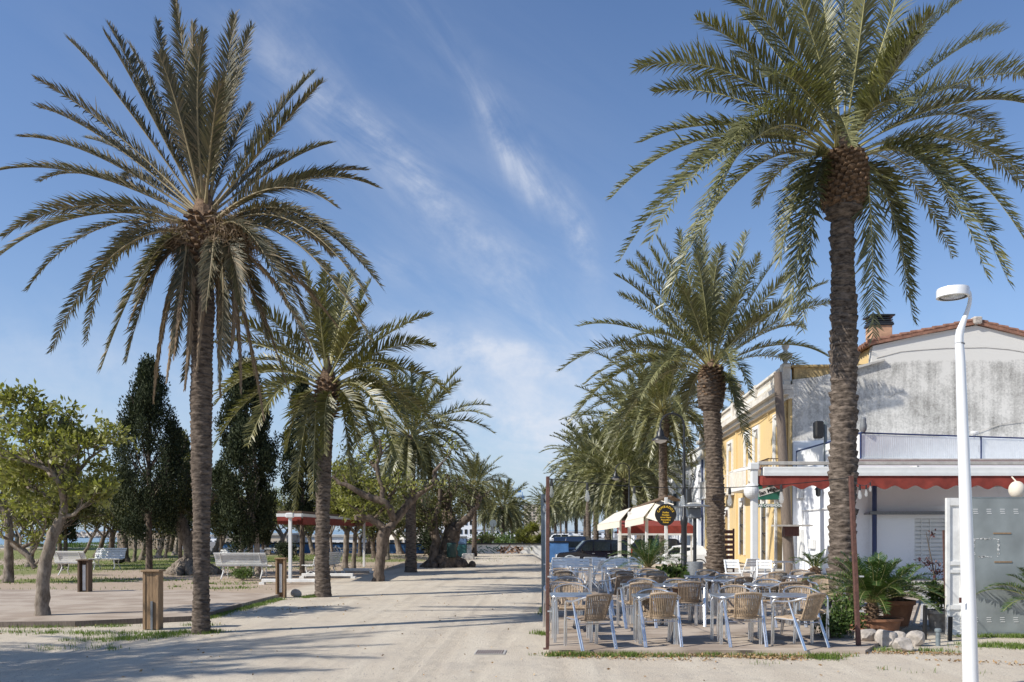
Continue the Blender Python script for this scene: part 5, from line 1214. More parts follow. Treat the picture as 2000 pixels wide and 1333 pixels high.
# oval sign
sg = empty('oval_menu_sign', at(1300, 1006, KY - .35), 0, 'round black sign with yellow lettering on the front kiosk post', 'sign')
k = (KY - .35) / F; n = 40
out_ = []
for i in range(n):
    a = 2 * math.pi * i / n; r = 21 * k; x, z = r * math.cos(a), r * math.sin(a) * 1.03
    if z < 0: x *= 1 - .14 * (-z / r) 
    out_.append(Vector((x, 0, z)))
f = MB(); f.prism(out_, (0, -.03, 0), (0, .03, 0)); f.build('board', M['black'], sg)
for i, (s, z, sz) in enumerate((('Paellas', 4.5, 5.4), ('Picoteo', -.3, 5.4), ('Arroz Negro', -5, 4.6), ('Pescaditos', -9.8, 5.0), ('Fideuá', -14.6, 5.0))):
    text_mesh(s, sz * .86 * k, (0, -.036, z * k), UPR, M['yellow_paint'], sg, bold=.002)
for i, ch_ in enumerate('CAMBADOS'):
    a = R_(155 - 130 * i / 7); r = 15.5 * k
    text_mesh(ch_, 6.0 * k, (r * math.cos(a), -.036, r * math.sin(a) * 1.02), Matrix.Rotation(-(a - R_(90)), 4, 'Y') @ UPR, M['yellow_paint'], sg, bold=.003)

# ---------------------------------------------------------------- arched lamps
def arched_lamp(px, Y, top_py, label, copy_of=None):
    b = at(px, 0, Y); b.z = gzf(b.x, b.y); t = at(px, top_py, Y).z - b.z; root = empty('arched_lamp', b, 0, label, 'street lamp', 'black arched lamps on the street')
    f = MB(); f.lathe([(.16, 0), (.16, .12), (.11, .2), (.10, 1.8), (.13, 1.9), (.13, 2.05), (.07, 2.15), (.055, t - .45 - .95)], 12)
    r = .42; f.tube([(0, 0, t - 1.45), (0, 0, t - r)] + arc((-r, 0, t - r), r, 0, math.pi, 12) + [(-2 * r, 0, t - r - .12)], .035, 8); f.lathe([(.06, 0), (.06, .15)], 8, (0, 0, t - 1.6)); f.build('pole', M['black_metal'], root, True)
    f = MB(); z = t - r - .1; f.lathe([(.05, .02), (.07, -.08), (.12, -.14), (.15, -.30), (.30, -.40), (.31, -.44), (.28, -.44), (.13, -.3)], 20, (-2 * r, 0, z), cap=False); f.lathe([(.05, .03), (.01, .04)], 10, (-2 * r, 0, z)); f.build('shade', M['black_metal'], root, True)
    f = MB(); f.lathe([(.02, -.55), (.18, -.5), (.24, -.42), (.02, -.38)], 16, (-2 * r, 0, z)); f.build('glass_bowl', M['white_worn'], root, True); return root
arched_lamp(1336, 30.0, 808, 'black arched lamp on a tall pole beside the grey bin')
arched_lamp(1229, 52.0, 905, 'farther black arched lamp rising above the cream awning')

# white street lamp in the foreground
LY_ = EYE * F / (1346 - HOR); lb = at(1896, 0, LY_); lb.z = 0; lmp = empty('street_lamp', lb, 0, 'tall white street lamp with a flat round head and kinked neck', 'street lamp')
def lp(px, py, dy=0): q = at(px, py, LY_); return (q.x - lb.x, dy, q.z)
k = LY_ / F
f = MB(); f.tube([(0, 0, 0), lp(1892, 1190), lp(1885, 960), lp(1880, 830), lp(1875.5, 700), lp(1873.5, 671)], [14.2 * k, 13.4 * k, 11.2 * k, 10 * k, 8.6 * k, 8 * k], 28)
f.lathe([(16 * k, -.02), (16 * k, .05)], 24); f.build('pole', M['lamp_white'], lmp, True)
f = MB(); f.tube([lp(1873.5, 670), lp(1873.3, 658), lp(1875, 647), lp(1881, 630), lp(1889, 609), lp(1893, 596), lp(1895, 584), lp(1894, 573), lp(1890, 566)], [7.6 * k, 7.6 * k, 7.4 * k, 5.6 * k, 4.2 * k, 3.8 * k, 3.4 * k, 3.2 * k, 3 * k], 16); f.build('neck', M['lamp_white'], lmp, True)
hc = Vector(lp(1861, 568)); R0 = 29.5 * k
f = MB(); f.lathe([(R0 * .8, -.055), (R0 * .86, -.075), (R0, -.07), (R0 * 1.0, .0), (R0 * .96, .02), (.01, .025)], 40, hc, cap=False)
ho = f.build('lamp_head', M['lamp_white'], lmp, True)
f = MB(); f.lathe([(R0 * .82, -.074), (R0 * .80, -.05), (.01, -.045)], 32, hc, cap=False); f.build('rim', M['grey_metal'], ho, True)
f = MB(); f.lathe([(R0 * .7, -.066), (R0 * .5, -.074), (.01, -.078)], 28, hc, cap=False); f.build('lens', M['alu'], ho, True)
f = MB(); q = at(1875.5, 672, LY_); f.lathe([(8.3 * k, -.006), (8.3 * k, .006)], 24, (q.x - lb.x - .001, 0, q.z), cap=False); f.build('joint_ring', M['grey_metal'], lmp, True)
f = MB(); q = at(1881, 1173, LY_ - .1); f.box((q.x - lb.x - .02, -.085, q.z), (.022, .01, .055)); f.build('sticker', M['brown_door'], lmp)
# ---------------------------------------------------------------- decks
def deckmat(name, a, b, w=.145, ang=0.0, gap=.06):
    m, nt, out = newmat(name); tcn = node(nt, 'ShaderNodeTexCoord')
    v = node(nt, 'ShaderNodeMapping', {0: tcn.outputs['Object'], 'Rotation': (0, 0, ang)}).outputs[0]
    s = node(nt, 'ShaderNodeSeparateXYZ', {0: v}); y = mth(nt, 'DIVIDE', s.outputs[1], w); fr = mth(nt, 'FRACT', y); fl = mth(nt, 'FLOOR', y)
    cells = node(nt, 'ShaderNodeTexWhiteNoise', {'Vector': node(nt, 'ShaderNodeCombineXYZ', {0: mth(nt, 'FLOOR', mth(nt, 'ADD', mth(nt, 'DIVIDE', s.outputs[0], 2.6), mth(nt, 'MULTIPLY', fl, .37))), 1: fl}).outputs[0]}).outputs[0]
    v2 = node(nt, 'ShaderNodeMapping', {0: v, 'Scale': (.8, 12, 1)}).outputs[0]
    g = node(nt, 'ShaderNodeTexNoise', {'Vector': v2, 'Scale': 3, 'Detail': 6, 'Roughness': .65}).outputs[0]
    d = node(nt, 'ShaderNodeTexNoise', {'Vector': tcn.outputs['Object'], 'Scale': 1.3, 'Detail': 6}).outputs[0]
    c = mixc(nt, mth(nt, 'ADD', mth(nt, 'MULTIPLY', g, .6), mth(nt, 'MULTIPLY', cells, .4)), (*a, 1), (*b, 1))
    c = mixc(nt, node(nt, 'ShaderNodeMapRange', {0: d, 1: .42, 2: .58, 4: .85}).outputs[0], c, (.50, .42, .34, 1))
    e = mth(nt, 'ABSOLUTE', mth(nt, 'SUBTRACT', fr, .5)); k = node(nt, 'ShaderNodeMapRange', {0: e, 1: .5 - gap, 2: .5 - gap * .5}).outputs[0]
    c = mixc(nt, mth(nt, 'MULTIPLY', k, .8), c, (.05, .038, .03, 1))
    p = node(nt, 'ShaderNodeBsdfPrincipled', {'Base Color': c, 'Roughness': .85, 'Specular IOR Level': .2})
    nt.links.new(node(nt, 'ShaderNodeBump', {'Height': mth(nt, 'SUBTRACT', mth(nt, 'MULTIPLY', g, .3), k), 'Strength': .5, 'Distance': .01}).outputs[0], p.inputs['Normal'])
    nt.links.new(p.outputs[0], out.inputs[0]); return m
M['deck_r'] = deckmat('deck_r', (.24, .185, .145), (.44, .36, .29), .14, R_(4))
M['deck_l'] = deckmat('deck_l', (.27, .21, .165), (.48, .39, .31), .14, R_(3), .08)
ZD = .05
q = [G(1072, 1277), G(1690, 1278), at(1780, 0, 14.4), at(1800, 0, 21), at(1612, 0, 28), at(1375, 0, 34), at(1085, 0, 33)]
f = MB(); f.prism([Vector((p.x, p.y, ZD)) for p in q], (0, 0, 0), (0, 0, -.12)); tag(f.build('terrace_deck', M['deck_r']), kind='structure')
# stone-paved street edge behind the terrace
q = [at(1790, 0, 14.4), at(2300, 0, 14.2), at(2300, 0, 33), at(1500, 0, 36), at(1400, 0, 34), at(1612, 0, 28), at(1800, 0, 21)]
q[0].x += .05
f = MB(); f.prism([Vector((p.x, p.y, .035)) for p in q], (0, 0, 0), (0, 0, -.1)); tag(f.build('pavement', M['concrete']), kind='structure')
q = [at(-500, 0, YG(1232)), at(-60, 0, YG(1226)), G(150, 1224), G(384, 1213), G(470, 1188), G(546, 1168), G(360, 1160), G(0, 1158), at(-500, 0, YG(1158))]
f = MB(); f.prism([Vector((p.x, p.y, .09)) for p in q], (0, 0, 0), (0, 0, -.16)); tag(f.build('boardwalk', M['deck_l']), kind='structure')
f = MB(); e = q[:5]
for a, b in zip(e[:-1], e[1:]): f.bar(Vector((a.x, a.y - .03, .045)), Vector((b.x, b.y - .03, .045)), .05, .10)
tag(f.build('boardwalk_kerb', M['wood_pole']), kind='structure')
f = MB(); p0 = G(925, 1279.4); s = .41
f.prism([Vector((p0.x, p0.y, .004)), Vector((p0.x + s, p0.y, .004)), Vector((p0.x + s, p0.y, .004)) + SD * s * .95, Vector((p0.x, p0.y, .004)) + SD * s * .95], (0, 0, 0), (0, 0, .006))
dr = tag(f.build('drain_cover', M['concrete']), 'rectangular metal drain cover set in the sandy path', 'drain cover')
f = MB()
for i in range(12): a = Vector((p0.x + .03 + i * .031, p0.y + .02, .012)); f.bar(a, a + SD * .34, .012, .005)
f.build('bars', M['rust_post'], dr)

# ---------------------------------------------------------------- rattan chairs, tables, folding chairs
def rattan_chair(mt, ml='alu'):
    root = empty('terrace_chair'); r = .0125
    half = [(-.265, .23, .60), (-.275, .18, .645), (-.285, .05, .655), (-.285, -.08, .668), (-.265, -.20, .70), (-.20, -.285, .735), (-.10, -.325, .76), (0, -.335, .765)]
    pts = half + [(-x, y, z) for x, y, z in half[-2::-1]]
    sm = []
    P = [Vector(p) for p in pts]
    for i in range(len(P) - 1):
        a, b, c, d = P[max(i - 1, 0)], P[i], P[i + 1], P[min(i + 2, len(P) - 1)]
        for t in (0, .25, .5, .75): sm.append(.5 * ((2 * b) + (c - a) * t + (2 * a - 5 * b + 4 * c - d) * t * t + (3 * b - a - 3 * c + d) * t ** 3))
    sm.append(P[-1])
    f = MB(); f.tube(sm, r * 1.15, 8); 
    f.tube([(-.25, -.16, .35), (.25, -.16, .35)], .009, 6); f.tube([(-.235, .21, .38), (.235, .21, .38)], .009, 6)
    for s in (-1, 1): f.tube([(s * .25, .21, .41), (s * .24, -.2, .40)], .010, 6)
    fr = f.build('frame', M[ml], root, True)
    for s in (-1, 1):
        f = MB()
        for o in (-.014, .014): f.tube([(s * .265, .23, .60), (s * .262 + o * .3, .235 + o * .2, .52), (s * .255 + o, .245, .3), (s * .25 + o, .26, 0)], r, 7)
        f.build('leg', M[ml], root, True)
        f = MB()
        for o in (-.014, .014): f.tube([(s * .285, -.06, .655), (s * .28 + o * .3, -.10, .55), (s * .272 + o, -.17, .36), (s * .262 + o, -.32, 0)], r, 7)
        f.build('leg', M[ml], root, True)
    # back: woven ribs from hoop to seat
    f = MB(); n = 15
    def bp(u, v):      # u -1..1 across, v 0 bottom 1 top
        w = .155 + .035 * v; x = u * w; y = -.20 - .13 * v ** .8 - .015 + .055 * u * u * (1 - .3 * v); z = .405 + .365 * v - .02 * u * u * v
        return Vector((x, y, z))
    for i in range(n):
        u = -1 + 2 * i / (n - 1); u2 = u
        f.tube([bp(u2, v / 6) for v in range(7)], .0092, 5)
    for u in (-1, 1): f.tube([bp(u, v / 6) for v in range(7)], .014, 7)
    f.tube([bp(u / 6, 1) + Vector((0, .0, .004)) for u in range(-6, 7)], .021, 7); f.tube([bp(u / 6, 0) for u in range(-6, 7)], .016, 7)
    for v in (.25, .5, .75): f.tube([bp(u / 5, v) + Vector((0, .004, 0)) for u in range(-5, 6)], .005, 4)
    f.build('backrest', M[mt], root, True)
    f = MB(); n = 17
    for i in range(n):
        x = -.215 + .43 * i / (n - 1); f.tube([(x, -.19, .408), (x, -.1, .425), (x, .12, .43), (x, .225, .418)], .012, 5)
    f.box((0, .015, .412), (.43, .41, .012)); f.tube([(-.22, .23, .415), (.22, .23, .415)], .018, 7)
    for s in (-1, 1): f.tube([(s * .225, -.19, .41), (s * .225, .23, .418)], .015, 6)
    f.build('seat', M[mt], root, True)
    return root
def cafe_table(rc=.06, w=.68):
    root = empty('cafe_table'); f = MB(); h = w / 2; o = []
    for cx, cy, a0 in ((h - rc, h - rc, 0), (-h + rc, h - rc, 90), (-h + rc, -h + rc, 180), (h - rc, -h + rc, 270)):
        for i in range(7): a = R_(a0 + 15 * i); o.append(Vector((cx + rc * math.cos(a), cy + rc * math.sin(a), .705)))
    f.prism(o, (0, 0, 0), (0, 0, .028)); f.build('tabletop', M['alu_top'], root)
    f = MB(); k = len(o); f.tube([Vector((p.x, p.y, .716)) for p in o + [o[0]]], .013, 6, cap=False); f.build('rim', M['alu'], root, True)
    for sx in (-1, 1):
        for sy in (-1, 1):
            f = MB(); x, y = sx * (h - .05), sy * (h - .05)
            for q in (-.013, .013): f.tube([(x - sx * .08, y + q, .70), (x - sx * .02, y + q, .675), (x + q, y, .62), (x + q, y, 0)], .0125, 7)
            f.tube([(x, y, .62), (x + sx * .02, y, .68), (x + sx * .03, y + sy * .02, .705)], .011, 6); f.build('leg', M['alu'], root, True)
    return root
def folding_chair():
    root = empty('folding_chair')
    for s in (-1, 1):
        f = MB(); f.bar((s * .2, .22, 0), (s * .2, -.22, .82), .035, .022); f.build('leg', M['white_chair'], root)
        f = MB(); f.bar((s * .175, -.22, 0), (s * .175, .18, .44), .035, .022); f.build('leg', M['white_chair'], root)
    f = MB()
    for i in range(5): f.box((0, -.16 + i * .085, .445), (.42, .07, .016), bev=.004)
    f.build('seat', M['white_chair'], root)
    f = MB()
    for k in range(3): f.bar((-.215, -.155 - .037 * k, .62 + .085 * k), (.215, -.155 - .037 * k, .62 + .085 * k), .018, .075, up=(0, -.45, 1))
    f.build('backrest', M['white_chair'], root); return root
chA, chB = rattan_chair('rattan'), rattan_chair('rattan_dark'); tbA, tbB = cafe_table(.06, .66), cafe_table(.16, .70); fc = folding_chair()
index_children(); used = set()
def inst(pr, loc, rz, label, cat, group, sc=1):
    o = pr if pr.name not in used else copy_tree(pr); used.add(pr.name); place(o, loc, rz, sc); o['label'] = label; o['category'] = cat; o['group'] = group; return o
def yb(ytop): return (EYE - ZD - .735) * F / (ytop - HOR)
def chair(px, ytop, deg, label, pr=None, rear=True):
    """deg 0: back to the camera; 180: facing the camera"""
    Yt = yb(ytop); a = R_(deg); p = at(px, 0, Yt); d = Vector((-math.sin(a), math.cos(a), 0)) * .32      # chair origin lies forward of its top rail
    return inst(pr or chA, (p.x + d.x, Yt + d.y, ZD), a, label, 'chair', 'rattan chairs on the terrace', .96)
G_ = chair
G_(1172, 1163, 22, 'rattan chair with its back to us, front row, nearest the left post', chB)
G_(1297, 1160, 6, 'rattan chair with its back to us, front row, second from the left', chA)
G_(1463, 1160, 4, 'rattan chair with its back to us, front row, third from the left', chA)
G_(1598, 1162, 34, 'rattan chair turned sideways at the right end of the front row', chA)
G_(1116, 1141, 178, 'rattan chair facing us across the frontmost left table', chA)
G_(1092, 1138, 184, 'rattan chair facing us partly behind the brown post, second row left', chB)
G_(1277, 1151, 176, 'rattan chair facing us directly behind the front table second from left', chA)
G_(1253, 1140, 8, 'rattan chair with its back to us at the left middle table', chA)
G_(1347, 1138, -6, 'large-looking rattan chair with holes in its back at the right middle table', chB)
G_(1432, 1145, 180, 'rattan chair facing us across the left rounded front table', chA)
G_(1557, 1146, 182, 'rattan chair facing us across the right rounded front table', chA)
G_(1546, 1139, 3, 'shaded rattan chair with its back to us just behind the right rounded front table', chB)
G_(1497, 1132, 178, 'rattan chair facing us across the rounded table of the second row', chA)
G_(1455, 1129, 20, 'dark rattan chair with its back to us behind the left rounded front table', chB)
G_(1417, 1124, 180, 'rattan chair facing us at the small table right of the grey bin', chA)
G_(1394, 1119, 62, 'rattan chair seen from the side right beside the leaning palm trunk', chB)
G_(1378, 1114, 182, 'rattan chair facing us close against the leaning palm trunk', chA)
G_(1520, 1119, 2, 'rattan chair with its back to us in front of the white folding chair', chA)
G_(1583, 1120, 38, 'rattan chair turned left, beside the small cycad', chA)
G_(1597, 1125, 186, 'rattan chair half hidden by the large cycad leaves', chA)
G_(1562, 1115, 180, 'rattan chair facing us under the small cycad', chA)
G_(1109, 1127, 176, 'rattan chair facing us, third row at the far left', chA)
G_(1101, 1118, 8, 'rattan chair with its back to us, fourth row at the far left', chB)
G_(1096, 1112, 182, 'rattan chair facing us, farthest of the left column', chA)
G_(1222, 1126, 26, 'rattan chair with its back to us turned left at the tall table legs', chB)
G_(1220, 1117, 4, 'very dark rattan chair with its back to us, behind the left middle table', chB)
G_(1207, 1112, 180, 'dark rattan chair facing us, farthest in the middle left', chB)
G_(1252, 1131, 180, 'rattan chair facing us across the left middle table', chA)
G_(1287, 1127, 6, 'rattan chair with its back to us, one row behind the middle tables', chB)
G_(1281, 1117, 4, 'rattan chair with its back to us below the potted cycad trunk', chA)
G_(1266, 1112, 180, 'rattan chair facing us below the potted cycad, farthest of its column', chA)
G_(1322, 1132, 178, 'rattan chair facing us across the right middle table', chA)
def table(px, yfront, pr, label, rz=0, w=.66):
    Yf = (EYE - ZD - .675) * F / (yfront - HOR); p = at(px, 0, Yf); return inst(pr, (p.x, Yf + w / 2, ZD), rz, label, 'table', 'aluminium tables on the terrace', .92)
table(1120, 1164, tbA, 'square aluminium table in front at the far left of the terrace')
table(1288, 1166, tbA, 'square aluminium table in the front row, second from the left')
table(1450, 1166, tbB, 'aluminium table with rounded corners in the front row, left one of two side by side', w=.7)
table(1551, 1165, tbB, 'aluminium table with rounded corners in the front row, right one of two side by side', w=.7)
table(1258, 1144, tbA, 'square aluminium table in the second row, left one of the middle pair')
table(1331, 1144, tbA, 'square aluminium table in the second row, right one of the middle pair')
table(1103, 1141, tbA, 'square aluminium table in the second row behind the brown post')
table(1508, 1143, tbB, 'rounded aluminium table in the second row on the right', w=.7)
table(1422, 1134, tbA, 'small-looking aluminium table between the grey bin and the white post')
table(1378, 1127, tbA, 'aluminium table in front of the leaning palm trunk')
table(1212, 1119, tbA, 'aluminium table with bright legs left of the middle chairs', w=.66)
table(1100, 1129, tbA, 'aluminium table in the third row at the far left')
table(1275, 1122, tbA, 'aluminium table in front of the potted cycad')
table(1572, 1127, tbA, 'aluminium table under the small cycad on the right')
table(1135, 1107, tbA, 'aluminium table among the white folding chairs at the back left')
table(1226, 1107, tbA, 'aluminium table left of the potted cycad')
for i, (px, Y, deg, lab) in enumerate([
        (1092, 25.0, 175, 'white folding chair nearest the brown post in the back rows'), (1086, 28.0, 20, 'white folding chair behind the brown post, farthest left'),
        (1115, 26.0, 180, 'white folding chair facing us left of the back table'), (1118, 29.0, 0, 'white folding chair below the black car front wheel'),
        (1137, 25.5, 178, 'white folding chair facing us behind the back table'), (1150, 28.5, 10, 'white folding chair below the black car front door'),
        (1160, 24.0, 70, 'white folding chair seen sideways right of the back table'), (1172, 27.0, 185, 'white folding chair facing us, right group at the back'),
        (1189, 25.5, 178, 'white folding chair facing us in front of the first kiosk post'), (1200, 29.0, 5, 'white folding chair below the black car rear door'),
        (1216, 27.0, 182, 'white folding chair facing us between the kiosk posts'), (1243, 28.0, 175, 'white folding chair behind the potted cycad'),
        (1432, 24.5, 180, 'white folding chair behind the leaning palm trunk'), (1493, 24.0, 165, 'white folding chair right of the white awning post'),
        (1462, 26.5, 20, 'white folding chair left of the white awning post')]):
    b = at(px, 0, Y); Yc = 22.8 + (Y - 24) * .62 if Y < 35 else Y; b = at(px, 0, Yc); inst(fc, (b.x, b.y, ZD), R_(deg), lab, 'chair', 'white folding chairs at the back of the terrace', .95)
tb = cafe_table(.04, .66); p = at(1515, 0, 23.5); place(tb, (p.x + .1, p.y, ZD + .0), R_(8)); tag(tb, 'aluminium table beside the green sign post, in front of the orange wall', 'table', 'aluminium tables on the terrace')

# ---------------------------------------------------------------- posts and string lights
def post(px_b, Y, px_t, py_t, w, mt, label, z0=0, name='light_post', tilt=None):
    b = at(px_b, 0, Y); b.z = z0; t = at(px_t, py_t, Y) - b; root = empty(name, b, 0, label, 'post', 'posts carrying the string lights')
    f = MB(); f.bar((0, 0, 0), t, w, w, up=(0, 1, 0), bev=.004); f.build('shaft', M[mt], root)
    f = MB(); f.box((0, 0, .006), (w * 2.4, w * 2.4, .012)); f.build('base_plate', M[mt], root)
    f = MB(); f.box((w * .5, 0, t.z * .42), (w * 1.1, w * 1.15, .02)); f.box((w * .5, 0, t.z * .22), (w * 1.1, w * 1.15, .02)); f.build('clamp', M['alu'], root)
    return at(px_t, py_t, Y)
pa = post(1069.5, 11.75, 1070, 931, .05, 'rust_post', 'thin brown square steel post at the left front corner of the terrace')
pb = post(1677, 11.75, 1662, 930, .058, 'rust_post', 'brown steel post leaning slightly left at the right front corner of the terrace')
pc = post(1062, 16.5, 1060, 966, .075, 'grey_post', 'blue-grey post on the terrace edge behind the brown one')
pd = post(1066.5, 21.5, 1065, 985, .08, 'alu', 'pale metal post seen between the grey and the brown post')
def wire(a, b, sag, bulbs, label, r=.006):
    root = empty('string_light', a, 0, label, 'string light', 'string lights'); n = 24
    P = [a.lerp(b, i / n) - Vector((0, 0, sag * 4 * (i / n) * (1 - i / n))) - a for i in range(n + 1)]
    f = MB(); f.tube(P, r, 5); f.build('wire', M['black'], root)
    for t in bulbs:
        x = t * n; i = min(int(x), n - 1); q = P[i].lerp(P[i + 1], x - i); f = MB(); f.lathe([(.012, .0), (.018, -.02), (.022, -.09), (.014, -.10)], 8, q); f.build('socket', M['black'], root)
        f = MB(); f.lathe([(.016, -.095), (.022, -.13), (.035, -.19), (.036, -.22), (.02, -.255), (.004, -.262)], 12, q); f.build('bulb', M['clear_glass'], root, True)
wire(pa - Vector((0, 0, .03)), pb - Vector((0, 0, .02)), .14, (.012, .13, .285, .445, .60, .77), 'long wire with clear bulbs strung across the terrace front')
wire(pa - Vector((0, 0, .05)), pc - Vector((0, 0, .08)), .10, (.08, .5), 'short run of bulbs from the brown post to the grey post')
wire(pc - Vector((0, 0, .08)), pd - Vector((0, 0, .05)), .16, (.1, .35, .65, .9), 'run of bulbs from the grey post back to the pale post')
wire(pb - Vector((0, 0, .05)), Vector((at(1703, 0, 25.4).x, 25.4, 3.15)), .12, (.25, .55, .85), 'wire of bulbs running from the right brown post back to the awning')
# grey bin, heater stand
o = empty('litter_bin', at(1357, 1135, 25), 0, 'grey cylindrical litter bin on the terrace beside the black lamp pole', 'bin'); o.location.z = ZD
f = MB(); f.lathe([(.20, .10), (.235, .12), (.245, .62), (.235, .66), (.20, .66), (.20, .6)], 20); f.build('drum', M['grey_metal'], o, True)
f = MB(); f.tube([(0, 0, 0), (0, 0, .12)], .05, 8); f.lathe([(.16, 0), (.16, .02)], 14); f.build('foot', M['grey_metal'], o)
o = empty('patio_heater', (at(1357, 0, 26).x, 26, ZD), 0, 'dark patio heater stand behind the grey bin, topped by a dark box', 'heater')
f = MB(); f.tube([(0, 0, 0), (0, 0, 2.0)], .055, 10); f.build('stand', M['black_metal'], o)
f = MB(); f.box((0, 0, 2.12), (.34, .3, .34), bev=.03); f.lathe([(.5, 2.32), (.42, 2.36), (.03, 2.42)], 18); f.build('burner', M['grey_metal'], o)
o = empty('menu_board', (at(1378, 0, 33).x - .1, 33, 0), 0, 'slatted dark brown fence panel at the foot of the brown arched door', 'fence')
q = at(1408, 0, 31); o.location = (q.x + .25, 31.6, ZD * 0)
f = MB()
for k in range(8): f.box((0, 0, .25 + k * .19), (.8, .04, .13))
for x in (-.38, .38): f.box((x, .03, .85), (.06, .05, 1.7))
f.build('slats', M['brown_door'], o)
o.name = 'slatted_fence'

# ---------------------------------------------------------------- plants in pots
p = G(1709, 1236)
def pot(label, loc, r0, r1, h, mt='terracotta', rim=.03, sx=1, sy=1, name='plant_pot', n=28):
    o = empty(name, loc, 0, label, 'plant pot', 'planters beside the terrace'); f = MB(); f.lathe([(r0, 0), (r1 * .97, h * .8), (r1, h * .82), (r1 + rim, h * .84), (r1 + rim, h), (r1 - .01, h), (r1 - .02, h * .85)], n, sx=sx, sy=sy, cap=False); f.build('pot', M[mt], o, True)
    f = MB(); f.lathe([(r1 - .015, h * .88), (.01, h * .9)], n, sx=sx, sy=sy, cap=False); f.build('soil', M['bark_dark'], o); return o
pot('wide low terracotta bowl holding the large cycad', (p.x, p.y + .05, 0), .36, .41, .24, rim=.025, sx=1.05, sy=.85)
cycad('large cycad with arching dark green fronds in the terracotta bowl by the rocks', (p.x - .02, p.y + .05, .20), 54, 1.14, .18, 81, trunk_h=.26, trunk_r=.10, dead=1, npair=54, lo=-14)
p2 = at(1752, 0, 14.2)
pot('big round terracotta pot behind the low bowl', (p2.x, p2.y, 0.03), .17, .26, .45)
cycad('cycad with drooping fronds growing in the big round terracotta pot', (p2.x, p2.y, .44), 22, .80, .15, 82, trunk_h=.16, trunk_r=.09, lo=-30, hi=60)
p3 = at(1592, 0, 22.5); cycad('small cycad with a shaggy trunk right before the white side wall', (p3.x, p3.y, ZD), 17, .72, .13, 83, trunk_h=.58, trunk_r=.16, lo=0, hi=70)
p4 = at(1266, 0, 21.5); pot('terracotta tub under the middle cycad', (p4.x, p4.y, ZD), .24, .30, .32)
cycad('cycad with long low fronds in the middle of the terrace before the cream kiosk', (p4.x, p4.y, ZD + .28), 34, 1.12, .17, 84, trunk_h=.36, trunk_r=.13, lo=-5, hi=76)
p5 = at(1318, 0, 21.3); pot('small terracotta pot with a leafy plant left of the black lamp pole', (p5.x, p5.y, ZD), .16, .20, .24)
bush('leafy dark plant in the small pot left of the black lamp pole', (p5.x, p5.y, ZD + .2), .33, .55, 85, 500, .14, 'bush', 'potted_plant', 'plant')
p6 = at(1838, 0, 13.9); pot('square-looking grey pot with a clipped bush beside the white panel', (p6.x - .02, p6.y, 0), .15, .19, .34, 'rock')
bush('dense round bush in the grey pot beside the white panel', (p6.x - .02, p6.y, .30), .20, .52, 86, 1500, .05, 'bush', 'potted_plant', 'plant', None)
o = empty('purple_plant', (at(1829, 0, 14.6).x, 14.6, 0), 0, 'tall thin plant with dark purple leaves in front of the white hatch', 'plant'); f = MB(); rd = random.Random(4); tips = []
f.tube([(.05, 0, 0), (.02, 0, .5), (-.06, 0, 1.0), (-.18, 0, 1.62)], [.02, .017, .013, .005], 6)
for k in range(14):
    t = rd.uniform(.25, .95); q = Vector((.05 - .22 * t, 0, 1.6 * t)); d = Vector((rd.uniform(-1, 1), rd.uniform(-.5, .5), rd.uniform(.4, 1.2))).normalized(); e = q + d * rd.uniform(.15, .35); f.tube([q, e], .004, 4); tips += [(tuple(q.lerp(e, .6)), tuple(d)), (tuple(e), tuple(d))]
f.build('stem', M['bark_dark'], o); Vv, Fq = rosettes(tips, np.random.default_rng(5), 7, .055, .3, .03); link('foliage', npmesh('foliage', Vv, [Fq]), M['purple_leaf'], o)
bush('tangled green weeds beside the front right chair', G(1626, 1252), .24, .50, 87, 1500, .055, 'bush', 'weed_clump', 'weeds')
bush('low green weeds behind the front right chair, against the cycad', (G(1634, 1240).x, 13.0, 0), .26, .62, 88, 1400, .06, 'bush', 'weed_clump', 'weeds')
p7 = at(2042, 0, 12.8); cycad('cycad fronds reaching in from the right edge before the frosted screen', (p7.x, p7.y, 0), 26, .92, .15, 89, trunk_h=.5, trunk_r=.1)
# rocks
def rock(label, px, py, w, h, seed):
    b = G(px, py); rd = random.Random(seed); o = empty('rock', b, 0, label, 'rock', 'rocks around the planter'); import bmesh
    bm = bmesh.new(); bmesh.ops.create_icosphere(bm, subdivisions=3, radius=1); ax = [Vector((rd.gauss(0, 1), rd.gauss(0, 1), rd.gauss(0, 1))).normalized() for _ in range(9)]
    for v in bm.verts:
        for a in ax:
            d = v.co.dot(a); lim = .68
            if d > lim: v.co -= a * (d - lim)
        v.co *= 1 + rd.uniform(-.012, .012)
    s = b.y / F; bm.transform(Matrix.Diagonal((w * s * .62, w * s * .5, h * s * .66, 1))); bm.transform(Matrix.Translation((0, 0, h * s * .45)))
    me = bpy.data.meshes.new('stone'); bm.to_mesh(me); bm.free(); link('stone', me, M['rock'], o)
rock('largest pale rock leaning below the low terracotta bowl', 1731, 1262, 36, 34, 1); rock('broad low rock in front of the planters', 1762, 1272, 44, 24, 2)
rock('rock by the foot of the right brown post', 1692, 1258, 40, 30, 3); rock('pale rock on the right of the group near the weeds', 1790, 1262, 34, 28, 4); rock('small rock squeezed behind the broad low one', 1757, 1254, 24, 22, 5)
rock('small pink rock on the ground beside the second left palm', 578, 1166, 20, 16, 6)
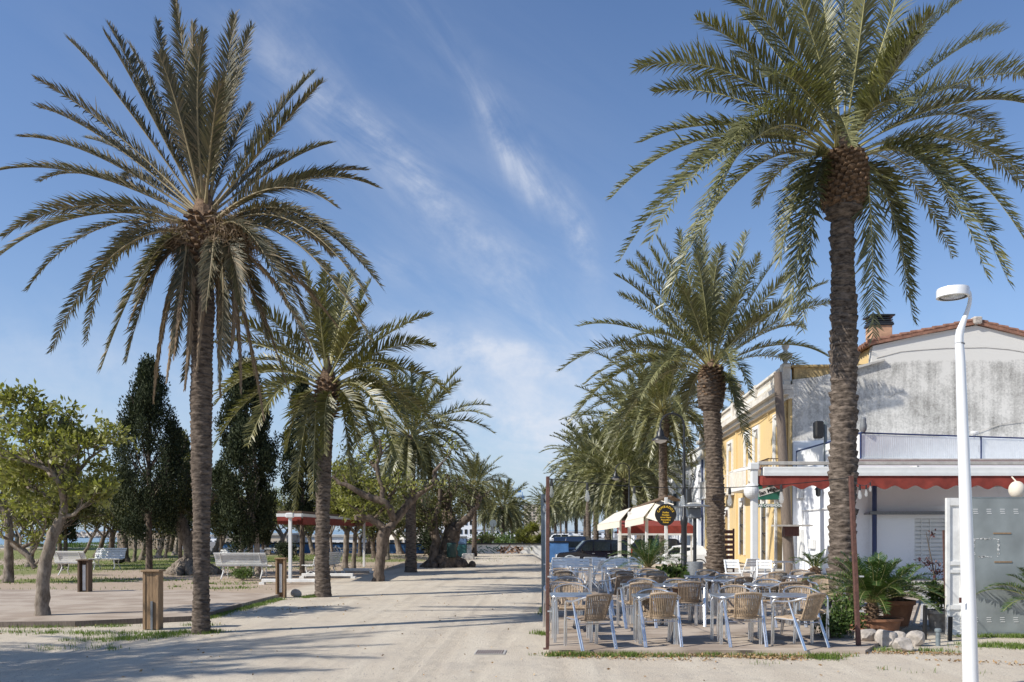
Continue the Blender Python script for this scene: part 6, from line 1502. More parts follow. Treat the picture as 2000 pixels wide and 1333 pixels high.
# bollard pipe, dark stakes
o = empty('standpipe', G(1832, 1262), 0, 'short grey capped metal pipe among the weeds', 'pipe'); f = MB(); f.lathe([(.032, 0), (.032, .20), (.045, .205), (.045, .24), (.03, .25)], 14); f.build('pipe', M['grey_post'], o, True)
for i, (px, py, h, lab) in enumerate(((1855, 1252, .36, 'short black stake beside the white panel foot'), (1806, 1250, .52, 'short black stake behind the grey pipe'))):
    o = empty('stake', G(px, py), 0, lab, 'stake'); f = MB(); f.bar((0, 0, 0), (.01, 0, h), .05, .05, bev=.004); f.build('shaft', M['black'], o)
o = empty('brown_stake', (at(1848, 0, 13.8).x, 13.8, 0), 0, 'thin rusty post against the left edge of the white panel', 'post'); f = MB(); f.bar((0, 0, 0), (-.04, 0, 1.65), .03, .03); f.build('shaft', M['rust_post'], o)
# white panel + frosted screen
SY = 13.35
o = empty('white_partition', (at(1865, 0, SY).x, SY, 0), 0, 'tall white wooden panel with recessed fields behind the street lamp', 'panel'); w = 34 * SY / F; h = EYE + (HOR - 973) * SY / F
f = MB(); f.box((0, .02, h / 2), (w, .03, h)); 
for z0, z1 in ((.0, .05), (.40, .47), (.98, 1.03), (1.10, 1.16), (h - .12, h)): f.box((0, -.005, (z0 + z1) / 2), (w - .10, .025, z1 - z0))
for x in (-w / 2 + .025, w / 2 - .025): f.box((x, -.006, h / 2), (.05, .03, h))
f.build('board', M['white_worn'], o)
gs = empty('glass_screen', (at(1886, 0, SY).x, SY + .02, 0), 0, 'frosted grey glass windscreen panel with rows of short white dashes', 'glass screen'); W3 = 175 * SY / F; h = EYE + (HOR - 973) * SY / F; z0 = EYE + (HOR - 1235) * SY / F
f = MB(); f.box((W3 / 2, 0, (z0 + h) / 2), (W3, .012, h - z0)); f.build('pane', M['frosted'], gs)
f = MB(); f.box((W3 / 2, 0, z0 - .03), (W3, .05, .06)); f.box((W3 / 2, 0, h + .008), (W3, .02, .016)); f.box((-.012, 0, h / 2), (.025, .03, h)); f.build('frame', M['grey_post'], gs)
for row in (999, 1211):
    for k in range(7):
        px = 1906 + k * 26.3; f = MB()
        for j in (-4, 0, 4): q = at(px + (j > 0), row + j, SY); f.box((q.x - gs.location.x, -.009, q.z), (.072, .003, .010))
        f.build('dash_mark', M['white_paint'], gs)
f = MB(); rd = random.Random(9)
for k in range(60):
    t = rd.random(); s = rd.choice('tblr'); px, py = {'t': (1904 + 47 * t, 1053), 'b': (1904 + 47 * t, 1088), 'l': (1904, 1053 + 35 * t), 'r': (1951, 1053 + 35 * t)}[s]
    q = at(px + rd.uniform(-1, 1), py + rd.uniform(-1, 1), SY); f.box((q.x - gs.location.x, -.009, q.z), (rd.uniform(.01, .035), .003, rd.uniform(.008, .02)))
f.build('poster_remains', M['white_worn'], gs)
for px, py in ((1958, 1042), (1960, 1098)): f = MB(); q = at(px, py, SY); f.box((q.x - gs.location.x, -.012, q.z), (.28, .006, .022)); f.build('wooden_slip', M['wood_new'], gs)

# ---------------------------------------------------------------- wooden information posts on the left
def info_post(px, pyb, pyt, wpx, label, mt='wood_new', groove=False, flip=0):
    b = G(px, pyb); s = b.y / F; o = empty('wooden_post', b, R_(flip), label, 'wooden post', 'wooden posts around the boardwalk'); W = wpx * s; h = (pyb - pyt) * s
    f = MB(); t = W * .16
    f.box((-W / 2 + t / 2, 0, h / 2), (t, W * .8, h - .02)); f.box((W / 2 - t / 2, 0, h / 2), (t, W * .8, h - .02))
    n = 3
    for k in range(n): f.box((-W / 2 + t + (W - 2 * t) * (k + .5) / n, -W * .30 if not groove else .02, h / 2), ((W - 2 * t) / n - .004, .03, h - .03))
    f.build('boards', M[mt], o)
    f = MB(); f.box((0, 0, h), (W * 1.22, W * 1.05, .03), bev=.005); f.build('cap', M['wood_dark'] if mt != 'wood_new' else M[mt], o)
    if groove: f = MB(); f.box((0, -W * .12, h * .5), (W * .28, .03, h * .72)); f.build('white_strip', M['white_worn'], o)
    else: f = MB(); f.box((W * .1, -W * .44, h * .24), (.035, .025, h * .5)); f.build('metal_bar', M['grey_metal'], o)
info_post(299, 1230, 1115, 30, 'brown wooden box post nearest, left of the slim dark palm trunk')
info_post(166, 1163, 1094, 21, 'dark wooden box post with a white strip, at the far edge of the boardwalk', 'wood_dark', True)
info_post(549, 1168, 1091, 18, 'wooden box post with a pale strip before the striped white pole', 'wood_new', True)

# ---------------------------------------------------------------- benches
def bench(label, b, rz, L=1.9):
    o = empty('park_bench', b, rz, label, 'bench', 'white park benches'); f = MB()
    for k in range(5): f.box((0, -.20 + k * .095, .43 + .012 * abs(k - 2) * .8), (L, .08, .025), bev=.006)
    f.build('seat', M['white_paint'], o); f = MB()
    for k in range(6): t = k / 5; f.bar((-L / 2, -.26 - .17 * t + .04 * math.sin(t * 3), .50 + .36 * t), (L / 2, -.26 - .17 * t + .04 * math.sin(t * 3), .50 + .36 * t), .022, .058, up=(0, -.42, 1))
    f.build('backrest', M['white_paint'], o)
    for s in (-1, 1):
        x = s * (L / 2 - .22); f = MB(); f.tube([(x, .22, 0), (x, .14, .14), (x, .18, .30), (x, .20, .42), (x, -.20, .42), (x, -.30, .62), (x, -.44, .88)], .022, 7); f.tube([(x, -.34, 0), (x, -.22, .16), (x, -.14, .30), (x, -.20, .42)], .022, 7)
        f.tube([(x, -.20, .16), (x, 0, .24), (x, .15, .16)], .014, 6); f.build('leg', M['white_paint'], o, True)
    return o
b = G(148, 1124); bench('white bench seen from behind, left of the dark wooden post', b, R_(-12), 1.35)
b = G(208, 1113); bench('white bench facing us, right of the dark wooden post near the black bag', b, R_(176), 1.3)
b = G(478, 1131); bench('white bench with its curved back to us behind the thin cypress stems', b, R_(-6), 1.8)
b = G(466, 1120); bench('white bench facing us, just behind the bench with its back to us', b, R_(178), 1.7)
b = G(626, 1128); bench('white bench seen end-on left of the second left palm', b, R_(68), 1.6)
o = empty('rubbish_bag', G(232, 1101), 0, 'black rubbish bag hanging open beside the second white bench', 'bag'); f = MB(); f.lathe([(.10, 0), (.26, .08), (.30, .3), (.22, .5), (.34, .66), (.2, .7)], 10, sx=1.1); f.build('bag', M['black'], o)
o = empty('green_litter_bin', G(882, 1109), 0, 'dark green litter bin on a stem at the roots of the old tree', 'bin'); f = MB(); f.lathe([(.17, .45), (.21, .5), (.21, 1.05), (.18, 1.08)], 14); f.build('bin', M['dark_bin'], o, True); f = MB(); f.tube([(0, 0, 0), (0, 0, .5)], .035, 8); f.build('stem', M['black_metal'], o)
o = empty('green_container', G(899, 1088), 0, 'green and grey recycling container behind the old tree', 'container')
f = MB(); k = o.location.y / F; f.box((0, 0, 12 * k), (26 * k, 20 * k, 24 * k), bev=.05); f.build('body', M['teal'], o); f = MB(); f.box((0, 0, 30 * k), (25 * k, 19 * k, 12 * k), bev=.05); f.build('upper_body', M['grey_blue_wall'], o); f = MB(); f.box((0, 0, 38.5 * k), (26 * k, 20 * k, 4 * k), bev=.04); f.build('lid', M['grey_metal'], o)
o = empty('concrete_block', G(914, 1093), 0, 'low grey concrete block seat at the end of the path', 'block'); k = o.location.y / F; f = MB(); f.box((0, .4, 5.5 * k), (23 * k, .9, 11 * k), bev=.03); f.build('block', M['concrete'], o)
f = MB(); f.box((0, .5, 16 * k), (6 * k, .1, 12 * k)); f.build('plaque_post', M['grey_metal'], o)

# ---------------------------------------------------------------- park canopy with red fringe
b = G(566, 1143); cp = empty('park_canopy', b, 0, 'long canopy with folded red fringed awnings on white posts in the park', 'canopy')
NP = at(589, 0, 26.2); FP = at(726, 0, 41.0); tz = EYE + (HOR - 1001) * 26.2 / F; z2 = EYE + (HOR - 1020.5) * 41 / F; z1 = EYE + (HOR - 1001) * 26.2 / F
n0 = Vector((NP.x, NP.y, z1)) - b; f0 = Vector((FP.x, FP.y, z1 - .0)) - b; wd = Vector((-.74, -.03, 0))
f = MB(); f.prism([n0, n0 + wd, f0 + wd, f0][::-1], (0, 0, -.04), (0, 0, .04)); f.build('roof', M['wood_dark'], cp)
f = MB()
for p_, q_ in ((n0, f0), (n0 + wd, f0 + wd), (n0 + wd, n0)): f.bar(p_ - Vector((0, 0, .09)), q_ - Vector((0, 0, .09)), .07, .10)
f.build('edge_beam', M['white_paint'], cp)
f = MB()
def fringe(p_, q_, drop=.26):
    L = (q_ - p_).length; n = int(L / .07); u = Vector((0, 0, 1)); 
    for k in range(n):
        a, c = p_.lerp(q_, k / n), p_.lerp(q_, (k + 1) / n); m_ = (a + c) / 2
        f.add([a - u * .14, c - u * .14, c - u * (.14 + drop * .8), m_ - u * (.14 + drop), a - u * (.14 + drop * .8)], [(0, 1, 2, 3, 4)])
for i in range(1): fringe(n0 + Vector((.05, 0, 0)), f0 + Vector((.05, 0, 0))); fringe(n0 + wd + Vector((0, -.05, 0)), n0 + Vector((0, -.05, 0)), .14); fringe(n0 + wd, f0 + wd)
f.build('fringe', M['red_cloth'], cp)
for px, Y, pyt in ((567, 26.0, 1000), (711, 37.0, 1020)):
    q = at(px, 0, Y) - b; f = MB(); f.box((q.x, q.y, n0.z / 2), (.095, .095, n0.z - .04), bev=.01)
    if Y < 30: f.box((q.x, q.y - .05, n0.z - .10), (.24, .14, .15), bev=.02)
    f.build('post', M['white_paint'], cp)
for (pxa, pxb, py) in ((512, 622, 1142), (590, 690, 1130), (671, 726, 1119)):
    Y = YG(py); a, c = at(pxa, 0, Y), at(pxb, 0, Y); f = MB(); f.box(((a.x + c.x) / 2 - b.x, Y - b.y, .12), (c.x - a.x, .14, .10), bev=.01)
    for x in (a.x, c.x): f.box((x - b.x, Y - b.y + .02, .035), (.16, .2, .07))
    f.build('foot_beam', M['white_worn'], cp)

# ---------------------------------------------------------------- wall at the end of the promenade, background
WY = 59.0
def bwall(px0, px1, top, mt, label, name='low_wall', base=1083, Y=WY, cap=True):
    a, c = at(px0, 0, Y), at(px1, 0, Y); zt = EYE + (HOR - top) * Y / F; o = empty(name, ((a.x + c.x) / 2, Y, 0), 0, label, 'wall'); W = c.x - a.x
    f = MB(); f.box((0, 0, (zt - 1.0) / 2), (W, .25, zt + 1.0)); f.build('wall', M[mt], o)
    if cap: f = MB(); f.box((0, 0, zt + .05), (W, .34, .10)); f.build('coping', M['black_metal'], o)
    return o, zt
w1, zt = bwall(432, 885, 1063, 'blue_wall', 'long low blue painted wall with white scrawled writing behind the park trees')
f = MB(); rd = random.Random(12)
gx = lambda px: (px - 1000) * (WY - .14) / F - w1.location.x
for (x0, x1) in ((446, 470), (500, 556), (566, 590), (640, 700), (720, 742)):
    x = x0
    while x < x1:
        h = rd.choice((6, 7, 12)); P = []
        for k in range(9): a = k / 8 * 2 * math.pi * rd.uniform(.7, 1); P.append((gx(x + 2.2 * math.cos(a)), -.135, EYE + (HOR - (1073 - h / 2 * math.sin(a))) * WY / F))
        f.tube(P, .035, 4); x += rd.uniform(4.5, 6.5)
f.build('painted_scrawl', M['white_paint'], w1)
w2, zt = bwall(886, 1072, 1064, 'white_worn', 'low white wall with faded graffiti across the end of the path')
f = MB(); rd = random.Random(13)
for x, cmat in ((990, 0),):
    for k in range(40):
        px = rd.uniform(975, 1020); py = rd.uniform(1068, 1080); q = at(px, py, WY); f.box((q.x - w2.location.x, -.128, q.z), (rd.uniform(.1, .5), .004, rd.uniform(.03, .12)), Matrix.Rotation(rd.uniform(-1, 1), 3, 'Y'))
f.build('graffiti', M['stucco_orange'], w2)
f = MB()
for k in range(22): 
    px = rd.uniform(930, 975); py = rd.uniform(1067, 1080); q = at(px, py, WY); f.box((q.x - w2.location.x, -.128, q.z), (rd.uniform(.1, .4), .004, .05), Matrix.Rotation(rd.uniform(-1, 1), 3, 'Y'))
f.build('graffiti', M['green_sign'], w2)
bwall(1073, 1110, 1060, 'blue_wall', 'blue stretch of low wall right of the steel posts')
# long stone bench in front of the blue wall
o = empty('long_bench', (at(500, 0, 55).x, 55, 0), 0, 'very long pale stone bench before the blue wall', 'bench'); f = MB(); f.box((0, 0, .42), (5.6, .4, .10)); f.build('seat', M['white_worn'], o)
for k in range(7): f = MB(); f.box((-2.5 + k * .83, 0, .18), (.25, .3, .36)); f.build('leg', M['tan_wall'], o)
# tan fence by the beach
o = empty('tan_fence', (at(285, 0, 62).x, 62, 0), 0, 'tall pale tan boarded fence between the park and the beach', 'fence'); a, c = at(229, 0, 62).x - o.location.x, at(348, 0, 62).x - o.location.x; h = EYE + (HOR - 1042) * 62 / F
f = MB(); n = 46
for k in range(n): f.box((a + (c - a) * (k + .5) / n, .01 * (k % 2), (h - .3) / 2), ((c - a) / n * .93, .04, h + .3))
f.build('boards', M['tan_fence'], o)
f = MB()
for k in range(24): x = a - 1 + (c - a + 2) * k / 23; f.tube([(x, -.6, -.2), (x, -.6, 1.0)], .015, 4)
f.tube([(a - 1, -.6, .95), (c + 1, -.6, .95)], .02, 4); f.build('wire_mesh', M['grey_metal'], o)
# breakwater
o = empty('breakwater', (at(190, 0, 300).x, 300, -1.2), 0, 'grey rock breakwater on the horizon seen between the tree trunks', 'breakwater'); f = MB(); rd = random.Random(3)
for k in range(240):
    x = rd.uniform(-16, 22); z = rd.uniform(0, 1.9); s = rd.uniform(.5, 1.1); f.box((x, (1.9 - z) * -1.5 + rd.uniform(-.5, .5), z), (s, s, s * .8), Matrix.Rotation(rd.uniform(0, 3), 3, Vector((rd.random(), rd.random(), 1)).normalized()))
f.box((3, 2, .6), (38, 3, 2.6)); f.build('rocks', M['rock'], o)
o = empty('shore_rocks', (at(60, 0, 84).x, 84, -.2), 0, 'line of pale boulders along the beach at the left edge', 'rocks'); f = MB()
for k in range(40): x = rd.uniform(-7, 8); s = rd.uniform(.4, .9); f.box((x, rd.uniform(-.6, .6), .1), (s * 1.4, s, s * .7), Matrix.Rotation(rd.uniform(0, 3), 3, 'Z'), bev=.1)
f.build('rocks', M['white_worn'], o)
# background buildings
def block(px0, px1, top, Y, mt, label, rows=2, cols=4, zb=-2, depth=10, name='distant_building', wmt='dark_glass', roof=None, ww=.5):
    a, c = at(px0, 0, Y).x, at(px1, 0, Y).x; h = EYE + (HOR - top) * Y / F; o = empty(name, ((a + c) / 2, Y, zb), 0, label, 'building', 'buildings in the distance'); W = c - a; H = h - zb
    f = MB(); f.box((0, depth / 2, H / 2), (W, depth, H)); f.build('wall', M[mt], o)
    f = MB(); f.box((0, depth / 2, H + .12), (W + .4, depth + .4, .24)); f.build('roof', M[roof] if roof else M['concrete'], o)
    for r in range(rows):
        for k in range(cols):
            x = -W / 2 + W * (k + .5) / cols; z = H - (H * .8) * (r + .5) / rows - H * .04; f = MB(); f.box((x, -.03, z), (W / cols * ww, .1, H * .8 / rows * .5)); f.build('window', M[wmt], o)
    return o
block(1024, 1062, 986, 420, 'tan_wall', 'beige concrete tower block behind the palms, below the cranes', 9, 5, ww=.45)
block(845, 925, 1010, 150, 'white_wall', 'white apartment building glimpsed behind the old tree', 3, 8)
block(430, 560, 1046, 100, 'tan_wall', 'long beige low building behind the blue wall', 1, 14)
block(565, 700, 1049, 105, 'white_worn', 'pale low building with shutters behind the red canopy', 1, 10)
block(345, 440, 1048, 130, 'white_wall', 'white low building behind the nearest left palm', 1, 8)
block(700, 845, 1044, 140, 'tan_wall', 'cream building behind the gnarled forked tree', 1, 10)
block(925, 1020, 1036, 260, 'white_wall', 'far white house row behind the hedge', 2, 9)
block(1062, 1200, 1040, 300, 'white_wall', 'far white buildings behind the avenue trunks', 2, 12)
for i, (px0, px1, lab) in enumerate(((735, 790, 'cream pitched tent roof behind the gnarled forked tree'), (798, 842, 'cream pitched tent roof left of the old multi-stemmed tree'))):
    Y = 80; a, c = at(px0, 0, Y), at(px1, 0, Y); o = empty('tent', ((a.x + c.x) / 2, Y, -.8), 0, lab, 'tent', 'tents behind the wall'); W = (c.x - a.x) / 2; f = MB(); f.add([(-W, 0, 1.5), (W, 0, 1.5), (W, 5, 1.5), (-W, 5, 1.5), (0, 2.5, 3.2)], [(0, 1, 4), (1, 2, 4), (2, 3, 4), (3, 0, 4)]); f.build('roof', M['cream_cloth'], o)
    f = MB()
    for x in (-W + .05, W - .05):
        for y in (.05, 4.95): f.tube([(x, y, 0), (x, y, 1.5)], .05, 6)
    f.build('poles', M['white_paint'], o)
for i, (px, Y, top, j0, j1, lab) in enumerate(((998, 430, 958, 975, 1018, 'larger blue tower crane left of the tower block'), (1020, 520, 971, 1008, 1024, 'smaller blue tower crane above the tower block'))):
    b = at(px, 0, Y); o = empty('tower_crane', (b.x, b.y, -2), 0, lab, 'crane', 'cranes on the horizon'); H = EYE + (HOR - top) * Y / F + 2; k = Y / F; f = MB(); w = .7
    for sx in (-1, 1):
        for sy in (-1, 1): f.bar((sx * w, sy * w, 0), (sx * w, sy * w, H), .16, .16)
    for q in range(int(H / 2)): f.bar((-w, -w, q * 2), (w, -w, q * 2 + 2), .12, .12); f.bar((w, -w, q * 2), (-w, -w, q * 2 + 2), .10, .10)
    f.build('mast', M['blue_wall'], o); f = MB(); xa, xb = (j0 - px) * k, (j1 - px) * k
    f.bar((xa, 0, H), (xb, 0, H), .25, .2); f.bar((xa, 0, H + 1.1), (xb, 0, H + 1.1), .15, .15)
    n = int((xb - xa) / 1.2)
    for q in range(n): x = xa + (xb - xa) * q / n; f.bar((x, 0, H), (x + .6, 0, H + 1.1), .1, .1); f.bar((x + .6, 0, H + 1.1), (x + 1.2, 0, H), .1, .1)
    f.box((xb - 1, 0, H - .3), (2, 1, 1.4)); f.bar((0, 0, H), (0, 0, H + 3), .4, .4); f.build('jib', M['blue_wall'], o)
o = empty('traffic_sign', (at(963, 0, 70).x, 70, -.8), 0, 'round grey back of a traffic sign above the hedge', 'sign'); f = MB(); f.tube([(0, 0, 0), (0, 0, 3.0)], .04, 6); f.build('pole', M['grey_metal'], o); f = MB(); f.lathe([(.30, -.02), (.30, .02)], 20); 
for i, v in enumerate(f.v): f.v[i] = (v[0], v[2], v[1] + 3.0)
f.build('disc', M['grey_post'], o)
for i, (px, Y, top, lab) in enumerate(((1160, 95, 1000, 'thin grey lamp mast among the avenue trunks, left one'), (1142, 120, 1003, 'thin grey lamp mast among the avenue trunks, farthest'), (1196, 70, 985, 'thin grey mast just left of the cream awning'))):
    o = empty('lamp_mast', (at(px, 0, Y).x, Y, -1), 0, lab, 'mast', 'masts along the avenue'); f = MB(); f.tube([(0, 0, 0), (0, 0, EYE + (HOR - top) * Y / F + 1)], .06, 6); f.build('mast', M['grey_metal'], o)

# ---------------------------------------------------------------- vehicles
def vehicle(label, name, loc, rz, L, W, H, body, cat='car', kind='suv', group='vehicles beyond the terrace'):
    o = empty(name, loc, rz, label, cat, group); hw = W / 2
    if kind == 'suv': prof = [(-L / 2 + .05, .35), (-L / 2, .60), (-L / 2 + .03, 1.02), (-L / 2 + .25, H - .14), (-L / 2 + .45, H - .03), (.20, H), (.55, H - .06), (1.18, 1.08), (L / 2 - .18, .98), (L / 2 - .03, .82), (L / 2, .55), (L / 2 - .06, .32)]; belt = 1.06
    elif kind == 'van': prof = [(-L / 2, .35), (-L / 2, H - .1), (-L / 2 + .2, H), (L / 2 - 1.7, H), (L / 2 - 1.45, H - .08), (L / 2 - .75, 1.25), (L / 2 - .15, 1.0), (L / 2, .7), (L / 2, .32)]; belt = 1.25
    else: prof = [(-L / 2, .35), (-L / 2, .85), (-L / 2 + .2, 1.0), (-L / 2 + .65, H - .04), (-.1, H), (.35, H - .05), (.95, .95), (L / 2 - .2, .80), (L / 2, .6), (L / 2, .30)]; belt = .95
    f = MB()
    def inset(z): return hw - (0.0 if z <= belt else (z - belt) * .22)
    n = len(prof); vs = []
    for s in (-1, 1): vs += [(x, s * inset(z), z) for x, z in prof]
    # soft shoulders: a second ring
    f.add(vs, [tuple(range(n)), tuple(range(2 * n - 1, n - 1, -1))] + [(i, i + n, (i + 1) % n + n, (i + 1) % n) for i in range(n)])
    me = f.build('body', M[body], o); 
    bv = me.modifiers.new('bevel', 'BEVEL'); bv.width = .05; bv.segments = 3; bv.limit_method = 'ANGLE'; bv.angle_limit = R_(25)
    def win(pts, nm='side_window'):
        for s in (-1, 1):
            g = MB(); v = [(x, s * (inset(z) + .006), z) for x, z in pts]; v2 = [(x, s * (inset(z) - .05), z) for x, z in pts]; m_ = len(pts)
            g.add(v + v2, [tuple(range(m_)), tuple(range(2 * m_ - 1, m_ - 1, -1))] + [(i, i + m_, (i + 1) % m_ + m_, (i + 1) % m_) for i in range(m_)]); g.build(nm, M['dark_glass'], o)
    t = H - .13
    if kind == 'suv':
        win([(.08, belt + .04), (.08, t), (.42, t), (.95, belt + .06)]); win([(-1.0, belt + .04), (-1.0, t), (0, t), (0, belt + .04)]); win([(-L / 2 + .28, belt + .06), (-L / 2 + .40, t), (-1.08, t), (-1.08, belt + .06)])
        pr = [((.60, H - .10), (1.12, 1.13))]
    elif kind == 'van':
        win([(L / 2 - 2.5, belt), (L / 2 - 2.5, t), (L / 2 - 1.5, t), (L / 2 - .95, belt)]); win([(-.9, belt), (-.9, t), (L / 2 - 2.6, t), (L / 2 - 2.6, belt)]); pr = [((L / 2 - 1.38, H - .18), (L / 2 - .80, 1.33))]
    else: win([(-.05, belt + .03), (-.05, H - .12), (.28, H - .13), (.78, belt + .03)]); win([(-1.1, belt + .03), (-.95, H - .12), (-.12, H - .12), (-.12, belt + .03)]); pr = [((.40, H - .10), (.92, .99))]
    for (xa, za_), (xb, zb_) in pr:
        g = MB(); ya, yb_ = inset(za_) - .08, inset(zb_) - .08; nrm = Vector((za_ - zb_, 0, xb - xa)).normalized() * .012
        v = [Vector((xa, -ya, za_)), Vector((xa, ya, za_)), Vector((xb, yb_, zb_)), Vector((xb, -yb_, zb_))]; g.prism(v, nrm * -1, nrm); g.build('windscreen', M['dark_glass'], o)
    g = MB(); g.box((-L / 2 + (.10 if kind == 'suv' else .02), 0, belt + .3), (.06 if kind != 'suv' else .14, W - .4, .42)); g.build('rear_window', M['dark_glass'], o)
    wr = .36 if kind == 'suv' else .31
    for x in (L / 2 - .85, -L / 2 + .85):
        for s in (-1, 1):
            g = MB(); g.lathe([(wr * .6, -.11), (wr, -.10), (wr, .10), (wr * .6, .11)], 24); g.v = [(v[0] + x, s * (hw - .12) + v[2], v[1] + wr) for v in g.v]; wo_ = g.build('wheel', M['tyre'], o, True)
            g = MB(); g.lathe([(.02, .118), (wr * .55, .112), (wr * .62, .09)], 18); g.v = [(v[0] + x, s * (hw - .12) + s * v[2], v[1] + wr) for v in g.v]; g.build('rim', M['alu'], wo_, True)
            g = MB(); g.tube([(x + (wr + .08) * math.cos(a), s * (hw + .0), wr + (wr + .08) * math.sin(a)) for a in [math.pi * i / 12 for i in range(13)]], .05 if kind == 'suv' else .03, 7); g.build('wheel_arch', M['car_grey'] if kind == 'suv' else M['black'], o, True)
    for s in (-1, 1):
        g = MB(); g.box((L / 2 - .06, s * (hw - .22), .78), (.14, .34, .18), bev=.03); g.build('headlight', M['white_paint'], o)
        g = MB(); g.box((-L / 2 + .04, s * (hw - .07), 1.0 if kind != 'car' else .75), (.1, .12, .42 if kind == 'suv' else .2)); g.build('tail_light', M['car_red'], o)
        g = MB(); g.box((.82 if kind == 'suv' else .7, s * (hw + .09), belt + .1), (.12, .16, .13), bev=.03); g.build('mirror', M[body], o)
        for x in (-.9, .05): g = MB(); g.box((x, s * (hw + .012), belt - .12), (.16, .03, .03)); g.build('handle', M['alu'], o)
    g = MB(); g.box((L / 2 - .02, 0, .45), (.16, W - .1, .22), bev=.04); g.build('bumper', M['car_grey'], o)
    return o
CZ = -.75
p = at(1158, 0, 53.2); vehicle('black four-wheel-drive car parked side-on behind the white folding chairs', 'parked_car', (p.x, p.y, CZ), R_(180), 4.7, 1.8, 1.80, 'car_black')
p = at(1262, 0, 55.5); vehicle('dark car parked behind the kiosk posts, right of the black one', 'parked_car', (p.x, p.y, CZ), R_(176), 4.6, 1.8, 1.85, 'car_black')
p = at(1131, 0, 60.8 + 3); vehicle('dark car seen from behind with a red tail light, behind the black one', 'parked_car', (p.x, p.y, gzf(p.x, p.y)), R_(78), 4.5, 1.8, 1.95, 'car_blue')
p = at(1104, 0, 68); vehicle('blue car behind the dark one, seen from behind', 'parked_car', (p.x, p.y, gzf(p.x, p.y)), R_(80), 4.3, 1.75, 1.9, 'car_blue')
p = at(1096, 0, 118); vehicle('white van far off between the brown post and the parked cars', 'parked_van', (p.x, p.y, gzf(p.x, p.y)), R_(180), 5.2, 1.9, 2.1, 'car_white', 'van', 'van')
p = at(917, 0, 78); vehicle('red car behind the white wall beside the small path palm, left one', 'parked_car', (p.x, p.y, gzf(p.x, p.y)), R_(80), 4.0, 1.7, 1.55, 'car_red', kind='car')
p = at(949, 0, 84); vehicle('red car behind the white wall above the bare branches, right one', 'parked_car', (p.x, p.y, gzf(p.x, p.y)), R_(5), 3.4, 1.7, 1.6, 'car_red', kind='car')
p = at(1326, 0, 50); vehicle('white car half hidden behind the black lamp pole', 'parked_car', (p.x, p.y, gzf(p.x, p.y)), R_(170), 4.0, 1.7, 1.5, 'car_white', kind='car')

# ---------------------------------------------------------------- grass, fallen leaves, pebbles (uncountable)
def blades(name, spots, mt, label=None, h=.09, w=.008, seed=1, z0=0.0, cat='grass'):
    """spots: (x, y, sx, sy, n)"""
    rg = np.random.default_rng(seed); Ps = []
    for x, y, sx, sy, n in spots:
        c = rg.normal(0, 1, (max(n // 9, 1), 2)) * np.array([sx, sy]) * .8; k = (rg.uniform(0, 1, n) ** 1.7 * len(c)).astype(int)
        P = c[k] + rg.normal(0, .05, (n, 2)) + rg.normal(0, 1, (n, 2)) * np.array([sx, sy]) * .12 + np.array([x, y]); Ps.append(P)
    P = np.concatenate(Ps); n = len(P); z = gz(P[:, 0], P[:, 1]) + z0
    hh = h * rg.uniform(.4, 1.3, n); a = rg.uniform(0, 6.28, n); lean = rg.uniform(0, .7, n)
    B = np.stack([P[:, 0], P[:, 1], z - .004], 1); W = np.stack([np.cos(a), np.sin(a), 0 * a], 1) * w; Ln = np.stack([-np.sin(a), np.cos(a), 0 * a], 1) * (lean * hh)[:, None]
    V = np.stack([B - W, B + W, B + Ln * .35 + W * .7 + np.array([0, 0, 1]) * (hh * .6)[:, None], B + Ln * .35 - W * .7 + np.array([0, 0, 1]) * (hh * .6)[:, None], B + Ln + np.array([0, 0, 1]) * (hh * .95)[:, None]], 1).reshape(-1, 3)
    k = np.arange(n)[:, None] * 5; o = link(name, npmesh(name, V, [k + np.array([[0, 1, 2, 3]]), k + np.array([[3, 2, 4]])]), M[mt]); return tag(o, label, cat, kind='stuff')
sp = []
def strip(pa_, pb_, n, step, sx=.18, sy=.06, dens=1):
    a, c = G(*pa_), G(*pb_); m_ = max(2, int((c - a).length / step)); rd = random.Random(int(pa_[0]))
    for i in range(m_ + 1):
        if rd.random() > dens: continue
        q = a.lerp(c, i / m_); sp.append((q.x, q.y, sx * rd.uniform(.5, 1.3), sy, int(n * rd.uniform(.4, 1.4))))
strip((1085, 1281), (1240, 1282), 240, .13, .14, .06); strip((1240, 1282), (1640, 1283), 170, .24, .13, .06, .75)
strip((1595, 1287), (1625, 1287), 200, .3, .10, .08)
strip((1700, 1270), (1860, 1275), 90, .2, .12, .12); strip((1890, 1262), (2080, 1266), 260, .16, .2, .16); strip((1900, 1245), (2080, 1245), 260, .2, .25, .05)
strip((1420, 1290), (1880, 1320), 20, .5, .3, .2, .5)
strip((0, 1228), (380, 1222), 110, .3, .3, .07, .8); strip((0, 1236), (330, 1240), 150, .3, .4, .16, .9); strip((180, 1252), (335, 1244), 240, .2, .3, .14); strip((0, 1262), (200, 1268), 70, .4, .4, .2, .7)
strip((392, 1212), (545, 1172), 170, .22, .10, .12); strip((330, 1238), (372, 1236), 150, .2, .12, .1); strip((400, 1238), (425, 1235), 160, .2, .1, .08)
strip((600, 1168), (622, 1164), 260, .15, .10, .1); strip((50, 1214), (110, 1210), 130, .2, .15, .08)
strip((1063, 1200), (1068, 1190), 130, .3, .06, .2); strip((1050, 1238), (1064, 1240), 90, .1, .06, .08)
blades('grass', sp, 'grass', 'short green grass tufts along the deck edges and paths', .062, .0038, 3)
sp = []
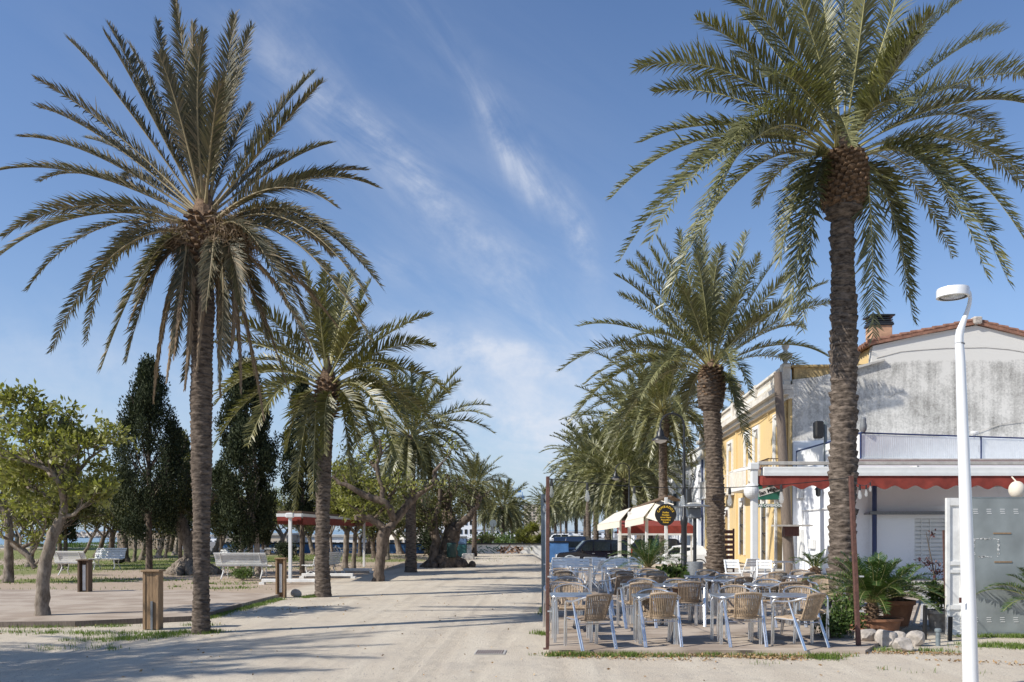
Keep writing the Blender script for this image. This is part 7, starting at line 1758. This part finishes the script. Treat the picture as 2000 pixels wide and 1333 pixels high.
for (px, py, wx, wy, n) in ((20, 1160, 2.4, 1, 1500), (120, 1135, 3, 1.2, 1200), (60, 1108, 5, 3, 1500), (230, 1108, 6, 3, 3500), (330, 1098, 6, 4, 3000), (180, 1085, 9, 7, 3500),
                            (520, 1092, 6, 5, 3500), (620, 1088, 5, 5, 2200), (740, 1095, 4, 4, 1200), (450, 1110, 2.5, 1.5, 900), (440, 1150, .8, .5, 300), (470, 1140, .8, .4, 250)):
    q = G(px, py); sp.append((q.x, q.y, wx, wy, n))
blades('lawn_grass', sp, 'grass', 'green lawn growing under the park trees', .07, .011, 4)
sp = []
for px, py in ((125, 1068), (160, 1064), (200, 1066), (240, 1068), (90, 1070)): q = G(px, py); sp.append((q.x, q.y, 4, 2.5, 900))
blades('dune_grass', sp, 'bush', 'tall tufted dune grass in front of the sea', .38, .03, 5)
rg = np.random.default_rng(8); P = []
for (pa_, pb_, n) in (((1075, 1281), (1640, 1284), 900), ((1640, 1275), (1880, 1280), 260), ((1400, 1283), (1560, 1290), 260), ((1060, 1285), (1400, 1292), 120), ((0, 1240), (700, 1180), 120), ((1800, 1290), (2000, 1300), 60)):
    a, c = G(*pa_), G(*pb_); t = rg.uniform(0, 1, n); q = np.array([a.x, a.y])[None] * (1 - t)[:, None] + np.array([c.x, c.y])[None] * t[:, None] + rg.normal(0, .07, (n, 2)); P.append(q)
P.append(np.stack([rg.uniform(-6, 7, 260), rg.uniform(8.5, 22, 260)], 1)); P = np.concatenate(P)
P3 = np.concatenate([P, np.full((len(P), 1), .006)], 1); P3[:, 2] += rg.uniform(0, .012, len(P))
D = unit(np.stack([rg.normal(0, 1, len(P)), rg.normal(0, 1, len(P)), rg.normal(.1, .25, len(P))], 1)); D[:, 2] = np.abs(D[:, 2])
Vv, Fq = leaf_quads(P3, D, .045, .28, rg); Vv[:, 2] = np.maximum(Vv[:, 2], .003); tag(link('fallen_leaves', npmesh('fallen_leaves', Vv, [Fq]), M['dead_leaf']), 'dry fallen leaves scattered along the terrace edge', 'leaves', kind='stuff')
n = 9000; y = 8.2 + 16 * rg.uniform(0, 1, n) ** 1.6; x = rg.uniform(-.66, .66, n) * y; s = rg.uniform(.004, .011, n); C = np.stack([x, y, s * .3], 1)
ok = ~((x > .55) & (x < 5) & (y > 11.3)) & ~((x < -4.2) & (y > 14.1)); C = C[ok]; s = s[ok]; n = len(C)
oct_ = np.array([(1, 0, 0), (0, 1, 0), (-1, 0, 0), (0, -1, 0), (0, 0, .7)], float); V = (C[:, None] + oct_[None] * s[:, None, None] * rg.uniform(.7, 1.3, (n, 5, 1))).reshape(-1, 3); k = np.arange(n)[:, None] * 5
Fs = np.concatenate([k + np.array([[a, b, 4]]) for a, b in ((0, 1), (1, 2), (2, 3), (3, 0))]); tag(link('gravel', npmesh('gravel', V, [Fs]), M['rock']), 'loose small pebbles on the sandy path', 'gravel', kind='stuff')
# dry frond lying on the path and a small stick
p = G(690, 1170); o = empty('fallen_frond', (p.x, p.y, .02), 0, 'dry brown palm leaf lying on the sand right of the second left palm', 'palm leaf')
A = frond_mesh('f', (-.35, .1, 0), (.42, -.22, .0), .03, npair=30, ll=.12, lw=.012, fold=.5, rr=.012, limp=.02, vee=(0, 8)); frond_obj('frond', [A], [M['frond_dead'], M['rachis_dead']], o)
